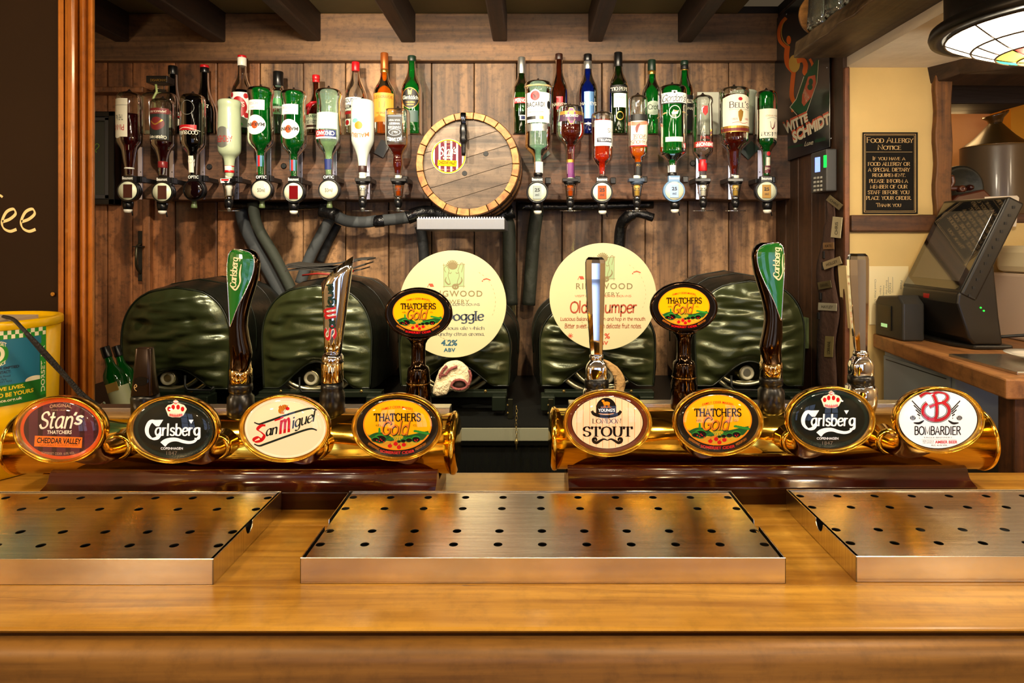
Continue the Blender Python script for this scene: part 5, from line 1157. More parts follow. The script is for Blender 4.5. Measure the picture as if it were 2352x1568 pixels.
inv(1544, [(197, 16), (199, 28), (206, 32.5), (220, 33), (345, 33), (354, 32), (364, 18), (371, 10), (380, 9.5), (406, 9)], GREEN, 'upside-down large green gin bottle with white script band', prints=gord, cap=(396, 405, 10.3, BLKC), extra=lambda t, S_: (knob(t, 1544, 193), MB().tube([S_.surf(a, b, .0) for a, b in ((1510, 272), (1522, 265), (1544, 261), (1566, 263), (1578, 264))], .0028, 6).build('rubber_band', mat('tan_band', '#b89a6a', .6), t)))
inv(1614, [(220, 12), (222, 19), (228, 23), (236, 23.5), (241, 21), (246, 22), (345, 24), (354, 22), (362, 13), (368, 10), (406, 8)], CLEAR, 'upside-down empty clear vodka bottle with red band', prints=lambda p: (p.rect(1592, 328, 1636, 341, REDP), p.text('SMIRNOFF', 1595, 330, 1634, 339, WHITEL, rot=180, bold=.03), p.text('TRIPLE', 1603, 316, 1625, 322, REDP, rot=180), p.part('shield').poly([(1608, 247), (1620, 247), (1620, 262), (1614, 270), (1608, 262)], REDP)), cap=(367, 393, 9.8, REDC), extra=kb(1614, 217))
def bells(p):
    p.strips(1656, 1716, lambda x: 223 + 7 * abs((x - 1686) / 30) ** 2.5, 294, CREAM); p.text("Bell's", 1666, 239, 1713, 254, mat('dark_maroon', '#2a0c0c', .5), style='pen', w=1.0, nib=0, thin=.55, serif=True, smallcaps=True, track=.5); p.text('BLENDED SCOTCH WHISKY', 1667, 256, 1713, 258.6, grey)
    p.oval(1690, 234, 5, 4, REDP, 8); p.poly([(1685, 262), (1691, 257), (1697, 262), (1696, 272), (1692, 285), (1688, 285), (1685, 272)], GOLDP); p.text('1825', 1672, 277, 1683, 281, REDP); p.text('1825', 1701, 277, 1711, 281, REDP); p.line([(1672, 288), (1685, 286), (1696, 289), (1708, 286)], .8, REDP, True)
    p.rect(1654, 294, 1718, 299, GOLDP); p.rect(1654, 299, 1718, 306, mat('maroon_label', '#6a1414', .5)); p.rect(1654, 306, 1718, 308, GOLDP)
inv(1686, [(202, 16), (204, 30), (210, 33.5), (218, 33.5), (224, 32.5), (318, 33), (330, 31), (340, 22), (346, 16), (356, 15), (380, 12), (392, 9), (410, 8.5)], CLEAR, 'upside-down large whisky bottle with arched cream label', liquid=LQ_BRN, lev=(221, 400), prints=bells, extra=kb(1686, 198))
def jam(p):
    p.rect(1737, 254, 1783, 320, CREAM); p.text('JAMESON', 1742, 305, 1783, 315, INK, rot=180, style='pen', w=1.2, nib=0, serif=True, arc=2); p.poly([(1760, 283), (1772, 283), (1771, 296), (1766, 302), (1761, 296)], mat('maroon_label', '#6a1414', .5)); p.text('IRISH WHISKEY', 1750, 268, 1778, 272, GOLDP, rot=180); p.line([(1754, 277), (1766, 274), (1778, 277)], .8, grey, True)
    p.part('neck_label').rect(1751, 349, 1768, 382, mat('moss_label', '#1e3a22', .5), 5); p.rect(1757, 362, 1766, 381, CREAM, 3); p.oval(1762, 354, 5, 5, REDP, 8); p.rect(1751, 381, 1768, 398, mat('plum_red', '#5a1020', .45), 5); p.text('JJ&S', 1754, 385, 1766, 391, CREAM)
inv(1760, [(209, 12), (211, 20), (217, 23.5), (230, 24), (322, 24), (333, 22), (344, 12), (352, 9.5), (404, 8.5)], GREEN, 'upside-down green whiskey bottle, last optic on the right', liquid=LQ_BLK, lev=(244, 400), prints=jam, extra=kb(1760, 206))

# ---------------- optics ----------------
OM = 'spirit measures under the bottles'
def strip_(px, y0, y1=458, side=0):
    t = thing('bracket_strip', 'aluminium bracket strip on the timber behind the measure at %s' % side, 'bracket', P(px, y1, 2.357), 'aluminium bracket strips')
    MB().box(P(px - 5, 0, 2.354).x, P(px + 5, 0, 2.354).x, 2.350, 2.3565, P(0, y1, 2.354).z, P(0, y0, 2.354).z).build('strip', mat('violet_aluminium', '#a9abc4', .3, .85), t, .0006)
    for y in (395, 432, 443):
        MB().lathe(P(px, y, 2.350), [(.0018, -.0004), (.0022, 0), (.0018, .0006)], 8, 'y').build('screw_hole', BLACKM, t)
def arm(t, ox, oy, sx):
    a = P(min(ox, sx + 7), oy, YO); b = P(max(ox, sx + 7), oy - 15, YO)
    MB().box(a.x, b.x, YO - .012, YO + .02, a.z, b.z).build('clamp_arm', BLACK, t, .003)
    c = P(sx, oy - 7, YO); MB().box(c.x - .008, c.x + .008, YO + .018, 2.350, c.z - .008, c.z + .008).build('clamp_stem', BLACK, t, .002)
def optic_round(ox, oy, win_m, label, ringm=BLACK, kind='A', sx=None, text='Beaumont', face=None, ml=True):
    t = thing('spirit_measure', label, 'spirit measure', P(ox, oy + 52, YO), OM); Yf = YO - .045; R_ = 25 * Yf / F
    c = P(ox, oy, Yf)
    MB().lathe(c, [(R_ * .9, .004), (R_ * .98, 0), (R_, .003), (R_, .022), (R_ * .8, .03)], 40, 'y').build('measure_ring', ringm, t)
    MB().lathe(P(ox + .5, oy - 48, YO), [(.011, -.03), (.013, 0), (.012, .016), (.0095, .02)], 20).build('bottle_cup', BLACK, t) if False else None
    lathe_px(YO - .01, ox + 2, [(405, 9), (412, 11), (oy - 14, 11)], 2, 0).mesh(MB(), 18).build('neck_holder', CLEAR if kind == 'B' else BLACK, t)
    a = P(ox - 13, oy - 20, Yf); b = P(ox + 13, oy - 35, Yf)
    MB().box(a.x, b.x, Yf + .001, Yf + .02, a.z, b.z).build('name_tab', ringm, t, .0015)
    if kind == 'A':
        MB().lathe(c + Vector((0, -.0012, 0)), [(R_ * .84, .003), (R_ * .84, 0), (.0001, -.0004)], 36, 'y').build('dial', face or mat('dial_white', '#e9eccb', .35), t)
        a = P(ox - 10, oy + 16, Yf - .003); b = P(ox + 10, oy - 15, Yf - .003)
        MB().box(a.x, b.x, Yf - .0045, Yf, a.z, b.z).build('measure_window', win_m, t, .0015)
    else:
        MB().lathe(c, [(R_ * .86, .003), (R_ * .84, -.0025), (R_ * .7, -.007), (R_ * .4, -.010), (.0005, -.0112)], 36, 'y').build('measure_globe', win_m, t)
    p = Print(flat(Yf - .0035 if kind == 'B' else Yf + .001), .0003); p.text(text, ox - 12, oy - 33, ox + 12, oy - 26, WHITEL, bold=.02)
    if ml and kind == 'A': q = Print(flat(Yf - .005), .0002); q.text('25', ox - 6, oy - 9, ox + 6, oy - 1, INK, bold=.02); q.text('ml', ox - 4, oy + 3, ox + 4, oy + 9, INK); q.build('measure_mark', t)
    if kind == 'B' and ml: q = Print(flat(Yf - .0125), .0002); q.text('50ml', ox - 9, oy - 4, ox + 8, oy + 4, grey); q.build('measure_mark', t)
    p.build('tab_lettering', t)
    if kind == 'A':
        lathe_px(YO - .02, ox + 1, [(oy + 22, 12), (oy + 36, 11), (oy + 43, 9)], 2, 0).mesh(MB(), 18).build('nozzle', BLACK, t)
        lathe_px(YO - .02, ox + 1, [(oy + 43, 9), (oy + 47, 9), (oy + 51, 6)], 2, 0).mesh(MB(), 18).build('nozzle_tip', WHITEP, t)
        MB().tube([P(ox + 6, oy + 40, YO - .02), P(ox + 10, oy + 48, YO - .02), P(ox + 12, oy + 57, YO - .02)], .0022, 6).build('trigger', BLACK, t)
    else:
        lathe_px(YO - .02, ox + 2, [(oy + 24, 6), (oy + 30, 5), (oy + 34, 6), (oy + 40, 7), (oy + 42, 6)], 2, 0).mesh(MB(), 14).build('nozzle', mat('grey_green_plastic', '#5a6a44', .4), t)
    arm(t, ox + 18, oy - 18, sx or ox + 24)
    return t
def optic_cone(ox, liq, label, sx=None, clampm=BLACK, text=None, flag=False):
    t = thing('spirit_measure', label, 'spirit measure', P(ox, 486, YO), OM)
    lathe_px(YO, ox, [(403, 8), (411, 8.5)], 2, 0).mesh(MB(), 16).build('cork', WHITEP, t)
    a = P(ox - 18, 417, YO - .02); b = P(ox + 18, 409, YO - .02)
    MB().box(a.x, b.x, YO - .022, YO + .02, a.z, b.z).build('clamp', clampm, t, .002)
    lathe_px(YO, ox, [(417, 16), (422, 15), (423, 13)], 2, 0).mesh(MB(), 20).build('clamp_collar', clampm, t)
    lathe_px(YO, ox, [(423, 14), (430, 13), (450, 10), (454, 9)], 2, 0).mesh(MB(), 20).build('measure_cone', CLEAR, t)
    lathe_px(YO, ox, [(425, 7), (432, 8), (436, 6), (449, 5.5)], 2, 0).mesh(MB(), 16).build('measured_liquid', liq, t)
    lathe_px(YO, ox, [(452, 9), (458, 9)], 2, 0).mesh(MB(), 18).build('metal_band', CHROME, t)
    lathe_px(YO, ox, [(458, 9), (468, 9), (474, 7), (477, 6)], 2, 0).mesh(MB(), 18).build('nozzle', BLACK, t)
    lathe_px(YO, ox, [(477, 5), (479, 5), (481, 4), (486, 3.5)], 2, 0).mesh(MB(), 14).build('nozzle_tip', SILV, t)
    MB().tube([P(ox - 24, 484, YO), P(ox + 24, 484, YO)], .0016, 8).build('cross_bar', CHROME, t)
    if text:
        q = Print(lambda px, py, off: P(px, py, YO - .023 - off), .0003); q.text(text, ox - 8, 431, ox + 8, 438, INK); q.build('measure_mark', t)
    if flag:
        q = Print(flat(YO - .0225), .0002); q.poly([(ox - 20, 410), (ox + 3, 410), (ox, 420), (ox - 19, 420)], WHITEL); q.poly([(ox - 18, 411), (ox, 411), (ox - 1, 415), (ox - 18, 415)], REDC); q.build('name_flag', t)
    sx = sx or ox + 16; arm(t, ox + 10 if sx > ox else ox - 10, 420, sx)
def gw(k_, c): return mat(k_, c, .2, spec=.4)
optic_round(293, 438, gw('win_red', '#3c0a0c'), 'white-faced measure with dark red window, first from left', sx=322, ml=False)
optic_round(372, 441, gw('win_red', '#3c0a0c'), 'white-faced measure with dark red window, second from left', sx=394, ml=False)
optic_round(444, 436, mat('globe_black', '#100405', .03, coat=1), 'black globe measure, third from left', kind='B', text='OPTIC', sx=467, ml=False)
optic_cone(526, WHITEP, 'clear cone measure with red and white flag', sx=545, flag=True)
optic_round(600, 436, mat('globe_pearl', '#d8d4bc', .08, coat=1), 'pearl globe measure under the bright green bottle', kind='B', text='OPTIC', sx=619)
optic_round(674, 441, gw('win_red2', '#6a0c10'), 'white-faced measure under the dark vermouth', sx=690, ml=False)
optic_round(755, 436, mat('globe_pearl', '#d8d4bc', .08, coat=1), 'pearl globe measure under the pale vermouth', kind='B', text='OPTIC', sx=768)
optic_cone(833, WHITEP, 'clear cone measure under the white bottle', sx=845, text='25')
optic_cone(915, LQ_AMB, 'amber cone measure left of the barrel', text='25')
optic_round(1234, 441, gw('win_grey', '#9aa6a4'), 'white-faced measure right of the barrel', sx=None)
optic_cone(1310, LQ_AMB, 'amber cone measure under the goblet bottle', text='25')
optic_round(1383, 441, gw('win_amber', '#9a4a1c'), 'white-faced measure with orange window under the red cognac')
optic_cone(1463, mat('gold_liquid', '#c8a04a', .3), 'cone measure with blue-grey clamp', clampm=mat('blue_grey_plastic', '#36465a', .4), text='25')
optic_round(1549, 438, gw('win_blue', '#9ab4d8'), 'pale blue rimmed measure under the green gin', ringm=mat('pale_blue_plastic', '#6a90b8', .4))
optic_cone(1615, WHITEP, 'cone measure under the empty vodka bottle', sx=1603, text='25')
optic_cone(1689, mat('gold_liquid', '#c8a04a', .3), 'cone measure under the large whisky bottle', sx=1677, text='25')
optic_round(1761, 439, gw('win_gold', '#a0741c'), 'white-faced measure with gold window, last on the right', sx=1745)
for px, y0, nm in ((323, 338, 'the far left'), (395, 346, 'the second bottle'), (466, 340, 'the black port bottle'), (544, 350, 'the frosted bottle'), (618, 340, 'the bright green bottle'), (690, 345, 'the dark vermouth'), (769, 345, 'the pale vermouth'), (845, 352, 'the white bottle'), (1603, 362, 'the vodka bottle'), (1677, 380, 'the large whisky bottle'), (1745, 345, 'the far right')):
    strip_(px, y0, side=nm)
# odd cards and papers on the timber
def card(px, py, w_, h_, ang, m, label, Y=2.352, cat='card'):
    c = P(px, py, Y); a = math.radians(ang); s_ = Y / F
    return tag(MB().obox(c, Vector((math.cos(a), 0, math.sin(a))) * w_ * s_ / 2, (0, .001, 0), Vector((-math.sin(a), 0, math.cos(a))) * h_ * s_ / 2).build('card', m, None, .0004), label, cat)
card(878, 341, 24, 36, -28, mat('slate_card', '#2a2c30', .4), 'small dark slate card hanging beside the square whiskey bottle')
card(1245, 352, 30, 26, 38, DGC, 'dark green card behind the neck of the white-rum bottle')
card(1722, 345, 36, 26, 45, DGC, 'dark green card behind the neck of the large whisky bottle')
tag(MB().box(P(1601, 0, 2.47).x, P(1650, 0, 2.47).x, 2.466, 2.469, P(0, 309, 2.47).z, P(0, 212, 2.47).z).build('paper_sheet', mat('creased_paper', '#c9c9b8', .7, bump=.4, bscale=14)), 'creased white paper sheet leaning behind the vodka bottle', 'paper')
tag(lathe_px(2.435, 1707, [(211, 28), (213, 30.5), (216, 30.5), (217, 29), (304, 22), (309.5, 21)], 2, 0).mesh(MB(), 28).build('paper_cup', mat('cup_plastic', '#b6c0aa', .45)), 'white plastic cup behind the large whisky bottle', 'cup')
# ---------------- casks in quilted jackets ----------------
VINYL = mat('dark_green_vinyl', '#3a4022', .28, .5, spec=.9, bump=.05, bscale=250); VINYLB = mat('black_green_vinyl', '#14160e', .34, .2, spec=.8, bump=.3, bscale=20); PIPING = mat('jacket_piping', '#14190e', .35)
KEG = mat('keg_steel', '#c2be9c', .3, 1.0, bump=.1, bscale=20)
def jacket(cx, top, hw, bot, Yf, label, seedv, cut=46, back=None, e=2.4, sq=.42):
    s_ = Yf / F; c = P(cx, bot, Yf); H = (bot - top) * s_; W_ = hw * s_
    t = thing('ale_cask', label, 'cask', (c.x, Yf + .2, c.z), 'jacketed ale casks')
    def hwf(t_): return W_ * (1 - max(0, (t_ - sq) / (1 - sq)) ** e) ** (1 / e) * (1 - .05 * (1 - t_) ** 2)
    def zb(u): return cut * s_ * max(0, math.cos(min(abs(u) / .72, 1) * PI / 2)) ** 1.3
    n1, n2 = 64, 64; vs = []; fs = []
    for j in range(n2 + 1):
        t_ = j / n2 * .999
        for i in range(n1 + 1):
            u = -1 + 2 * i / n1; w_ = hwf(t_); z = zb(u) * (1 - t_) + H * t_
            x = c.x + u * w_
            ed = min(1, (1 - abs(u)) * 5) * min(1, (1 - t_) * 7 + .02)
            b = .030 * (1 - abs(u) ** 3) * (1 - (2 * t_ - 1) ** 6)
            q = Vector((x * 6 + seedv, z * 3, seedv)); w1 = noise.noise(q)
            fold = math.sin(z * 120 + 5 * w1 + 2.2 * noise.noise(Vector((x * 9, z * 16, seedv + 3)))) * (.35 + .65 * abs(u)) * (.6 + .7 * noise.noise(Vector((x * 7, z * 11, seedv + 9))))
            fold2 = noise.noise(Vector((x * 14, z * 55, seedv + 5))) * 1.2
            top_p = math.sin(x * 150 + 3 * w1) * max(0, t_ - .8) * 5
            butt = 0
            for bu, bt in ((-.55, .62), (.35, .62), (-.1, .2)):
                d2 = ((u - bu) * W_) ** 2 + ((t_ - bt) * H) ** 2; butt += math.exp(-d2 / .0004)
            y = Yf - (b + (.0085 * fold + .0055 * fold2 + .003 * top_p) * ed ** .5) * (ed ** .6) + .009 * butt
            vs.append((x, y, c.z + z))
    for j in range(n2):
        for i in range(n1): a = j * (n1 + 1) + i; fs.append((a, a + 1, a + n1 + 2, a + n1 + 1))
    MB().add(vs, fs, 0, True).build('quilted_front', VINYL, t)
    # outline loop
    loop = [(hwf(t_), H * t_ + zb(1) * (1 - t_)) for t_ in [k / 22 for k in range(22)]] + [(hwf(.9995), H * .9995)]
    out = [(-a, b) for a, b in loop][:-1] + [(0, H * 1.0)] + loop[::-1][1:]
    Lb = (2.46 - Yf); rs = []
    for j in range(13):
        f = j / 12; sc_ = 1 + .13 * math.sin(PI * min(f * .9 + .05, 1)) - (.05 if f > .9 else 0); y = Yf + Lb * f
        zc = H * .48; ring = []
        for k, (a, b) in enumerate(out):
            nn = .004 * noise.noise(Vector((a * 14 + seedv, b * 14, y * 16))) + .003 * noise.noise(Vector((a * 40, b * 40, y * 10 + seedv)))
            ss = sc_ * (1 + nn * 3); zz_ = (b - zc) * ss + zc
            ring.append((c.x + a * ss, y, c.z + max(zz_, -.004 + .003 * math.sin(y * 30))))
        rs.append(ring)
    m = MB(); K_ = len(out)
    vs = [p for r in rs for p in r]; fs = []
    for j in range(12):
        for k in range(K_ - 1): a = j * K_ + k; fs.append((a, a + 1, a + K_ + 1, a + K_))
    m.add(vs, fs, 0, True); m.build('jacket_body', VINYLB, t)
    pts = [(c.x + a, Yf - .001, c.z + b) for a, b in out]
    MB().tube(pts, .0028, 8).build('piping', PIPING, t)
    hem = [(c.x + u * hwf(0), Yf - .003, c.z + zb(u)) for u in [-1 + k / 20 for k in range(41)]]
    MB().tube(hem, .0026, 6).build('hem', PIPING, t)
    # seams across the crown
    for f in (.3, .62):
        sc_ = 1 + .13 * math.sin(PI * min(f * .9 + .05, 1)) + .004
        MB().tube([(c.x + a * sc_, Yf + Lb * f, c.z + (b - H * .48) * sc_ + H * .48) for a, b in out if b > H * .3], .0016, 5).build('seam', PIPING, t)
    return t, c, s_
def keg(cx, cy, r, Yf, tapx, tapy, label, hook=True):
    """cask end showing under the jacket: chime, belly, keystone"""
    t = label; c = P(cx, cy, Yf + .02); R_ = r * Yf / F
    MB().lathe((c.x, c.y, c.z), [(R_ * .86, .012), (R_ * .9, 0), (R_ * .95, -.006), (R_, -.004), (R_ * 1.01, .01), (R_ * 1.0, .04), (R_ * 1.04, .06), (R_ * 1.1, .16), (R_ * 1.08, .3), (R_ * .95, .42)], 56, 'y', cap=False).build('cask_shell', KEG, t)
    MB().lathe((c.x, c.y + .014, c.z), [(R_ * .88, 0), (R_ * .5, -.006), (.001, -.008)], 40, 'y').build('cask_head', mat('cask_head_steel', '#3c3a2a', .4, .9), t)
    k_ = P(tapx, tapy, Yf); s_ = Yf / F
    MB().tube([P(tapx + 82 * math.cos(a), tapy - 44 + 72 * math.sin(a), Yf - .03) for a in [math.radians(20 + 7 * i) for i in range(21)]], .0075, 10).build('chime', KEG, t)
    MB().lathe((k_.x, k_.y - .006, k_.z), [(22 * s_, .02), (20 * s_, 0), (18 * s_, -.008), (16 * s_, -.01)], 28, 'y').build('keystone_boss', KEG, t)
    MB().lathe((k_.x, k_.y - .018, k_.z), [(15 * s_, .004), (16 * s_, 0), (14 * s_, -.003), (10 * s_, -.003), (9 * s_, .002), (.001, .003)], 24, 'y').build('keystone_bung', mat('bung_white', '#b8b49c', .5), t)
    MB().obox((k_.x, k_.y + .002, k_.z - 24 * s_), (34 * s_, 0, 0), (0, .006, 0), (0, 0, 5 * s_)).build('boss_foot', KEG, t, .003)
jk = []
def J(*a, **k): jk.append(jacket(*a, **k))
J(404, 660, 127, 892, 1.98, 'cask in a dark green quilted jacket at the far left', 1.0)
J(728, 655, 128, 890, 1.98, 'cask in a dark green quilted jacket behind the slant-cut tap handle', 7.0, cut=60)
J(1045, 700, 130, 885, 2.0, 'cask in a dark green quilted jacket behind the left round clip', 13.0, cut=52)
J(1372, 690, 135, 885, 2.0, 'cask in a dark green quilted jacket behind the right round clip', 19.0, cut=52)
J(1722, 645, 128, 885, 2.02, 'cask in a dark green quilted jacket at the right end', 25.0, cut=56)
for (t_, _, _), a in zip(jk, ((404, 800, 112, 2.03, 391, 866), (728, 800, 112, 2.03, 718, 866), (1045, 795, 112, 2.05, 1040, 862), (1372, 795, 112, 2.05, 1392, 862), (1722, 795, 112, 2.07, 1712, 854))):
    keg(*a, t_)

# folded newspaper and red cord on the second jacket
npp = thing('folded_mat', 'folded dark bar mat lying on the second jacket', 'mat', P(742, 628, 2.12))
for i, (dx, dy, w_) in enumerate(((0, 0, 88), (4, -5, 92), (-3, -10, 84), (10, -15, 92))):
    a = P(742 + dx - w_, 624 + dy, 2.03); b = P(742 + dx + w_, 620 + dy, 2.03)
    n_ = 14; rs = []
    for q in range(n_ + 1):
        x = a.x + (b.x - a.x) * q / n_; zz_ = a.z + .010 * math.sin(q * .42 + i) * (.5 if q < 9 else 1) + (.010 * (q - 9) / 5 if q > 9 else 0)
        rs.append([(x, 2.03, zz_), (x, 2.14, zz_ + .004), (x, 2.14, zz_ + .008), (x, 2.03, zz_ + .004)])
    MB().rings(rs, 0, False).build('fold', mat('newsprint_dark', '#2c2924', .7, bump=.3, bscale=40), npp)
tag(MB().tube([P(695, 632, 2.03), P(730, 628, 2.0), P(770, 631, 2.0), P(812, 622, 2.03)], .003, 8).build('red_cord', mat('red_cord', '#8a2018', .5)), 'red cord under the folded bar mat', 'cord')

# ---------------- round ale clips ----------------
def clip_base(cx, cy, r, Yc, label):
    t = thing('ale_clip', label, 'pump clip', P(cx, cy + r, Yc), 'round ale clips'); c = P(cx, cy, Yc); R_ = r * Yc / F
    MB().lathe(c, [(R_ * .995, 0), (R_, .0015), (R_, .004), (R_ * .99, .005)], 96, 'y').build('clip_disc', mat('clip_board', '#c4bc90', .5), t)
    return t
TAUPE = mat('clip_taupe', '#7c6e48', .6); MINT = mat('clip_mint', '#93a878', .6); SLATE = mat('clip_slate', '#2c3a4a', .6); TEAL = mat('clip_teal', '#205468', .6); RUST = mat('clip_rust', '#9a3c1c', .6); CORAL = mat('clip_coral', '#b8452a', .6); PALEINK = mat('clip_pale_ink', '#9c9068', .6)
def boar(p, cx, cy):
    X = lambda v: cx + v; Yy = lambda v: cy + v
    p.rect(X(-23), Yy(-25), X(24), Yy(25), MINT, 4)
    for a in ((-25, -24, 26, -26), (-25, 25, 26, 24)): p.line([(X(a[0]), Yy(a[1])), (X(a[2]), Yy(a[3]))], 1, TAUPE)
    for a in ((-23, -28, -22, 28), (24, -28, 23, 28)): p.line([(X(a[0]), Yy(a[1])), (X(a[2]), Yy(a[3]))], 1, TAUPE)
    for i in range(9): a = math.radians(200 + i * 17); p.line([(X(-3 + 3 * math.cos(a)), Yy(-20)), (X(-3 + 15 * math.cos(a)), Yy(-20 + 16 * math.sin(a)))], 4, TAUPE, taper=True)
    p.oval(X(-2), Yy(-22), 11, 8, TAUPE, 10)
    for s_ in (-1, 1):
        p.line([(X(s_ * 10), Yy(-12)), (X(s_ * 16), Yy(-24 + (2 if s_ < 0 else -4))), (X(s_ * 22), Yy(-18 + (2 if s_ < 0 else -8))), (X(s_ * 18), Yy(-8))], 1.2, TAUPE, True)
        p.line([(X(s_ * 10), Yy(-12)), (X(s_ * 13), Yy(0)), (X(s_ * 9), Yy(12)), (X(s_ * 8), Yy(20))], 1.1, TAUPE, True)
        p.line([(X(s_ * 17), Yy(3)), (X(s_ * 19), Yy(12)), (X(s_ * 12), Yy(20)), (X(s_ * 7), Yy(17))], 3, TAUPE, True, taper=True)
        p.line([(X(s_ * 12), Yy(-7)), (X(s_ * 7), Yy(-5)), (X(s_ * 5), Yy(-8))], 1.3, TAUPE)
    p.oval(X(4), Yy(25), 8, 6.5, TAUPE, 12); p.oval(X(1.5), Yy(26), 1.4, 1.4, MINT, 6); p.oval(X(6.5), Yy(26), 1.4, 1.4, MINT, 6)
def clip_common(p, cx, cy, c2, red=CORAL):
    boar(p, cx, cy - 68)
    p.text('RINGWOOD', cx - 64, cy - 34, cx + 66, cy - 20, TAUPE, track=.18, bold=.01)
    p.text('BREWERY', cx - 38, cy - 13, cx + 36, cy - 4, TAUPE, track=.12)
    p.text('VISIT OUR RINGWOOD DOWNS', cx - 66, cy + 6, cx + 64, cy + 12, c2) if False else None
    for a0, a1, rr in ((-60, 30, 76), (100, 160, 96)):
        for i in range(12):
            a = math.radians(a0 + (a1 - a0) * i / 12); b = a + .05
            p.line([(cx + 20 + rr * math.cos(a), cy - 10 + rr * math.sin(a)), (cx + 20 + rr * math.cos(b), cy - 10 + rr * math.sin(b))], .8, PALEINK)
    p.poly([(cx - 57, cy - 50), (cx - 48, cy - 50), (cx - 45, cy - 43), (cx - 54, cy - 43)], CORAL); p.line([(cx - 60, cy - 42), (cx - 56, cy - 50)], 1, CORAL)
    p.line([(cx + 68, cy - 59), (cx + 76, cy - 61), (cx + 84, cy - 58)], 2.2, CORAL, True); p.oval(cx + 66, cy - 56, 1.5, 1.5, CORAL, 6)
c1 = clip_base(1040, 698, 123, 1.905, 'round cream ale clip with boar, blue strength figures')
p = Print(flat(1.905), .00003); clip_common(p, 1042, 701, SLATE)
p.text('VISIT OUR PLUDDING DOWNS', 980, 696, 1102, 702, SLATE, style='pen', w=.7)
p.text('Boon Doggle', 944, 714, 1112, 743, SLATE, style='pen', w=1.25, nib=20, thin=.45, serif=True)
p.text('A pale luscious ale which', 962, 749, 1113, 759, SLATE, style='pen', w=.75, nib=20, serif=True)
p.text('has a crunchy citrus aroma.', 962, 762, 1113, 773, SLATE, style='pen', w=.75, nib=20, serif=True)
p.part('strength_print').text('4.2%', 1013, 780, 1051, 794, TEAL, bold=.04, shear=.1); p.text('ABV', 1019, 799, 1046, 808, TEAL, bold=.04, track=.1)
p.build('clip_print', c1)
c2 = clip_base(1385, 681, 123, 1.905, 'round cream ale clip with boar, rust red lettering')
p = Print(flat(1.905), .00003); clip_common(p, 1387, 684, CORAL)
p.text('VISIT OUR PLUDDING DOWNS', 1320, 677, 1450, 682, CORAL, style='pen', w=.7)
p.text('Old Thumper', 1309, 690, 1463, 727, RUST, style='pen', w=1.0, shear=.05)
p.text('Luscious balance of grain and hop in the mouth.', 1287, 727, 1483, 739, RUST, style='pen', w=.8, shear=.1)
p.text('Bitter sweet fruit with delicate fruit notes.', 1297, 742, 1473, 754, RUST, style='pen', w=.8, shear=.1)
p.part('strength_print').text('5.1%', 1366, 765, 1401, 778, CORAL, bold=.03); p.text('ABV', 1368, 783, 1397, 792, CORAL, bold=.04, track=.1)
for a in (20, 65, 110, 155): p.line([(1310 - 6 * math.cos(math.radians(a)), 771 - 6 * math.sin(math.radians(a))), (1310 + 6 * math.cos(math.radians(a)), 771 + 6 * math.sin(math.radians(a)))], 1.4, CORAL)
p.build('clip_print', c2)
for c_, t in ((P(1040, 700, 1.94), c1), (P(1385, 690, 1.94), c2)):
    MB().box(c_.x - .02, c_.x + .02, 1.911, 1.962, c_.z - .05, c_.z - .02).build('clip_hook', BLACKM, t)

# ---------------- stillage, shelf and bottle fridge behind the taps ----------------
st = thing('stillage', 'dark steel stillage rack carrying the casks', 'rack', (0, 2.1, .75))
zr = P(0, 900, 1.95).z; zc2 = P(0, 982, 1.80).z + .003
GM = mat('dark_green_metal', '#1a2216', .4, .5)
for a, b in ((275, 490), (600, 880), (935, 1165), (1250, 1500), (1590, 1840)):
    MB().box(P(a, 0, 1.95).x, P(b, 0, 1.95).x, 1.93, 1.965, zr - .012, zr + .006).build('front_bar', GM, st, .002)
    for q in (a + 8, b - 18):
        MB().box(P(q - 16, 0, 1.93).x, P(q + 16, 0, 1.93).x, 1.90, 1.96, zr - .045, zr - .002).build('bar_bracket', GM, st, .003)
        x = P(q, 0, 1.93).x; MB().box(x - .012, x + .012, 1.93, 1.95, zc2 + .0005, zr - .02).build('upright', IRON, st, .002)
    for q in (a + 45, b - 50):
        MB().lathe(P(q, 898, 1.93), [(.003, -.003), (.005, 0), (.003, .004)], 10, 'y').build('bolt', mat('bolt_brass', '#b39a5a', .3, .9), st)
for px, py in ((425, 862), (688, 866), (1680, 862)):
    q = [P(px, py, 1.93), P(px, py + 24, 1.92), P(px + 6, py + 33, 1.92), P(px + 60, py + 34, 1.92), P(px + 66, py + 26, 1.92)]
    MB().tube(q, .0035, 8).build('cradle_hook', IRON, st)
lk = Sub('latch_plate', st)
for px in (1172, 1265):
    MB().box(P(px - 6, 0, 1.88).x, P(px + 6, 0, 1.88).x, 1.875, 1.885, zc2 + .0005, P(0, 915, 1.88).z).build('latch_plate', mat('latch_metal', '#3a3a2c', .35, .9), st, .002)
    for q in (930, 948, 965): MB().lathe(P(px - 6, q, 1.874), [(.002, -.002), (.003, 0), (.002, .002)], 8, 'y').build('bolt', mat('bolt_brass', '#b39a5a', .3, .9), st)
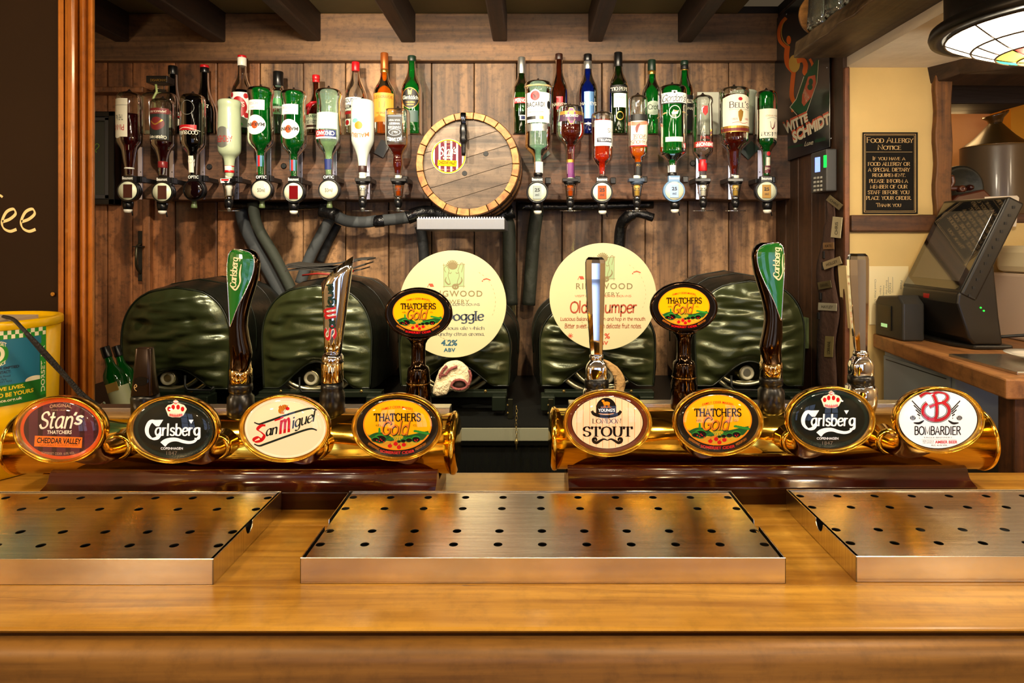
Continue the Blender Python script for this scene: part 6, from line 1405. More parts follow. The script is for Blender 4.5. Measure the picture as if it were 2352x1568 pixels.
# chain
def chain(px, y0, y1, Y, label):
    t = Sub('chain', st, label); n_ = int((y1 - y0) / 8)
    for i in range(n_):
        c = P(px + .8 * math.sin(i), y0 + 8 * i + 4, Y); fl = i % 2
        pts = [c + Vector(((.0028 * math.cos(a)) * (1 if fl else .25), (.0028 * math.cos(a)) * (0 if fl else 1), .0062 * math.sin(a))) for a in [2 * PI * k / 12 for k in range(12)]]
        MB().tube(pts, .0008, 5, closed=True).build('link', mat('chain_brass', '#b8a468', .3, .9), t)
    lathe_px(Y, px, [(y1 - 4, 2), (y1, 4), (y1 + 6, 4), (y1 + 8, 2), (y1 + 20, 1.5)], 2, 0).mesh(MB(), 12).build('pin', mat('chain_brass', '#b8a468', .3, .9), t)
chain(1186, 932, 1012, 1.785, 'fine brass chain hanging between the two brass fonts')
# counter under the casks with a steel edge
bk = thing('back_counter', 'dark back counter with a brushed steel edge below the casks', 'counter', (0, 2.1, 0))
zt2 = P(0, 982, 1.80).z; zt3 = P(0, 1013, 1.80).z
MB().box(-1.6, .958, 1.80, 1.815, zt3, zt2).build('steel_edge', mat('edge_steel', '#a0a28a', .42, .35, bump=.05, bscale=10, stretch=(30, 1, 1)), bk, .002)
MB().box(-1.6, .958, 1.80, 2.52, zt2, zt2 + .003).build('counter_top', IRON, bk)
fr = thing('bottle_fridge', 'dark glass-fronted bottle fridge under the back counter', 'fridge', (0, 2.1, .02))
FB = mat('fridge_black', '#070806', .3)
MB().box(-1.6, .955, 2.14, 2.2, .02, zt3 - .002).build('fridge_back', FB, fr); MB().box(-1.6, .955, 1.80, 2.14, .02, .10).build('fridge_base', FB, fr)
MB().box(-1.6, .955, 1.80, 2.14, zt3 - .012, zt3 - .002).build('fridge_top', FB, fr)
MB().box(-1.6, .955, 1.81, 1.814, .10, zt3 - .014).build('glass_door', glass('fridge_glass', (.75, .8, .7), 0, .01), fr)
for z_ in (zt3 - .1897,): MB().box(-1.6, .955, 1.83, 2.14, z_ - .006, z_).build('wire_shelf', IRON, fr)
bm = None
for r_ in range(1):
    for i in range(16):
        px = 1040 + i * 19; Yq = 1.88
        if bm is None:
            S_ = lathe_px(Yq, px, [(1020, 5), (1024, 5.5), (1046, 6), (1062, 9), (1072, 9.5), (1140, 9.5), (1142, 8)], 2, 1)
            bm = S_.mesh(MB(), 14).build('beer_bottle', glass('fridge_bottle_glass', '#4a5a14', .2, .3, 1.0, dcol='#5a6a14')); o_ = bm; bx0 = px
            dz_ = (zt3 - .1897 + .0006) - bm.location.z; bm.location.z += dz_
            lb = Print(S_.surf); lb.rect(px - 9, 1085, px + 9, 1115, mat('fridge_label', '#6a6a30', .5), 6); lbo = lb.build('label', bm); cpm = lathe_px(Yq, px, [(1017, 5.5), (1018, 6.2), (1023, 6.2)], 2, 0).mesh(MB(), 12).build('crown_cap', GOLDP, bm)
        else:
            o_ = bm.copy(); sc.collection.objects.link(o_); o_.location.x += (px - bx0) * Yq / F
            for ch in (lbo, cpm): q = ch.copy(); sc.collection.objects.link(q); q.parent = o_
        tag(o_, 'small brown-green beer bottle in the fridge, ' + ('leftmost', 'second', 'third', 'fourth', 'fifth', 'sixth', 'seventh', 'eighth', 'ninth', 'tenth', 'eleventh', 'twelfth', 'thirteenth', 'fourteenth', 'fifteenth', 'rightmost')[i] + (' from the left' if 0 < i < 15 else ' of the row'), 'bottle', 'beer bottles in the fridge')

# ---------------- insulated pipes ----------------
FOAM = mat('grey_foam', '#3e4244', .75, bump=.15, bscale=60); FOAMD = mat('dark_foam', '#15171a', .7, bump=.4, bscale=30); TAPE = mat('black_tape', '#0c0c0e', .3, bump=.6, bscale=45)
def pipe(pts, r, m, label, n=6):
    q = catmull([tuple(P(a, b, y)) for a, b, y in pts], n)
    o = MB().tube(q, r, 14).build('insulated_pipe', m); return tag(o, label, 'pipe', 'insulated pipes on the wall')
pipe([(552, 470, 2.46), (562, 520, 2.465), (600, 590, 2.465), (650, 680, 2.465), (680, 740, 2.465)], .023, FOAM, 'grey foam pipe running down to the first jacket, left of the pair')
pipe([(580, 465, 2.42), (592, 520, 2.425), (632, 590, 2.42), (672, 670, 2.42), (690, 720, 2.42)], .020, mat('green_foam', '#33382e', .75, bump=.15, bscale=60), 'grey-green foam pipe, right of the crossing pair')
pipe([(760, 500, 2.42), (735, 545, 2.42), (712, 590, 2.42), (690, 650, 2.42)], .021, FOAM, 'grey foam pipe slanting down to the folded mat')
pipe([(775, 515, 2.475), (752, 560, 2.475), (735, 600, 2.475)], .017, FOAMD, 'darker foam pipe behind the slanting one')
pipe([(772, 497, 2.38), (800, 508, 2.37), (840, 510, 2.37), (866, 506, 2.38)], .0215, FOAM, 'short grey sleeve under the white bottle')
pipe([(878, 506, 2.38), (910, 503, 2.37), (945, 498, 2.38)], .0215, FOAM, 'short grey sleeve left of the barrel tray')
pipe([(740, 486, 2.40), (764, 492, 2.385), (778, 498, 2.38)], .026, TAPE, 'taped pipe joint under the pale vermouth')
pipe([(862, 509, 2.378), (870, 508, 2.375), (882, 507, 2.378)], .023, TAPE, 'taped joint between the two grey sleeves')
pipe([(935, 500, 2.38), (970, 488, 2.39), (1010, 490, 2.40), (1120, 500, 2.42), (1180, 485, 2.42)], .026, TAPE, 'taped black pipe behind the barrel tray')
pipe([(965, 520, 2.42), (972, 560, 2.43), (976, 640, 2.44)], .020, FOAMD, 'dark foam pipe dropping behind the left round clip')
pipe([(1150, 480, 2.45), (1168, 520, 2.45), (1170, 600, 2.45), (1174, 700, 2.45)], .026, mat('olive_foam', '#20241a', .7, bump=.5, bscale=30), 'olive foam pipe left of the centre gap')
pipe([(1236, 470, 2.44), (1226, 540, 2.44), (1220, 620, 2.45), (1214, 700, 2.45)], .026, mat('olive_foam', '#20241a', .7), 'olive foam pipe right of the centre gap')
pipe([(1500, 500, 2.36), (1465, 490, 2.36), (1440, 500, 2.37), (1425, 530, 2.41), (1422, 620, 2.44)], [.016] * 8 + [.022] * 17, TAPE, 'taped black pipe under the game bird bottle')
for i, (a, b) in enumerate(((520, 760), (1190, 1500))):
    pipe([(a, 470 + 4 * i, 2.44), ((a + b) / 2, 474, 2.44), (b, 470, 2.44)], .016, TAPE, ('black pipe under the shelf timber, left half', 'black pipe under the shelf timber, right half')[i])

# ---------------- bar towel, beer strip ----------------
tw = thing('bar_towel', 'rolled cream and red bar towel in front of the third cask', 'towel', P(1035, 900, 1.90))
TW = mat('towel_cloth', '#d8c9a4', .9, bump=.8, bscale=120); TR_ = mat('towel_red', '#8a4a44', .9, bump=.8, bscale=120)
def ribbon_mesh(path, y0, y1, th=.004, wob=0.0):
    q = catmull([(P(a, b, 1.90).x, P(a, b, 1.90).z) for a, b in path], 8); vs = []; fs = []; M_ = 7
    for i, (x, z) in enumerate(q):
        for j in range(M_):
            f = j / (M_ - 1); y = y0 + (y1 - y0) * f
            vs.append((x + .006 * noise.noise(Vector((x * 30, y * 30, z * 30))) + wob * f, y, z + .004 * noise.noise(Vector((x * 40, y * 20, 5)))))
    for i in range(len(q) - 1):
        for j in range(M_ - 1): a = i * M_ + j; fs.append((a, a + 1, a + M_ + 1, a + M_))
    return MB().add(vs, fs, 0, True)
def solidify(o, th): md = o.modifiers.new('solidify', 'SOLIDIFY'); md.thickness = th; return o
def lump(outl, y0, y1, m, name, sc_=1.0):
    q = catmull([tuple(v) for v in outl], 6, True); cxx = sum(v[0] for v in q) / len(q); cyy = sum(v[1] for v in q) / len(q); rs = []
    for k, (f, y) in enumerate(((.35, y0 - .004), (.8, y0 - .003), (.96, y0), (1.0, y0 + .012), (1.02, (y0 + y1) / 2), (.98, y1), (.3, y1 + .002))):
        rs.append([P(cxx + (a - cxx) * f, cyy + (b - cyy) * f, y) + Vector((.0035 * noise.noise(Vector((a * .09, b * .09, k))), .003 * noise.noise(Vector((a * .12, b * .12, k + 9))), .0035 * noise.noise(Vector((a * .1, b * .1, k + 5))))) for a, b in q])
    return MB().rings(rs, 0).build(name, m, tw)
lump([(996, 902), (1000, 876), (1010, 850), (1028, 832), (1050, 827), (1068, 838), (1080, 858), (1079, 884), (1064, 897), (1036, 896), (1014, 908)], 1.885, 1.965, TW, 'towel_roll')
lump([(994, 903), (1008, 882), (1026, 872), (1034, 884), (1028, 902), (1008, 909)], 1.872, 1.93, TW, 'towel_fold')
lump([(1028, 872), (1044, 864), (1062, 864), (1074, 874), (1078, 886), (1066, 898), (1044, 898), (1030, 888)], 1.874, 1.92, TW, 'towel_fold')
MB().lathe(P(1055, 883, 1.8635), [(.018, .002), (.001, .0015)], 24, 'y').build('roll_opening', mat('towel_shadow', '#3a2418', .9), tw)  # dark disc, shade of the hollow inside the roll put into its colour
hp = [P(1055 + 18 * math.cos(a) * (1 + .08 * math.sin(3 * a)), 883 + 11 * math.sin(a), 1.8635) for a in [2 * PI * k / 30 for k in range(30)]]
MB().tube(hp, .0038, 8, closed=True).build('towel_hem', TR_, tw)
MB().tube(catmull([tuple(P(a, b, 1.867)) for a, b in ((1072, 890), (1079, 876), (1081, 862), (1077, 850))], 4), .0042, 8).build('towel_hem', TR_, tw)
for q in (((1010, 868), (1016, 852), (1026, 840)), ((1022, 862), (1034, 848), (1050, 842)), ((1008, 860), (1020, 862))):
    MB().tube(catmull([tuple(P(a, b, 1.879)) for a, b in q], 4), .0042, 8).build('towel_stripe', TR_, tw)
sp = thing('bar_towel_strip', 'faded tan printed cloth strip hanging beside the chrome handle', 'towel', P(1412, 902, 1.88))
q = [(1384, 826), (1402, 838), (1418, 858), (1424, 882), (1420, 902)]
vs = []; fs = []
for i, (a, b) in enumerate(catmull(q, 5)):
    for j in range(5): vs.append(P(a - 12 + 24 * j / 4 if i > 6 else a - (2 + 10 * i / 6) + (4 + 20 * i / 6) * j / 4, b, 1.88) + Vector((0, .004 * math.sin(j * 1.6 + i * .5), 0)))
n_ = len(vs) // 5
for i in range(n_ - 1):
    for j in range(4): a = i * 5 + j; fs.append((a, a + 1, a + 6, a + 5))
solidify(MB().add(vs, fs, 0, True).build('strip_cloth', mat('tan_cloth', '#b08a54', .85, bump=.5, bscale=90), sp), .002)
p = Print(flat(1.872), .0003); p.text('bitter', 1408, 862, 1418, 896, INK, rot=-90, style='pen', w=.7); p.build('strip_lettering', sp)

# ---------------- left side small things ----------------
def tilted_bottle(bx, by, tx, ty, Y, r, label, lbl=True, sc_=1.0):
    b = P(bx, by, Y); a = P(tx, ty, Y); ax = (a - b); Ln = ax.length; ax.normalize()
    rot = Vector((0, 0, 1)).rotation_difference(ax).to_matrix().to_4x4(); xf = Matrix.Translation(b) @ rot
    t = thing('wine_bottle', label, 'bottle', b, 'green wine bottles at the lower left')
    R_ = r * Y / F
    MB().lathe((0, 0, 0), [(R_ * .8, 0), (R_, .006), (R_, Ln * .55), (R_ * .9, Ln * .62), (R_ * .45, Ln * .72), (R_ * .38, Ln * .80), (R_ * .36, Ln * .98)], 24).build('glass_body', GREEN, t, xf=xf)
    MB().lathe((0, 0, 0), [(R_ * .42, Ln * .84), (R_ * .44, Ln * .85), (R_ * .44, Ln * .99), (R_ * .4, Ln)], 20).build('screw_cap', BLKC, t, xf=xf)
    if lbl:
        MB().lathe((0, 0, 0), [(R_ * 1.01, Ln * .06), (R_ * 1.015, Ln * .07), (R_ * 1.015, Ln * .40), (R_ * 1.01, Ln * .405)], 24, cap=False).build('label', mat('pale_green_label', '#aeb48c', .5), t, xf=xf)
        MB().obox((0.004, -R_ * 1.03, Ln * .42), (R_ * .6, 0, 0), (0, .001, 0), (0, 0, Ln * .06)).build('gold_label', mat('gold_paper', '#b8964c', .4, .3), t, xf=xf)
tilted_bottle(290, 950, 240, 796, 1.78, 22, 'tilted green wine bottle, nearest the left post')
tilted_bottle(312, 945, 266, 794, 1.88, 20, 'tilted green wine bottle behind the nearest one', False)
ib = [(240, 925), (228, 935), (228, 948), (240, 955), (262, 955), (284, 950)]
tag(MB().tube(catmull([tuple(P(a, b, 1.70)) for a, b in ib], 5), .004, 8).build('bucket_handle', CHROME), 'curved steel handle below the tilted wine bottles', 'handle')

# dark picture frame behind the post
pf = thing('picture_frame', 'black moulded picture frame half hidden by the left post', 'picture frame', P(200, 470, 2.46))
Yp = 2.46
MB().box(P(90, 0, Yp).x, P(248, 0, Yp).x, Yp + .02, Yp + .03, P(0, 455, Yp).z, P(0, 275, Yp).z).build('chalk_panel', mat('frame_panel', '#33352c', .6), pf)
for x0, x1, y0, y1, dd, m in ((250, 265, 256, 470, 0, BLACK), (238, 250, 266, 462, .008, mat('frame_grey', '#3c3c3e', .35)), (90, 265, 456, 470, 0, BLACK), (90, 250, 446, 457, .008, mat('frame_grey', '#3c3c3e', .35)), (90, 265, 256, 268, 0, BLACK), (90, 250, 268, 277, .008, mat('frame_grey', '#3c3c3e', .35))):
    MB().box(P(x0, 0, Yp).x, P(x1, 0, Yp).x, Yp + dd - .005, Yp + .038, P(0, y1, Yp).z, P(0, y0, Yp).z).build('frame_rail', m, pf, .003)
p = Print(flat(Yp + .0195), .0003); p.line([(219, 345), (228, 335), (222, 330), (216, 340), (222, 350)], 2, mat('green_chalk', '#6a8a2c', .7), True); p.build('chalk_mark', pf)
# old door latch
dl = thing('door_latch', 'black iron thumb latch beside the left door frame', 'latch', P(322, 645, 2.46))
MB().box(P(317, 0, 2.48).x, P(329, 0, 2.48).x, 2.478, 2.4985, P(0, 645, 2.48).z, P(0, 530, 2.48).z).build('back_plate', IRON, dl, .002)
MB().tube(catmull([tuple(P(a, b, y)) for a, b, y in ((325, 560, 2.48), (315, 566, 2.45), (313, 590, 2.44), (314, 612, 2.45), (323, 628, 2.48))], 5), .005, 8).build('grip', mat('worn_iron', '#4a4636', .35, .8), dl)
MB().obox(P(318, 566, 2.455), (.018, 0, 0), (0, .012, 0), (0, 0, .002)).build('thumb_piece', IRON, dl, .001)
# ================= right-hand side =================
def Pxx(px, py, X):
    """point on the plane X = const seen at the pixel"""
    Y = X * F / (px - CX); return Vector((X, Y, CAMZ - (py - CY) * Y / F))
# ---- metal advertising sign on the dark side wall ----
XS = .951
sg = thing('enamel_sign', 'black metal advertising sign with orange peel figure on the dark side wall', 'sign', Pxx(1850, 345, XS))
Ya, Yb_ = 2.03, 2.485
zA, zB = Pxx(1915, 328, XS).z, 2.34
MB().box(XS - .002, XS + .0005, Ya, Yb_, zA - .01, zB).build('sign_plate', mat('sign_black', '#101216', .28, coat=.4), sg, .0015)
p = Print(lambda px, py, off: Pxx(px, py, XS) - Vector((off + .0018, 0, 0)), .00008)
PE = mat('peel_orange', '#c85a10', .5); PY = mat('peel_yellow', '#b8923c', .5); SG_ = mat('sign_green', '#0c4a2a', .5); SO = mat('sign_salmon', '#c0583a', .5); SC = mat('sign_cream', '#c8bfa4', .5)
p.line([(1806, 42), (1796, 54), (1790, 75), (1794, 96), (1812, 112)], 8, PE, True)
p.line([(1806, 42), (1799, 56), (1796, 76), (1801, 94), (1814, 106)], 1.6, PY, True)
p.oval(1813, 92, 5, 10, PE, 10)
p.line([(1810, 108), (1808, 130), (1812, 150), (1826, 166)], 12, PE, True); p.oval(1826, 146, 13, 20, PY, 14)
p.line([(1834, 140), (1846, 138), (1852, 150), (1850, 166), (1858, 172)], 11, PE, True); p.line([(1862, 136), (1868, 150), (1868, 172)], 6, PE, True)
p.line([(1824, 168), (1821, 195), (1820, 220), (1826, 236)], 10, PE, True); p.line([(1826, 232), (1822, 246), (1822, 256)], 6, PE, True)
p.poly([(1878, 136), (1884, 140), (1877, 190), (1852, 258), (1836, 262), (1816, 246), (1830, 228), (1848, 176)], SG_)
p.line([(1882, 138), (1878, 190), (1854, 258)], 1.4, SC); p.line([(1848, 176), (1830, 228), (1816, 246), (1832, 264)], 1.4, SC)
p.poly([(1858, 176), (1874, 172), (1876, 190), (1866, 222), (1848, 244), (1843, 236), (1844, 218)], SO)
p.oval(1864, 188, 5, 8, SG_, 10); p.oval(1862, 200, 6, 7, SG_, 10)
p.text('SCHMIDT', 0, 0, 0, 0, SC, quad=[(1853, 236), (1862, 222), (1850, 204), (1846, 212)])
for m_, dx, dy in ((SO, -1.6, -4), (SC, 0, 0)):
    p.text('WITTE', 0, 0, 0, 0, m_, quad=[(1806 + dx, 309 + dy), (1858 + dx, 278 + dy), (1856 + dx, 259 + dy), (1800 + dx, 285 + dy)], bold=.05)
    p.text('SCHMIDT', 0, 0, 0, 0, m_, quad=[(1825 + dx, 330 + dy), (1909 + dx, 284 + dy), (1906 + dx, 259 + dy), (1820 + dx, 304 + dy)], bold=.05)
p.text('WIJNHOUDEND', 0, 0, 0, 0, SG_, quad=[(1810, 343), (1846, 336), (1846, 330), (1809, 337)], bold=.02); p.text('Luxe', 0, 0, 0, 0, SC, quad=[(1849, 336), (1871, 331), (1869, 322), (1850, 325)], style='pen', w=.8, shear=.3); p.text('APERITIEF', 0, 0, 0, 0, SG_, quad=[(1873, 328), (1900, 322), (1898, 315), (1872, 321)], bold=.02)
p.build('sign_print', sg)
for a, b in ((1806, 33), (1908, 318), (1899, 155)):
    c = Pxx(a, b, XS - .003); MB().lathe(c, [(.003, .002), (.003, 0), (.001, -.001)], 8, 'x').build('screw', ALU, sg)

# ---- door keypad ----
kp = thing('alarm_keypad', 'dark keypad box with lit blue and green displays on the side wall', 'keypad', Pxx(1888, 442, .92))
KY0, KY1 = 1.995, 2.105; XK = .922
zt_k, zb_k = CAMZ + (560 - 347) * 2.05 / F, CAMZ + (560 - 442) * 2.05 / F
MB().box(XK, SX - .001, KY0, KY1, zb_k, zt_k).build('keypad_case', mat('keypad_grey', '#3a3836', .45), kp, .004)
def kq(px, py, off=.0012): v = Pxx(px, py, XK); v.x -= off; return v
p = Print(lambda px, py, off: Pxx(px, py, XK) - Vector((off, 0, 0)), .0001)
p.poly([(1872, 362), (1884, 360), (1884, 394), (1872, 396)], mat('blue_display', '#7a96ff', .4, emit=1.6)); p.text('06 11', 1873, 374, 1880, 380, WHITEL)
p.poly([(1892, 357), (1899, 356), (1899, 384), (1892, 385)], mat('green_display', '#08e040', .4, emit=2.0)); p.build('display', kp)
km = MB()
for r_ in range(4):
    for c_ in range(3):
        v = kq(1872 + c_ * 7.4, 409 + r_ * 9.4 - c_ * .8); MB().box(v.x - .002, v.x + .002, v.y - .0055, v.y + .0055, v.z - .0035, v.z + .0035).build('key', mat('key_grey', '#a9a69a', .4), kp, .001)

# ---- strap with name badges ----
st_ = thing('badge_strap', 'brown cloth strap hung with staff name badges on the side wall', 'strap', Pxx(1900, 905, XS))
vs = []; fs = []; rows = 26
for i in range(rows + 1):
    py = 455 + 440 * i / rows; cx_ = 1903 + 4 * math.sin(i * .5) + (6 if i < 4 else 0); w_ = 7 + 15 * min(i / 12, 1)
    for j in range(5): v = Pxx(cx_ - w_ + 2 * w_ * j / 4, py, XS + .004); v.x -= .003 * (1 + math.sin(i * .8 + j * 1.3)); vs.append(v)
for i in range(rows):
    for j in range(4): a = i * 5 + j; fs.append((a, a + 1, a + 6, a + 5))
solidify(MB().add(vs, fs, 0, True).build('strap_cloth', mat('strap_cloth', '#4a3226', .8, bump=.5, bscale=50), st_), .002)
BG = [('CHRIS', 1896, 458, 1936, 472, 38, '#8f8260', 0), ('CHRIS', 1909, 496, 1933, 548, -6, '#d8cfa6', 90), ('KATE', 1889, 556, 1916, 573, 2, '#8a6a44', 0), ('HOLLEY', 1887, 586, 1934, 622, 0, '#b0a27c', 20), ('DANIEL', 1877, 645, 1910, 664, 10, '#5c5334', 8), ('HAYLEY', 1877, 695, 1923, 714, -3, '#c4bda2', -3), ('LORRAINE', 1893, 770, 1914, 822, -3, '#9a8a5a', 90)]
for nm, x0, y0, x1, y1, an, col, rt in BG:
    bx = Sub('name_badge', st_); cx_, cy_ = (x0 + x1) / 2, (y0 + y1) / 2; hx, hy = (x1 - x0) / 2 * .92, (y1 - y0) / 2 * .92
    if rt == 20: hy = 9; an = 20
    if an == 38: hy = 7.5; hx = 19; an = -38
    a = math.radians(an)
    co = [(cx_ + u * hx * math.cos(a) + v * hy * math.sin(a), cy_ - u * hx * math.sin(a) + v * hy * math.cos(a)) for u, v in ((-1, 1), (1, 1), (1, -1), (-1, -1))]
    f_ = [Pxx(x, y, XS - .006) for x, y in co]; b_ = [v + Vector((.002, 0, 0)) for v in f_]
    MB().hexa(f_, b_).build('name_badge', mat('badge_' + col[1:], col, .35, .3), bx, .0008)
    q = Print(lambda px, py, off: Pxx(px, py, XS - .0062) - Vector((off, 0, 0)), .0001)
    if rt == 90:
        q.text(nm, 0, 0, 0, 0, INK, quad=[(cx_ + 3, cy_ + hy * .7), (cx_ + 4, cy_ - hy * .5), (cx_ - 3, cy_ - hy * .5), (cx_ - 4, cy_ + hy * .7)])
    else:
        T_ = [(cx_ + u * hx * .62 * math.cos(a) + v * hy * .38 * math.sin(a), cy_ - u * hx * .62 * math.sin(a) + v * hy * .38 * math.cos(a)) for u, v in ((-1, 1), (1, 1), (1, -1), (-1, -1))]
        q.text(nm, 0, 0, 0, 0, INK, quad=T_)
    q.build('badge_lettering', bx)
for px, py in ((1892, 585), (1890, 610), (1884, 680), (1880, 725)):
    v = Pxx(px, py, XS - .003); MB().obox(v, (.003, 0, 0), (0, .007, 0), (0, 0, .012)).build('badge_clip', BLACKM, st_, .002)
# green-painted strip and thin conduit at the foot of the side wall
tag(MB().box(SX - .03, SX - .001, P(0, 0, 2.2).y, 2.26, Pxx(1858, 800, SX).z, Pxx(1858, 730, SX).z).build('painted_block', wood('green_block', '#6a7a44', '#3a4424', 'z', 1, .6, .3)), 'green painted wood block low on the dark side wall', 'block')

# ---- food allergy notice ----
YN = YW - .003
nt_ = thing('allergy_notice', 'black and gold food allergy notice on the cream wall', 'notice', P(2044, 491, YN))
MB().box(P(1981, 0, YN).x, P(2107, 0, YN).x, YN - .0025, YN - .0005, P(0, 491, YN).z, P(0, 304, YN).z).build('notice_card', mat('notice_black', '#100c08', .6, spec=.12), nt_)
NG = mat('notice_gold', '#c8a468', .45)
p = Print(flat(YN - .0027), .00003)
for g_, w_ in ((4, 1.1), (7, .6)):
    p.line([(1981 + g_, 304 + g_), (2107 - g_, 304 + g_), (2107 - g_, 491 - g_), (1981 + g_, 491 - g_), (1981 + g_, 304 + g_)], w_, NG)
S = dict(style='pen', w=.85, nib=0, thin=.45, serif=True, smallcaps=True)
for s_, a, b, y0, y1 in (('Food Allergy', 1990, 2098, 315, 328), ('Notice', 2015, 2070, 332, 344), ('If you have a', 2004, 2080, 359, 368), ('food allergy or', 1993, 2090, 372, 381), ('a special dietary', 1993, 2090, 385, 394), ('requirement.', 2003, 2080, 398, 407), ('please inform a', 1996, 2086, 411, 420), ('member of our', 1998, 2084, 424, 433), ('staff before you', 1993, 2089, 437, 446), ('place your order.', 1989, 2093, 450, 459), ('Thank you', 2012, 2070, 466, 475)):
    p.text(s_, a, y0, b, y1, NG, **S)
p.line([(1989, 349), (2095, 349)], .7, NG); p.build('notice_lettering', nt_)

# ---- papers at the wall behind the printer ----
pa = thing('opening_hours_sheet', 'white printed sheet pinned to the cream wall behind the printer', 'paper', P(2040, 700, YW))
MB().box(P(1996, 0, YW - .002).x, P(2086, 0, YW - .002).x, YW - .003, YW - .0015, P(0, 745, YW).z, P(0, 611, YW).z).build('sheet', mat('sheet_white', '#ead9a8', .7), pa)
p = Print(flat(YW - .0032), .0001)
for s_, x, y0, y1, w_ in (('Closed Xmas Day', 2010, 641, 700, 5), ('9.30pm', 2022, 656, 676, 4), ('Monday', 2029, 656, 680, 4), ('Every day', 2036, 644, 676, 5), ('FOOD', 2044, 650, 674, 5), ('Please', 2070, 644, 664, 5)):
    p.text(s_, x - w_ / 2, y0, x + w_ / 2, y1, grey, rot=-90)
for x in (2040, 2050): p.line([(x, 636), (x, 672)], .8, grey)
p.build('sheet_print', pa)
mn = thing('menu_stack', 'stack of tall cream menus standing against the post beside the chrome handle', 'menus', P(1950, 755, 1.93))
for i in range(3):
    v = MB(); a = [P(1942 + i * 4, 610 + i * 3, 1.93), P(1946 + i * 4, 610 + i * 3, 1.93), P(1957 + i * 3, 755, 1.93), P(1953 + i * 3, 755, 1.93)]
    v.hexa([q + Vector((0, -.003 + .004 * i, 0)) for q in a], [q + Vector((0, .05 - .01 * i, 0)) for q in a]).build('menu', mat('menu_cream', '#e8cf96', .6), mn, .0008)

# ---- worktop running toward the camera ----
wk = thing('side_worktop', 'thick pale wood worktop on the right carrying the till', 'worktop', (1.3, 1.65, 0))
zw = CAMZ - .275; tk = .042
c0 = [(1.052, 1.965), (.968, 1.302), (1.10, 1.285), (2.3, 1.285), (2.3, 1.965)]
for i, (a, b) in enumerate(((0, .34), (.345, 1))):
    pass
MB().hexa([(x, y, zw) for x, y in c0], [(x, y, zw - tk) for x, y in c0]).build('worktop_board', WORKW, wk, .004)
LEGW = wood('leg_wood', '#7a4722', '#3c200d', 'z', 1, .6, .4, stain=.3, rnd=0)
MB().box(1.0, 1.06, 1.32, 1.37, .02, zw - tk - .0005).build('leg', LEGW, wk, .004); MB().box(1.62, 1.68, 1.32, 1.37, .02, zw - tk - .0005).build('leg', LEGW, wk, .004)
MB().box(1.10, 2.3, 1.935, 1.96, .02, zw - tk - .0005).build('back_board', IRON, wk)
MB().box(1.0, 1.02, 1.935, 1.96, .5, zw - tk - .001).build('red_post', mat('red_panel', '#8a1410', .5), wk, .002)
# blue-grey cash cabinet below it
cb = thing('steel_cabinet', 'blue-grey steel cabinet under the side worktop', 'cabinet', (1.14, 1.76, .7)); CG = mat('cabinet_grey', '#8b98a2', .45)
zc1 = zw - tk - .004; zc0 = zc1 - .16
MB().box(1.062, 1.30, 1.60, 1.92, zc0, zc1).build('cabinet_body', CG, cb, .004)
MB().box(1.057, 1.0615, 1.612, 1.915, zc0 + .012, zc1 - .012).build('door', CG, cb, .0015)
MB().tube([(1.056, 1.625, zc1 - .022), (1.056, 1.90, zc1 - .022)], .0012, 6).build('door_groove', BLACKM, cb); MB().lathe((1.055, 1.75, zc0 + .05), [(.006, .002), (.006, -.002), (.004, -.003)], 16, 'x').build('lock', BLACK, cb)
MB().box(1.06, 1.3, 1.62, 1.90, .05, .07).build('foot_plate', IRON, cb); MB().box(1.07, 1.29, 1.62, 1.90, .02, zc0 - .0005).build('lower_body', mat('cabinet_dark', '#23211c', .6), cb, .003)

# ---- receipt printer ----
pt = thing('receipt_printer', 'small dark receipt printer left of the till', 'printer', (1.09, 1.875, zw))
PG = mat('printer_grey', '#2e2c28', .4)
prf = [(1.80, 0), (1.80, .105), (1.825, .128), (1.93, .118), (1.945, .10), (1.945, 0)]
MB().hexa([(1.048, y, zw + .0005 + z) for y, z in prf], [(1.110, y, zw + .0005 + z) for y, z in prf]).build('printer_case', PG, pt, .006, 3)
MB().box(1.0455, 1.0478, 1.855, 1.925, zw + .022, zw + .095).build('paper_window', mat('printer_window', '#0a0a09', .15), pt, .001); MB().box(1.044, 1.0455, 1.875, 1.905, zw + .03, zw + .04).build('status_light', mat('pale_green_light', '#a8d890', .4, emit=.6), pt)

# ---- touch-screen till ----
tl = thing('touch_till', 'black touch-screen till leaning back on the side worktop', 'till', (1.17, 1.78, zw))
TB = mat('till_black', '#14120f', .35); TG = mat('till_glass', '#0a0a0a', .03, spec=1.0, coat=1.0)
Y0, Y1 = 1.652, 1.915
bl = Vector((1.112, Y1, CAMZ - .127)); br_ = Vector((1.112, Y0, CAMZ - .129)); trr = Vector((1.238, Y0, CAMZ + .124)); tll = Vector((1.238, Y1, CAMZ + .130))
nrm = (tll - bl).cross(br_ - bl).normalized()
if nrm.x > 0: nrm = -nrm
th_ = nrm * -.045
MB().hexa([bl, br_, trr, tll], [v + th_ for v in (bl, br_, trr, tll)]).build('screen_housing', TB, tl, .006, 3)
U = lambda u, v, o: (bl * (1 - u) + br_ * u) * (1 - v) + (tll * (1 - u) + trr * u) * v + nrm * o
MB().hexa([U(.03, .035, .0015), U(.97, .035, .0015), U(.97, .965, .0015), U(.03, .965, .0015)], [U(.03, .035, .0), U(.97, .035, .0), U(.97, .965, .0), U(.03, .965, .0)]).build('bezel_glass', TG, tl)
MB().hexa([U(.11, .12, .0022), U(.89, .12, .0022), U(.89, .86, .0022), U(.11, .86, .0022)], [U(.11, .12, .0016), U(.89, .12, .0016), U(.89, .86, .0016), U(.11, .86, .0016)]).build('display', mat('display_glass', '#4a453c', .05, coat=1.0, spec=.8), tl)
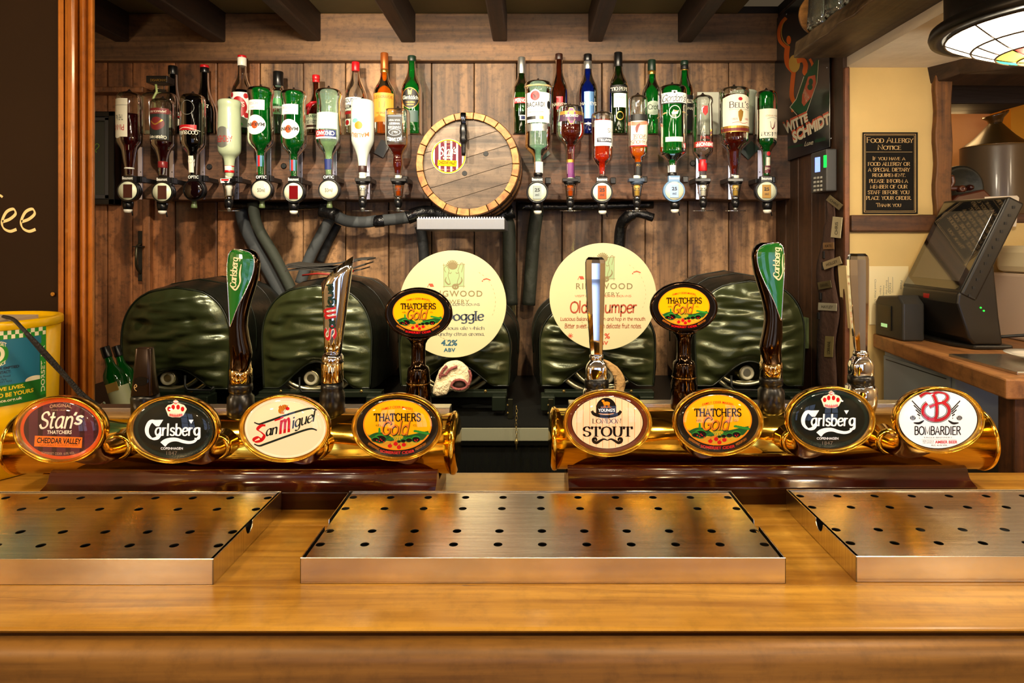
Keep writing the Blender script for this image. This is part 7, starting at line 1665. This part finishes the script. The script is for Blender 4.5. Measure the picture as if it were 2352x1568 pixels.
# wedge-shaped body and foot
bd_ = [(1.108, -.128), (1.105, -.155), (1.135, -.245), (1.15, -.262), (1.225, -.262), (1.215, -.19), (1.20, -.04), (1.165, -.10)]
MB().hexa([(x, Y1 - .01, CAMZ + z) for x, z in bd_], [(x, Y0 + .004, CAMZ + z) for x, z in bd_]).build('till_body', TB, tl, .006, 3)
MB().hexa([(x, y, CAMZ - .2742) for x, y in ((1.115, 1.925), (1.125, 1.72), (1.15, 1.655), (1.25, 1.655), (1.25, 1.925))], [(x, y, CAMZ - .2625) for x, y in ((1.115, 1.925), (1.125, 1.72), (1.15, 1.655), (1.25, 1.655), (1.25, 1.925))]).build('foot', TB, tl, .004)
sd = MB()
for i in range(12):
    q = U(1, .02 + i * .082, -.022); sd.obox(q + Vector((0, -.0005, 0)), (.0035, 0, .0), (0, .001, 0), (0, 0, .0035))
o = sd.build('side_vents', BLACKM, tl); o['kind'] = 'stuff'
for q_, c_ in ((0, '#18e030'), (.008, '#18e030')): MB().lathe((1.165 + q_, Y0 - .0005 + .003, CAMZ - .165 - q_), [(.002, .001), (.002, -.001)], 8, 'y').build('status_light', mat('green_led', c_, .4, emit=3), tl)
pb_ = [Vector((1.1075, y, CAMZ + z)) for y, z in ((1.80, -.138), (1.775, -.138), (1.775, -.152), (1.80, -.152))]
MB().hexa([v + Vector((-.002, 0, 0)) for v in pb_], [v + Vector((.001, 0, 0)) for v in pb_]).build('red_emblem', mat('emblem_red', '#a01414', .3), tl)
MB().tube(catmull([(1.22, 1.68, zw + .03), (1.33, 1.62, zw + .045), (1.36, 1.60, zw + .02), (1.40, 1.58, zw + .008)], 5), .004, 8).build('cable', BLACKM, tl)

# ---- steel mat, saucer and cups ----
tag(MB().box(1.02, 1.5, 1.34, 1.56, zw + .0004, zw + .007).build('steel_tray', STEEL, None, .001), 'flat steel tray at the front corner of the side worktop', 'tray')
sc1 = thing('saucer', 'white saucer on the steel tray beside the till', 'saucer', (1.175, 1.47, zw + .0075)); CW = mat('white_china', '#ece4d4', .15, coat=.5)
MB().lathe((1.175, 1.47, zw + .0075), [(.03, 0), (.035, .002), (.055, .008), (.071, .014), (.072, .0155), (.055, .0115), (.033, .006), (.001, .005)], 40).build('saucer_dish', CW, sc1)
for i, (h0, nm) in enumerate(((.012, 'white china ramekin on the saucer, lower of two'), (.042, 'white china ramekin on top of another'))):
    q = thing('ramekin', nm, 'cup', (1.205, 1.47, zw + .0075 + h0), 'white china ramekins')
    MB().lathe((1.205, 1.47, zw + .0078 + h0 - (.006 if i == 0 else .0)), [(.026, 0), (.031, .004), (.035, .028), (.0355, .030), (.033, .029), (.029, .006), (.001, .004)], 32).build('ramekin_bowl', CW, q)
# pale machine behind the till
mc = thing('drinks_machine', 'pale cream and steel machine behind the till at the right edge', 'machine', (1.50, 1.80, zw))
MB().box(1.385, 1.75, 1.70, 1.93, zw + .0005, zw + .19).build('machine_body', mat('machine_cream', '#c9b09a', .35), mc, .008); MB().box(1.39, 1.74, 1.72, 1.92, zw + .1905, zw + .27).build('machine_hopper', mat('machine_pale', '#e0cfa6', .4), mc, .02)
tag(MB().hexa([P(x, y, 1.94) for x, y in ((2262, 452), (2336, 449), (2341, 454), (2334, 520), (2262, 520))], [P(x, y, 1.94) + Vector((0, .003, 0)) for x, y in ((2262, 452), (2336, 449), (2341, 454), (2334, 520), (2262, 520))]).build('white_card', mat('card_white', '#d8ccb8', .5)), 'white card standing behind the top of the till', 'card')

# ---- niche: stoneware jar, old grinder ----
jr = thing('stoneware_jar', 'brown-topped stoneware flagon in the niche', 'jar', P(2286, 505, 2.36))
S_ = lathe_px(2.36, 2286, [(283, 13), (300, 27), (318, 43), (333, 62), (337, 67), (341, 69), (345, 69), (420, 69), (470, 69), (509, 67)], 2, 1)
m_ = MB(); S_.mesh(m_, 48, y1=338); m_.build('brown_shoulder', mat('brown_glaze', '#44300f', .4, coat=.15, var=.2, vscale=9), jr)
m_ = MB(); S_.mesh(m_, 48, y0=338); m_.build('grey_body', mat('grey_glaze', '#6e5a40', .35, coat=.2, var=.15, vscale=7), jr)
nk = []
for r_, h, tlt in ((13, 286, 0), (15, 280, .1), (17, 274, .2), (26, 266, .28), (27, 262, .28), (20, 262, .28), (12, 270, .2)):
    nk.append([P(2286 + r_ * math.cos(2 * PI * i / 28), h - tlt * r_ * math.cos(2 * PI * i / 28) - (2 if tlt > .25 and i in (26, 27, 0, 1) else 0), 2.36) + Vector((0, r_ * .9 * 2.36 / F * math.sin(2 * PI * i / 28), 0)) for i in range(28)])
MB().rings(nk, 0).build('broken_neck', mat('brown_glaze2', '#4a3010', .25, coat=.5), jr)
MB().lathe(P(2286, 339, 2.36), [(.110, -.001), (.1125, .001), (.110, .003)], 48).build('shoulder_ring', mat('brown_glaze3', '#7a5a2c', .2, coat=.6), jr)
gr = thing('old_grinder', 'old dark iron wheel with red-brown wooden crank in the niche', 'grinder', P(2210, 505, 2.10))
c = P(2208, 432, 2.12)
MB().lathe((c.x, c.y, c.z), [(.04, .03), (.072, .024), (.076, .012), (.075, 0), (.070, -.006), (.064, -.008), (.060, -.002), (.001, -.001)], 48, 'y').build('iron_wheel', mat('wheel_iron', '#33332a', .5, .4, bump=.2), gr)
RW = mat('red_brown_wood', '#5e2c18', .35, coat=.4, var=.3, vscale=8)
MB().tube(catmull([tuple(P(a, b, y)) for a, b, y in ((2185, 402, 2.06), (2188, 418, 2.06), (2182, 432, 2.06), (2205, 432, 2.05), (2216, 436, 2.05))], 5), [.003] + [.008] * 20, 10).build('crank', RW, gr)
MB().lathe(P(2211, 433, 2.035), [(.010, .02), (.011, 0), (.004, -.003), (.004, .003), (.001, .003)], 20, 'y').build('crank_hub', RW, gr)
MB().lathe(P(2233, 430, 2.045), [(.009, .03), (.010, .01), (.007, 0), (.001, -.002)], 20, 'y').build('knob', mat('dark_red_knob', '#33120e', .25, coat=.5), gr)
a = [P(2168, 509, 2.07), P(2180, 468, 2.07), P(2200, 448, 2.07), P(2262, 434, 2.07), P(2290, 462, 2.07), P(2300, 509, 2.07)]
MB().hexa(a, [v + Vector((0, .045, 0)) for v in a]).build('grinder_body', RW, gr, .006)

# ---- lintel shelf with glasses ----
lsx0, lsx1 = .806, .985; zls = CAMZ + .573
shf = thing('glass_shelf', 'dark rough timber shelf overhead carrying upturned glasses', 'shelf', (.9, 1.2, zls))
rs = []
for k in range(15):
    Y = 1.455 + (1.97 - 1.455) * k / 14; w_ = .003 * math.sin(k * 1.9)
    rs.append([(lsx0 + w_, Y, zls + .002 * math.sin(k * 1.3)), (lsx1, Y, zls), (lsx1, Y, zls + .05), (lsx0 + .012 - w_, Y, zls + .05)])
MB().rings(rs, 0, False).build('timber', wood('shelf_beam_wood', '#7a6244', '#3c2c1a', 'y', .9, .5, .5, stain=.45, rnd=0, stain_col='#1a140c'), shf, .004)
GL = glass('tumbler_glass', (.9, .95, .92), .6, .02, 1.4); gt = None; n_ = 0
spots = [(.842, 1.845), (.846, 1.745), (.85, 1.645), (.85, 1.545), (.852, 1.445), (.935, 1.80), (.935, 1.70), (.935, 1.60)]
for i, (x, y) in enumerate(spots):
    lb_ = ['nearest the end of the shelf', 'second from the end of the shelf', 'third from the end of the shelf', 'fourth from the end of the shelf', 'fifth from the end of the shelf'][i] if i < 5 else ''
    if gt is None:
        t = thing('pint_glass', 'pint glass on the overhead shelf, ' + lb_, 'glass', (x, y, zls + .0505), 'glasses on the overhead shelf'); gt = t
        g_ = MB().lathe((x, y, zls + .0505), [(.040, 0), (.042, .004), (.041, .03), (.036, .10), (.033, .145), (.0315, .147), (.030, .140), (.033, .10), (.038, .03), (.036, .006), (.001, .005)], 28, ex=1).build('tumbler', GL, t)
    else:
        t = gt.copy(); sc.collection.objects.link(t); t.location = (x, y, zls + .0505); q = g_.copy(); sc.collection.objects.link(q); q.parent = t
        t['label'] = 'pint glass on the overhead shelf, ' + (lb_ if lb_ else ['back row, farthest', 'back row, middle', 'back row, nearest'][i - 5])
tag(MB().lathe((.87, 1.92, zls + .115), [(.064, -.006), (.065, 0), (.064, .006)], 40, 'y').build('wooden_disc', wood('disc_wood', '#a8743a', '#6a4420', 'x', 1, .4, .1)), 'round wooden plate standing at the end of the overhead shelf', 'plate')

# ---- hanging lamp ----
lx, ly, lz = P(2412, 62, 1.22).x, 1.22, CAMZ + .412
lm = thing('pendant_lamp', 'black pendant lamp with a glowing leaded glass bowl', 'lamp', (lx, ly, lz))
LB = mat('lamp_black', '#1a1714', .35, .5)
MB().lathe((lx, ly, lz), [(.171, .030), (.172, .20), (.05, .26), (.02, .30), (.01, .52)], 64, cap=False).build('drum', LB, lm)
MB().lathe((lx, ly, lz), [(.171, .032), (.196, .018), (.199, .006), (.196, -.002), (.180, -.004), (.168, .004), (.166, .012)], 64, cap=False).build('rim', LB, lm)
MB().lathe((lx - .186, ly - .03, lz + .012), [(.003, -.004), (.004, 0), (.003, .004)], 10).build('rivet', ALU, lm)
GLOW = mat('lit_cream_glass', '#fff0d0', .4, emit=5.5)
gcol = {0: GLOW, 1: mat('lit_green_glass', '#2ab070', .4, emit=1.6), 2: mat('lit_yellow_glass', '#ffc832', .4, emit=2.2), 3: mat('lit_red_glass', '#f02818', .4, emit=1.6)}
def bowl(r_, a): 
    z = -.004 - .060 * math.cos(r_ / .172 * PI / 2); return (lx + r_ * math.cos(a), ly + r_ * math.sin(a), lz + z)
rr = [.012, .05, .085, .125, .170]
for j in range(4):
    n_ = (8, 8, 16, 8)[j]
    for i in range(n_):
        a0 = 2 * PI * i / n_ + .2; a1 = a0 + 2 * PI / n_; g0 = .0016
        ci = [2, (3, 2, 1, 2)[i % 4], 0, 0][j]
        vs = []; fs = []
        for u in range(5):
            for v in range(3): vs.append(bowl(rr[j] + g0 + (rr[j + 1] - rr[j] - 2 * g0) * v / 2, a0 + .008 + (a1 - a0 - .016) * u / 4))
        for u in range(4):
            for v in range(2): q = u * 3 + v; fs.append((q, q + 1, q + 4, q + 3))
        MB().add(vs, fs, 0, True).build('glass_pane', gcol[ci], lm)
ld = MB()
for r_ in rr: ld.tube([Vector(bowl(r_, 2 * PI * i / 40)) for i in range(40)], .0022, 5, closed=True)
for j in range(4):
    n_ = (8, 8, 16, 8)[j]
    for i in range(n_):
        a0 = 2 * PI * i / n_ + .2; ld.tube([Vector(bowl(rr[j] + (rr[j + 1] - rr[j]) * k / 3, a0)) for k in range(4)], .0018, 5)
o = ld.build('lead_lines', mat('lead_came', '#3a2a18', .5, .5), lm); o['kind'] = 'stuff'
bl_ = lamp('POINT', (lx, ly, lz - .085), 12.5, (1.0, .87, .66), .05)
lamp('POINT', (1.62, 2.45, 1.95), .9, (1.0, .62, .25), .05)

# ---------------- collection bucket and cords at the left ----------------
bu = thing('collection_bucket', 'yellow charity collection bucket with green and blue label', 'bucket', (-1.03, 1.2, ZC))
YLW = mat('bucket_yellow', '#e8b800', .28, coat=.3); bx_, by_ = P(-40, 0, 1.2).x, 1.2
ztop = CAMZ - .138; Rb = 148 * 1.2 / F
MB().lathe((bx_, by_, 0), [(Rb * .90, ZC + .001), (Rb * .93, ZC + .006), (Rb * .985, ztop - .012), (Rb * .97, ztop - .012), (Rb * .9, ZC + .008)], 96, cap=False).build('tub', YLW, bu)
MB().lathe((bx_, by_, 0), [(Rb * 1.0, ztop - .016), (Rb * 1.02, ztop - .014), (Rb * 1.02, ztop - .003), (Rb * 1.005, ztop), (Rb * .93, ztop), (Rb * .92, ztop - .006), (.001, ztop - .006)], 96).build('lid', YLW, bu)
def bsurf(px, py, off):
    """py as it reads at the picture's left edge; rows follow the tub round"""
    def hit(px, R_):
        k = (min(px, 106.5) - CX) / F; A = k * k + 1; B = -2 * (k * bx_ + by_); C_ = bx_ ** 2 + by_ ** 2 - R_ * R_
        D = max(B * B - 4 * A * C_, 0); y = (-B - math.sqrt(D)) / (2 * A); return k * y, y
    R_ = Rb * .96
    for _ in range(3):
        x0, y0 = hit(0, R_); z = CAMZ - (py - CY) * y0 / F; f = (z - ZC) / (ztop - ZC); R_ = Rb * (.93 + .055 * f) + .0012 + off
    x, y = hit(px, R_); return Vector((x, y, z))
p = Print(bsurf, .0001)
BL_ = mat('label_blue', '#1a6a86', .4); GR_ = mat('label_green', '#1c8a28', .4); GR2 = mat('label_dark_green', '#1a6a1c', .4); LW = mat('label_pale', '#eee6c0', .4); LY = mat('label_yellow', '#e8c820', .4); LN = mat('label_navy', '#0c1c34', .4)
p.rect(-110, 747, 106, 934, GR_, 60)
for i in range(26):
    for r_ in range(2):
        if (i + r_) % 2: x = -100 + i * 9; p.rect(x, 761 + r_ * 9.5, min(x + 9, 105), 770.5 + r_ * 9.5, LW, 3) if x < 103 else None
p.rect(-110, 781, 95, 886, BL_, 40)
p.oval(-8, 813, 28, 27, GR_, 20); p.oval(-8, 813, 19, 19, LW, 16); p.oval(-8, 813, 10, 12, GR_, 10)
p.text('SOMERSET', -29, 789, 15, 799, LW, arc=6, bold=.02); p.text('ALLIANCE', -26, 828, 13, 836, LW, arc=-6, bold=.02)
p.oval(78, 884, 20, 9, LW, 12); p.rect(-110, 886, 106, 934, GR2, 60)
p.text('BOX EMPTIED', -14, 843, 44, 849.5, LN, bold=.03); p.text('CONTACT:', -16, 852.5, 25, 859, LN, bold=.03)
for s_, a, b, y_ in (('Castle Road', -16, 24, 863), ('Business Park', -20, 15, 870), ('TA21 9JQ', -8, 27, 876)): p.text(s_, a, y_, b, y_ + 4.5, LN)
p.text('SAVE LIVES,', -18, 890, 57, 900, LY, bold=.03); p.text('COULD BE YOURS', -42, 904, 77, 914, LY, bold=.03); p.text('airambulance.org.uk', -56, 918, 51, 927, LW, bold=.02)
p.rect(92, 800, 106, 926, GR_, 8); p.text('DORSET AIR', 94, 806, 103, 918, LW, rot=90, bold=.02)
p.build('label', bu)
MB().box(bx_ - .02, bx_ + .09, by_ - .09, by_ + .02, ztop - .0055, ztop + .0035).build('folded_note', mat('note_paper', '#b0a08a', .7), bu, .001)
for i, q in enumerate((((8, 727, 1.17), (30, 733, 1.12), (55, 758, 1.09), (110, 815, 1.11), (160, 872, 1.14), (205, 917, 1.16), (275, 958, 1.17)), ((60, 765, 1.10), (108, 822, 1.12), (150, 866, 1.135), (180, 902, 1.15), (215, 945, 1.16)))):
    tag(MB().tube(catmull([tuple(P(a, b, y)) for a, b, y in q], 6), .0032, 8).build('cord', mat('cord_black', '#17130f', .6, bump=.5, bscale=300)), ('long black cord from the bucket lid down past the post', 'short black cord under the longer one beside the bucket')[i], 'cord')
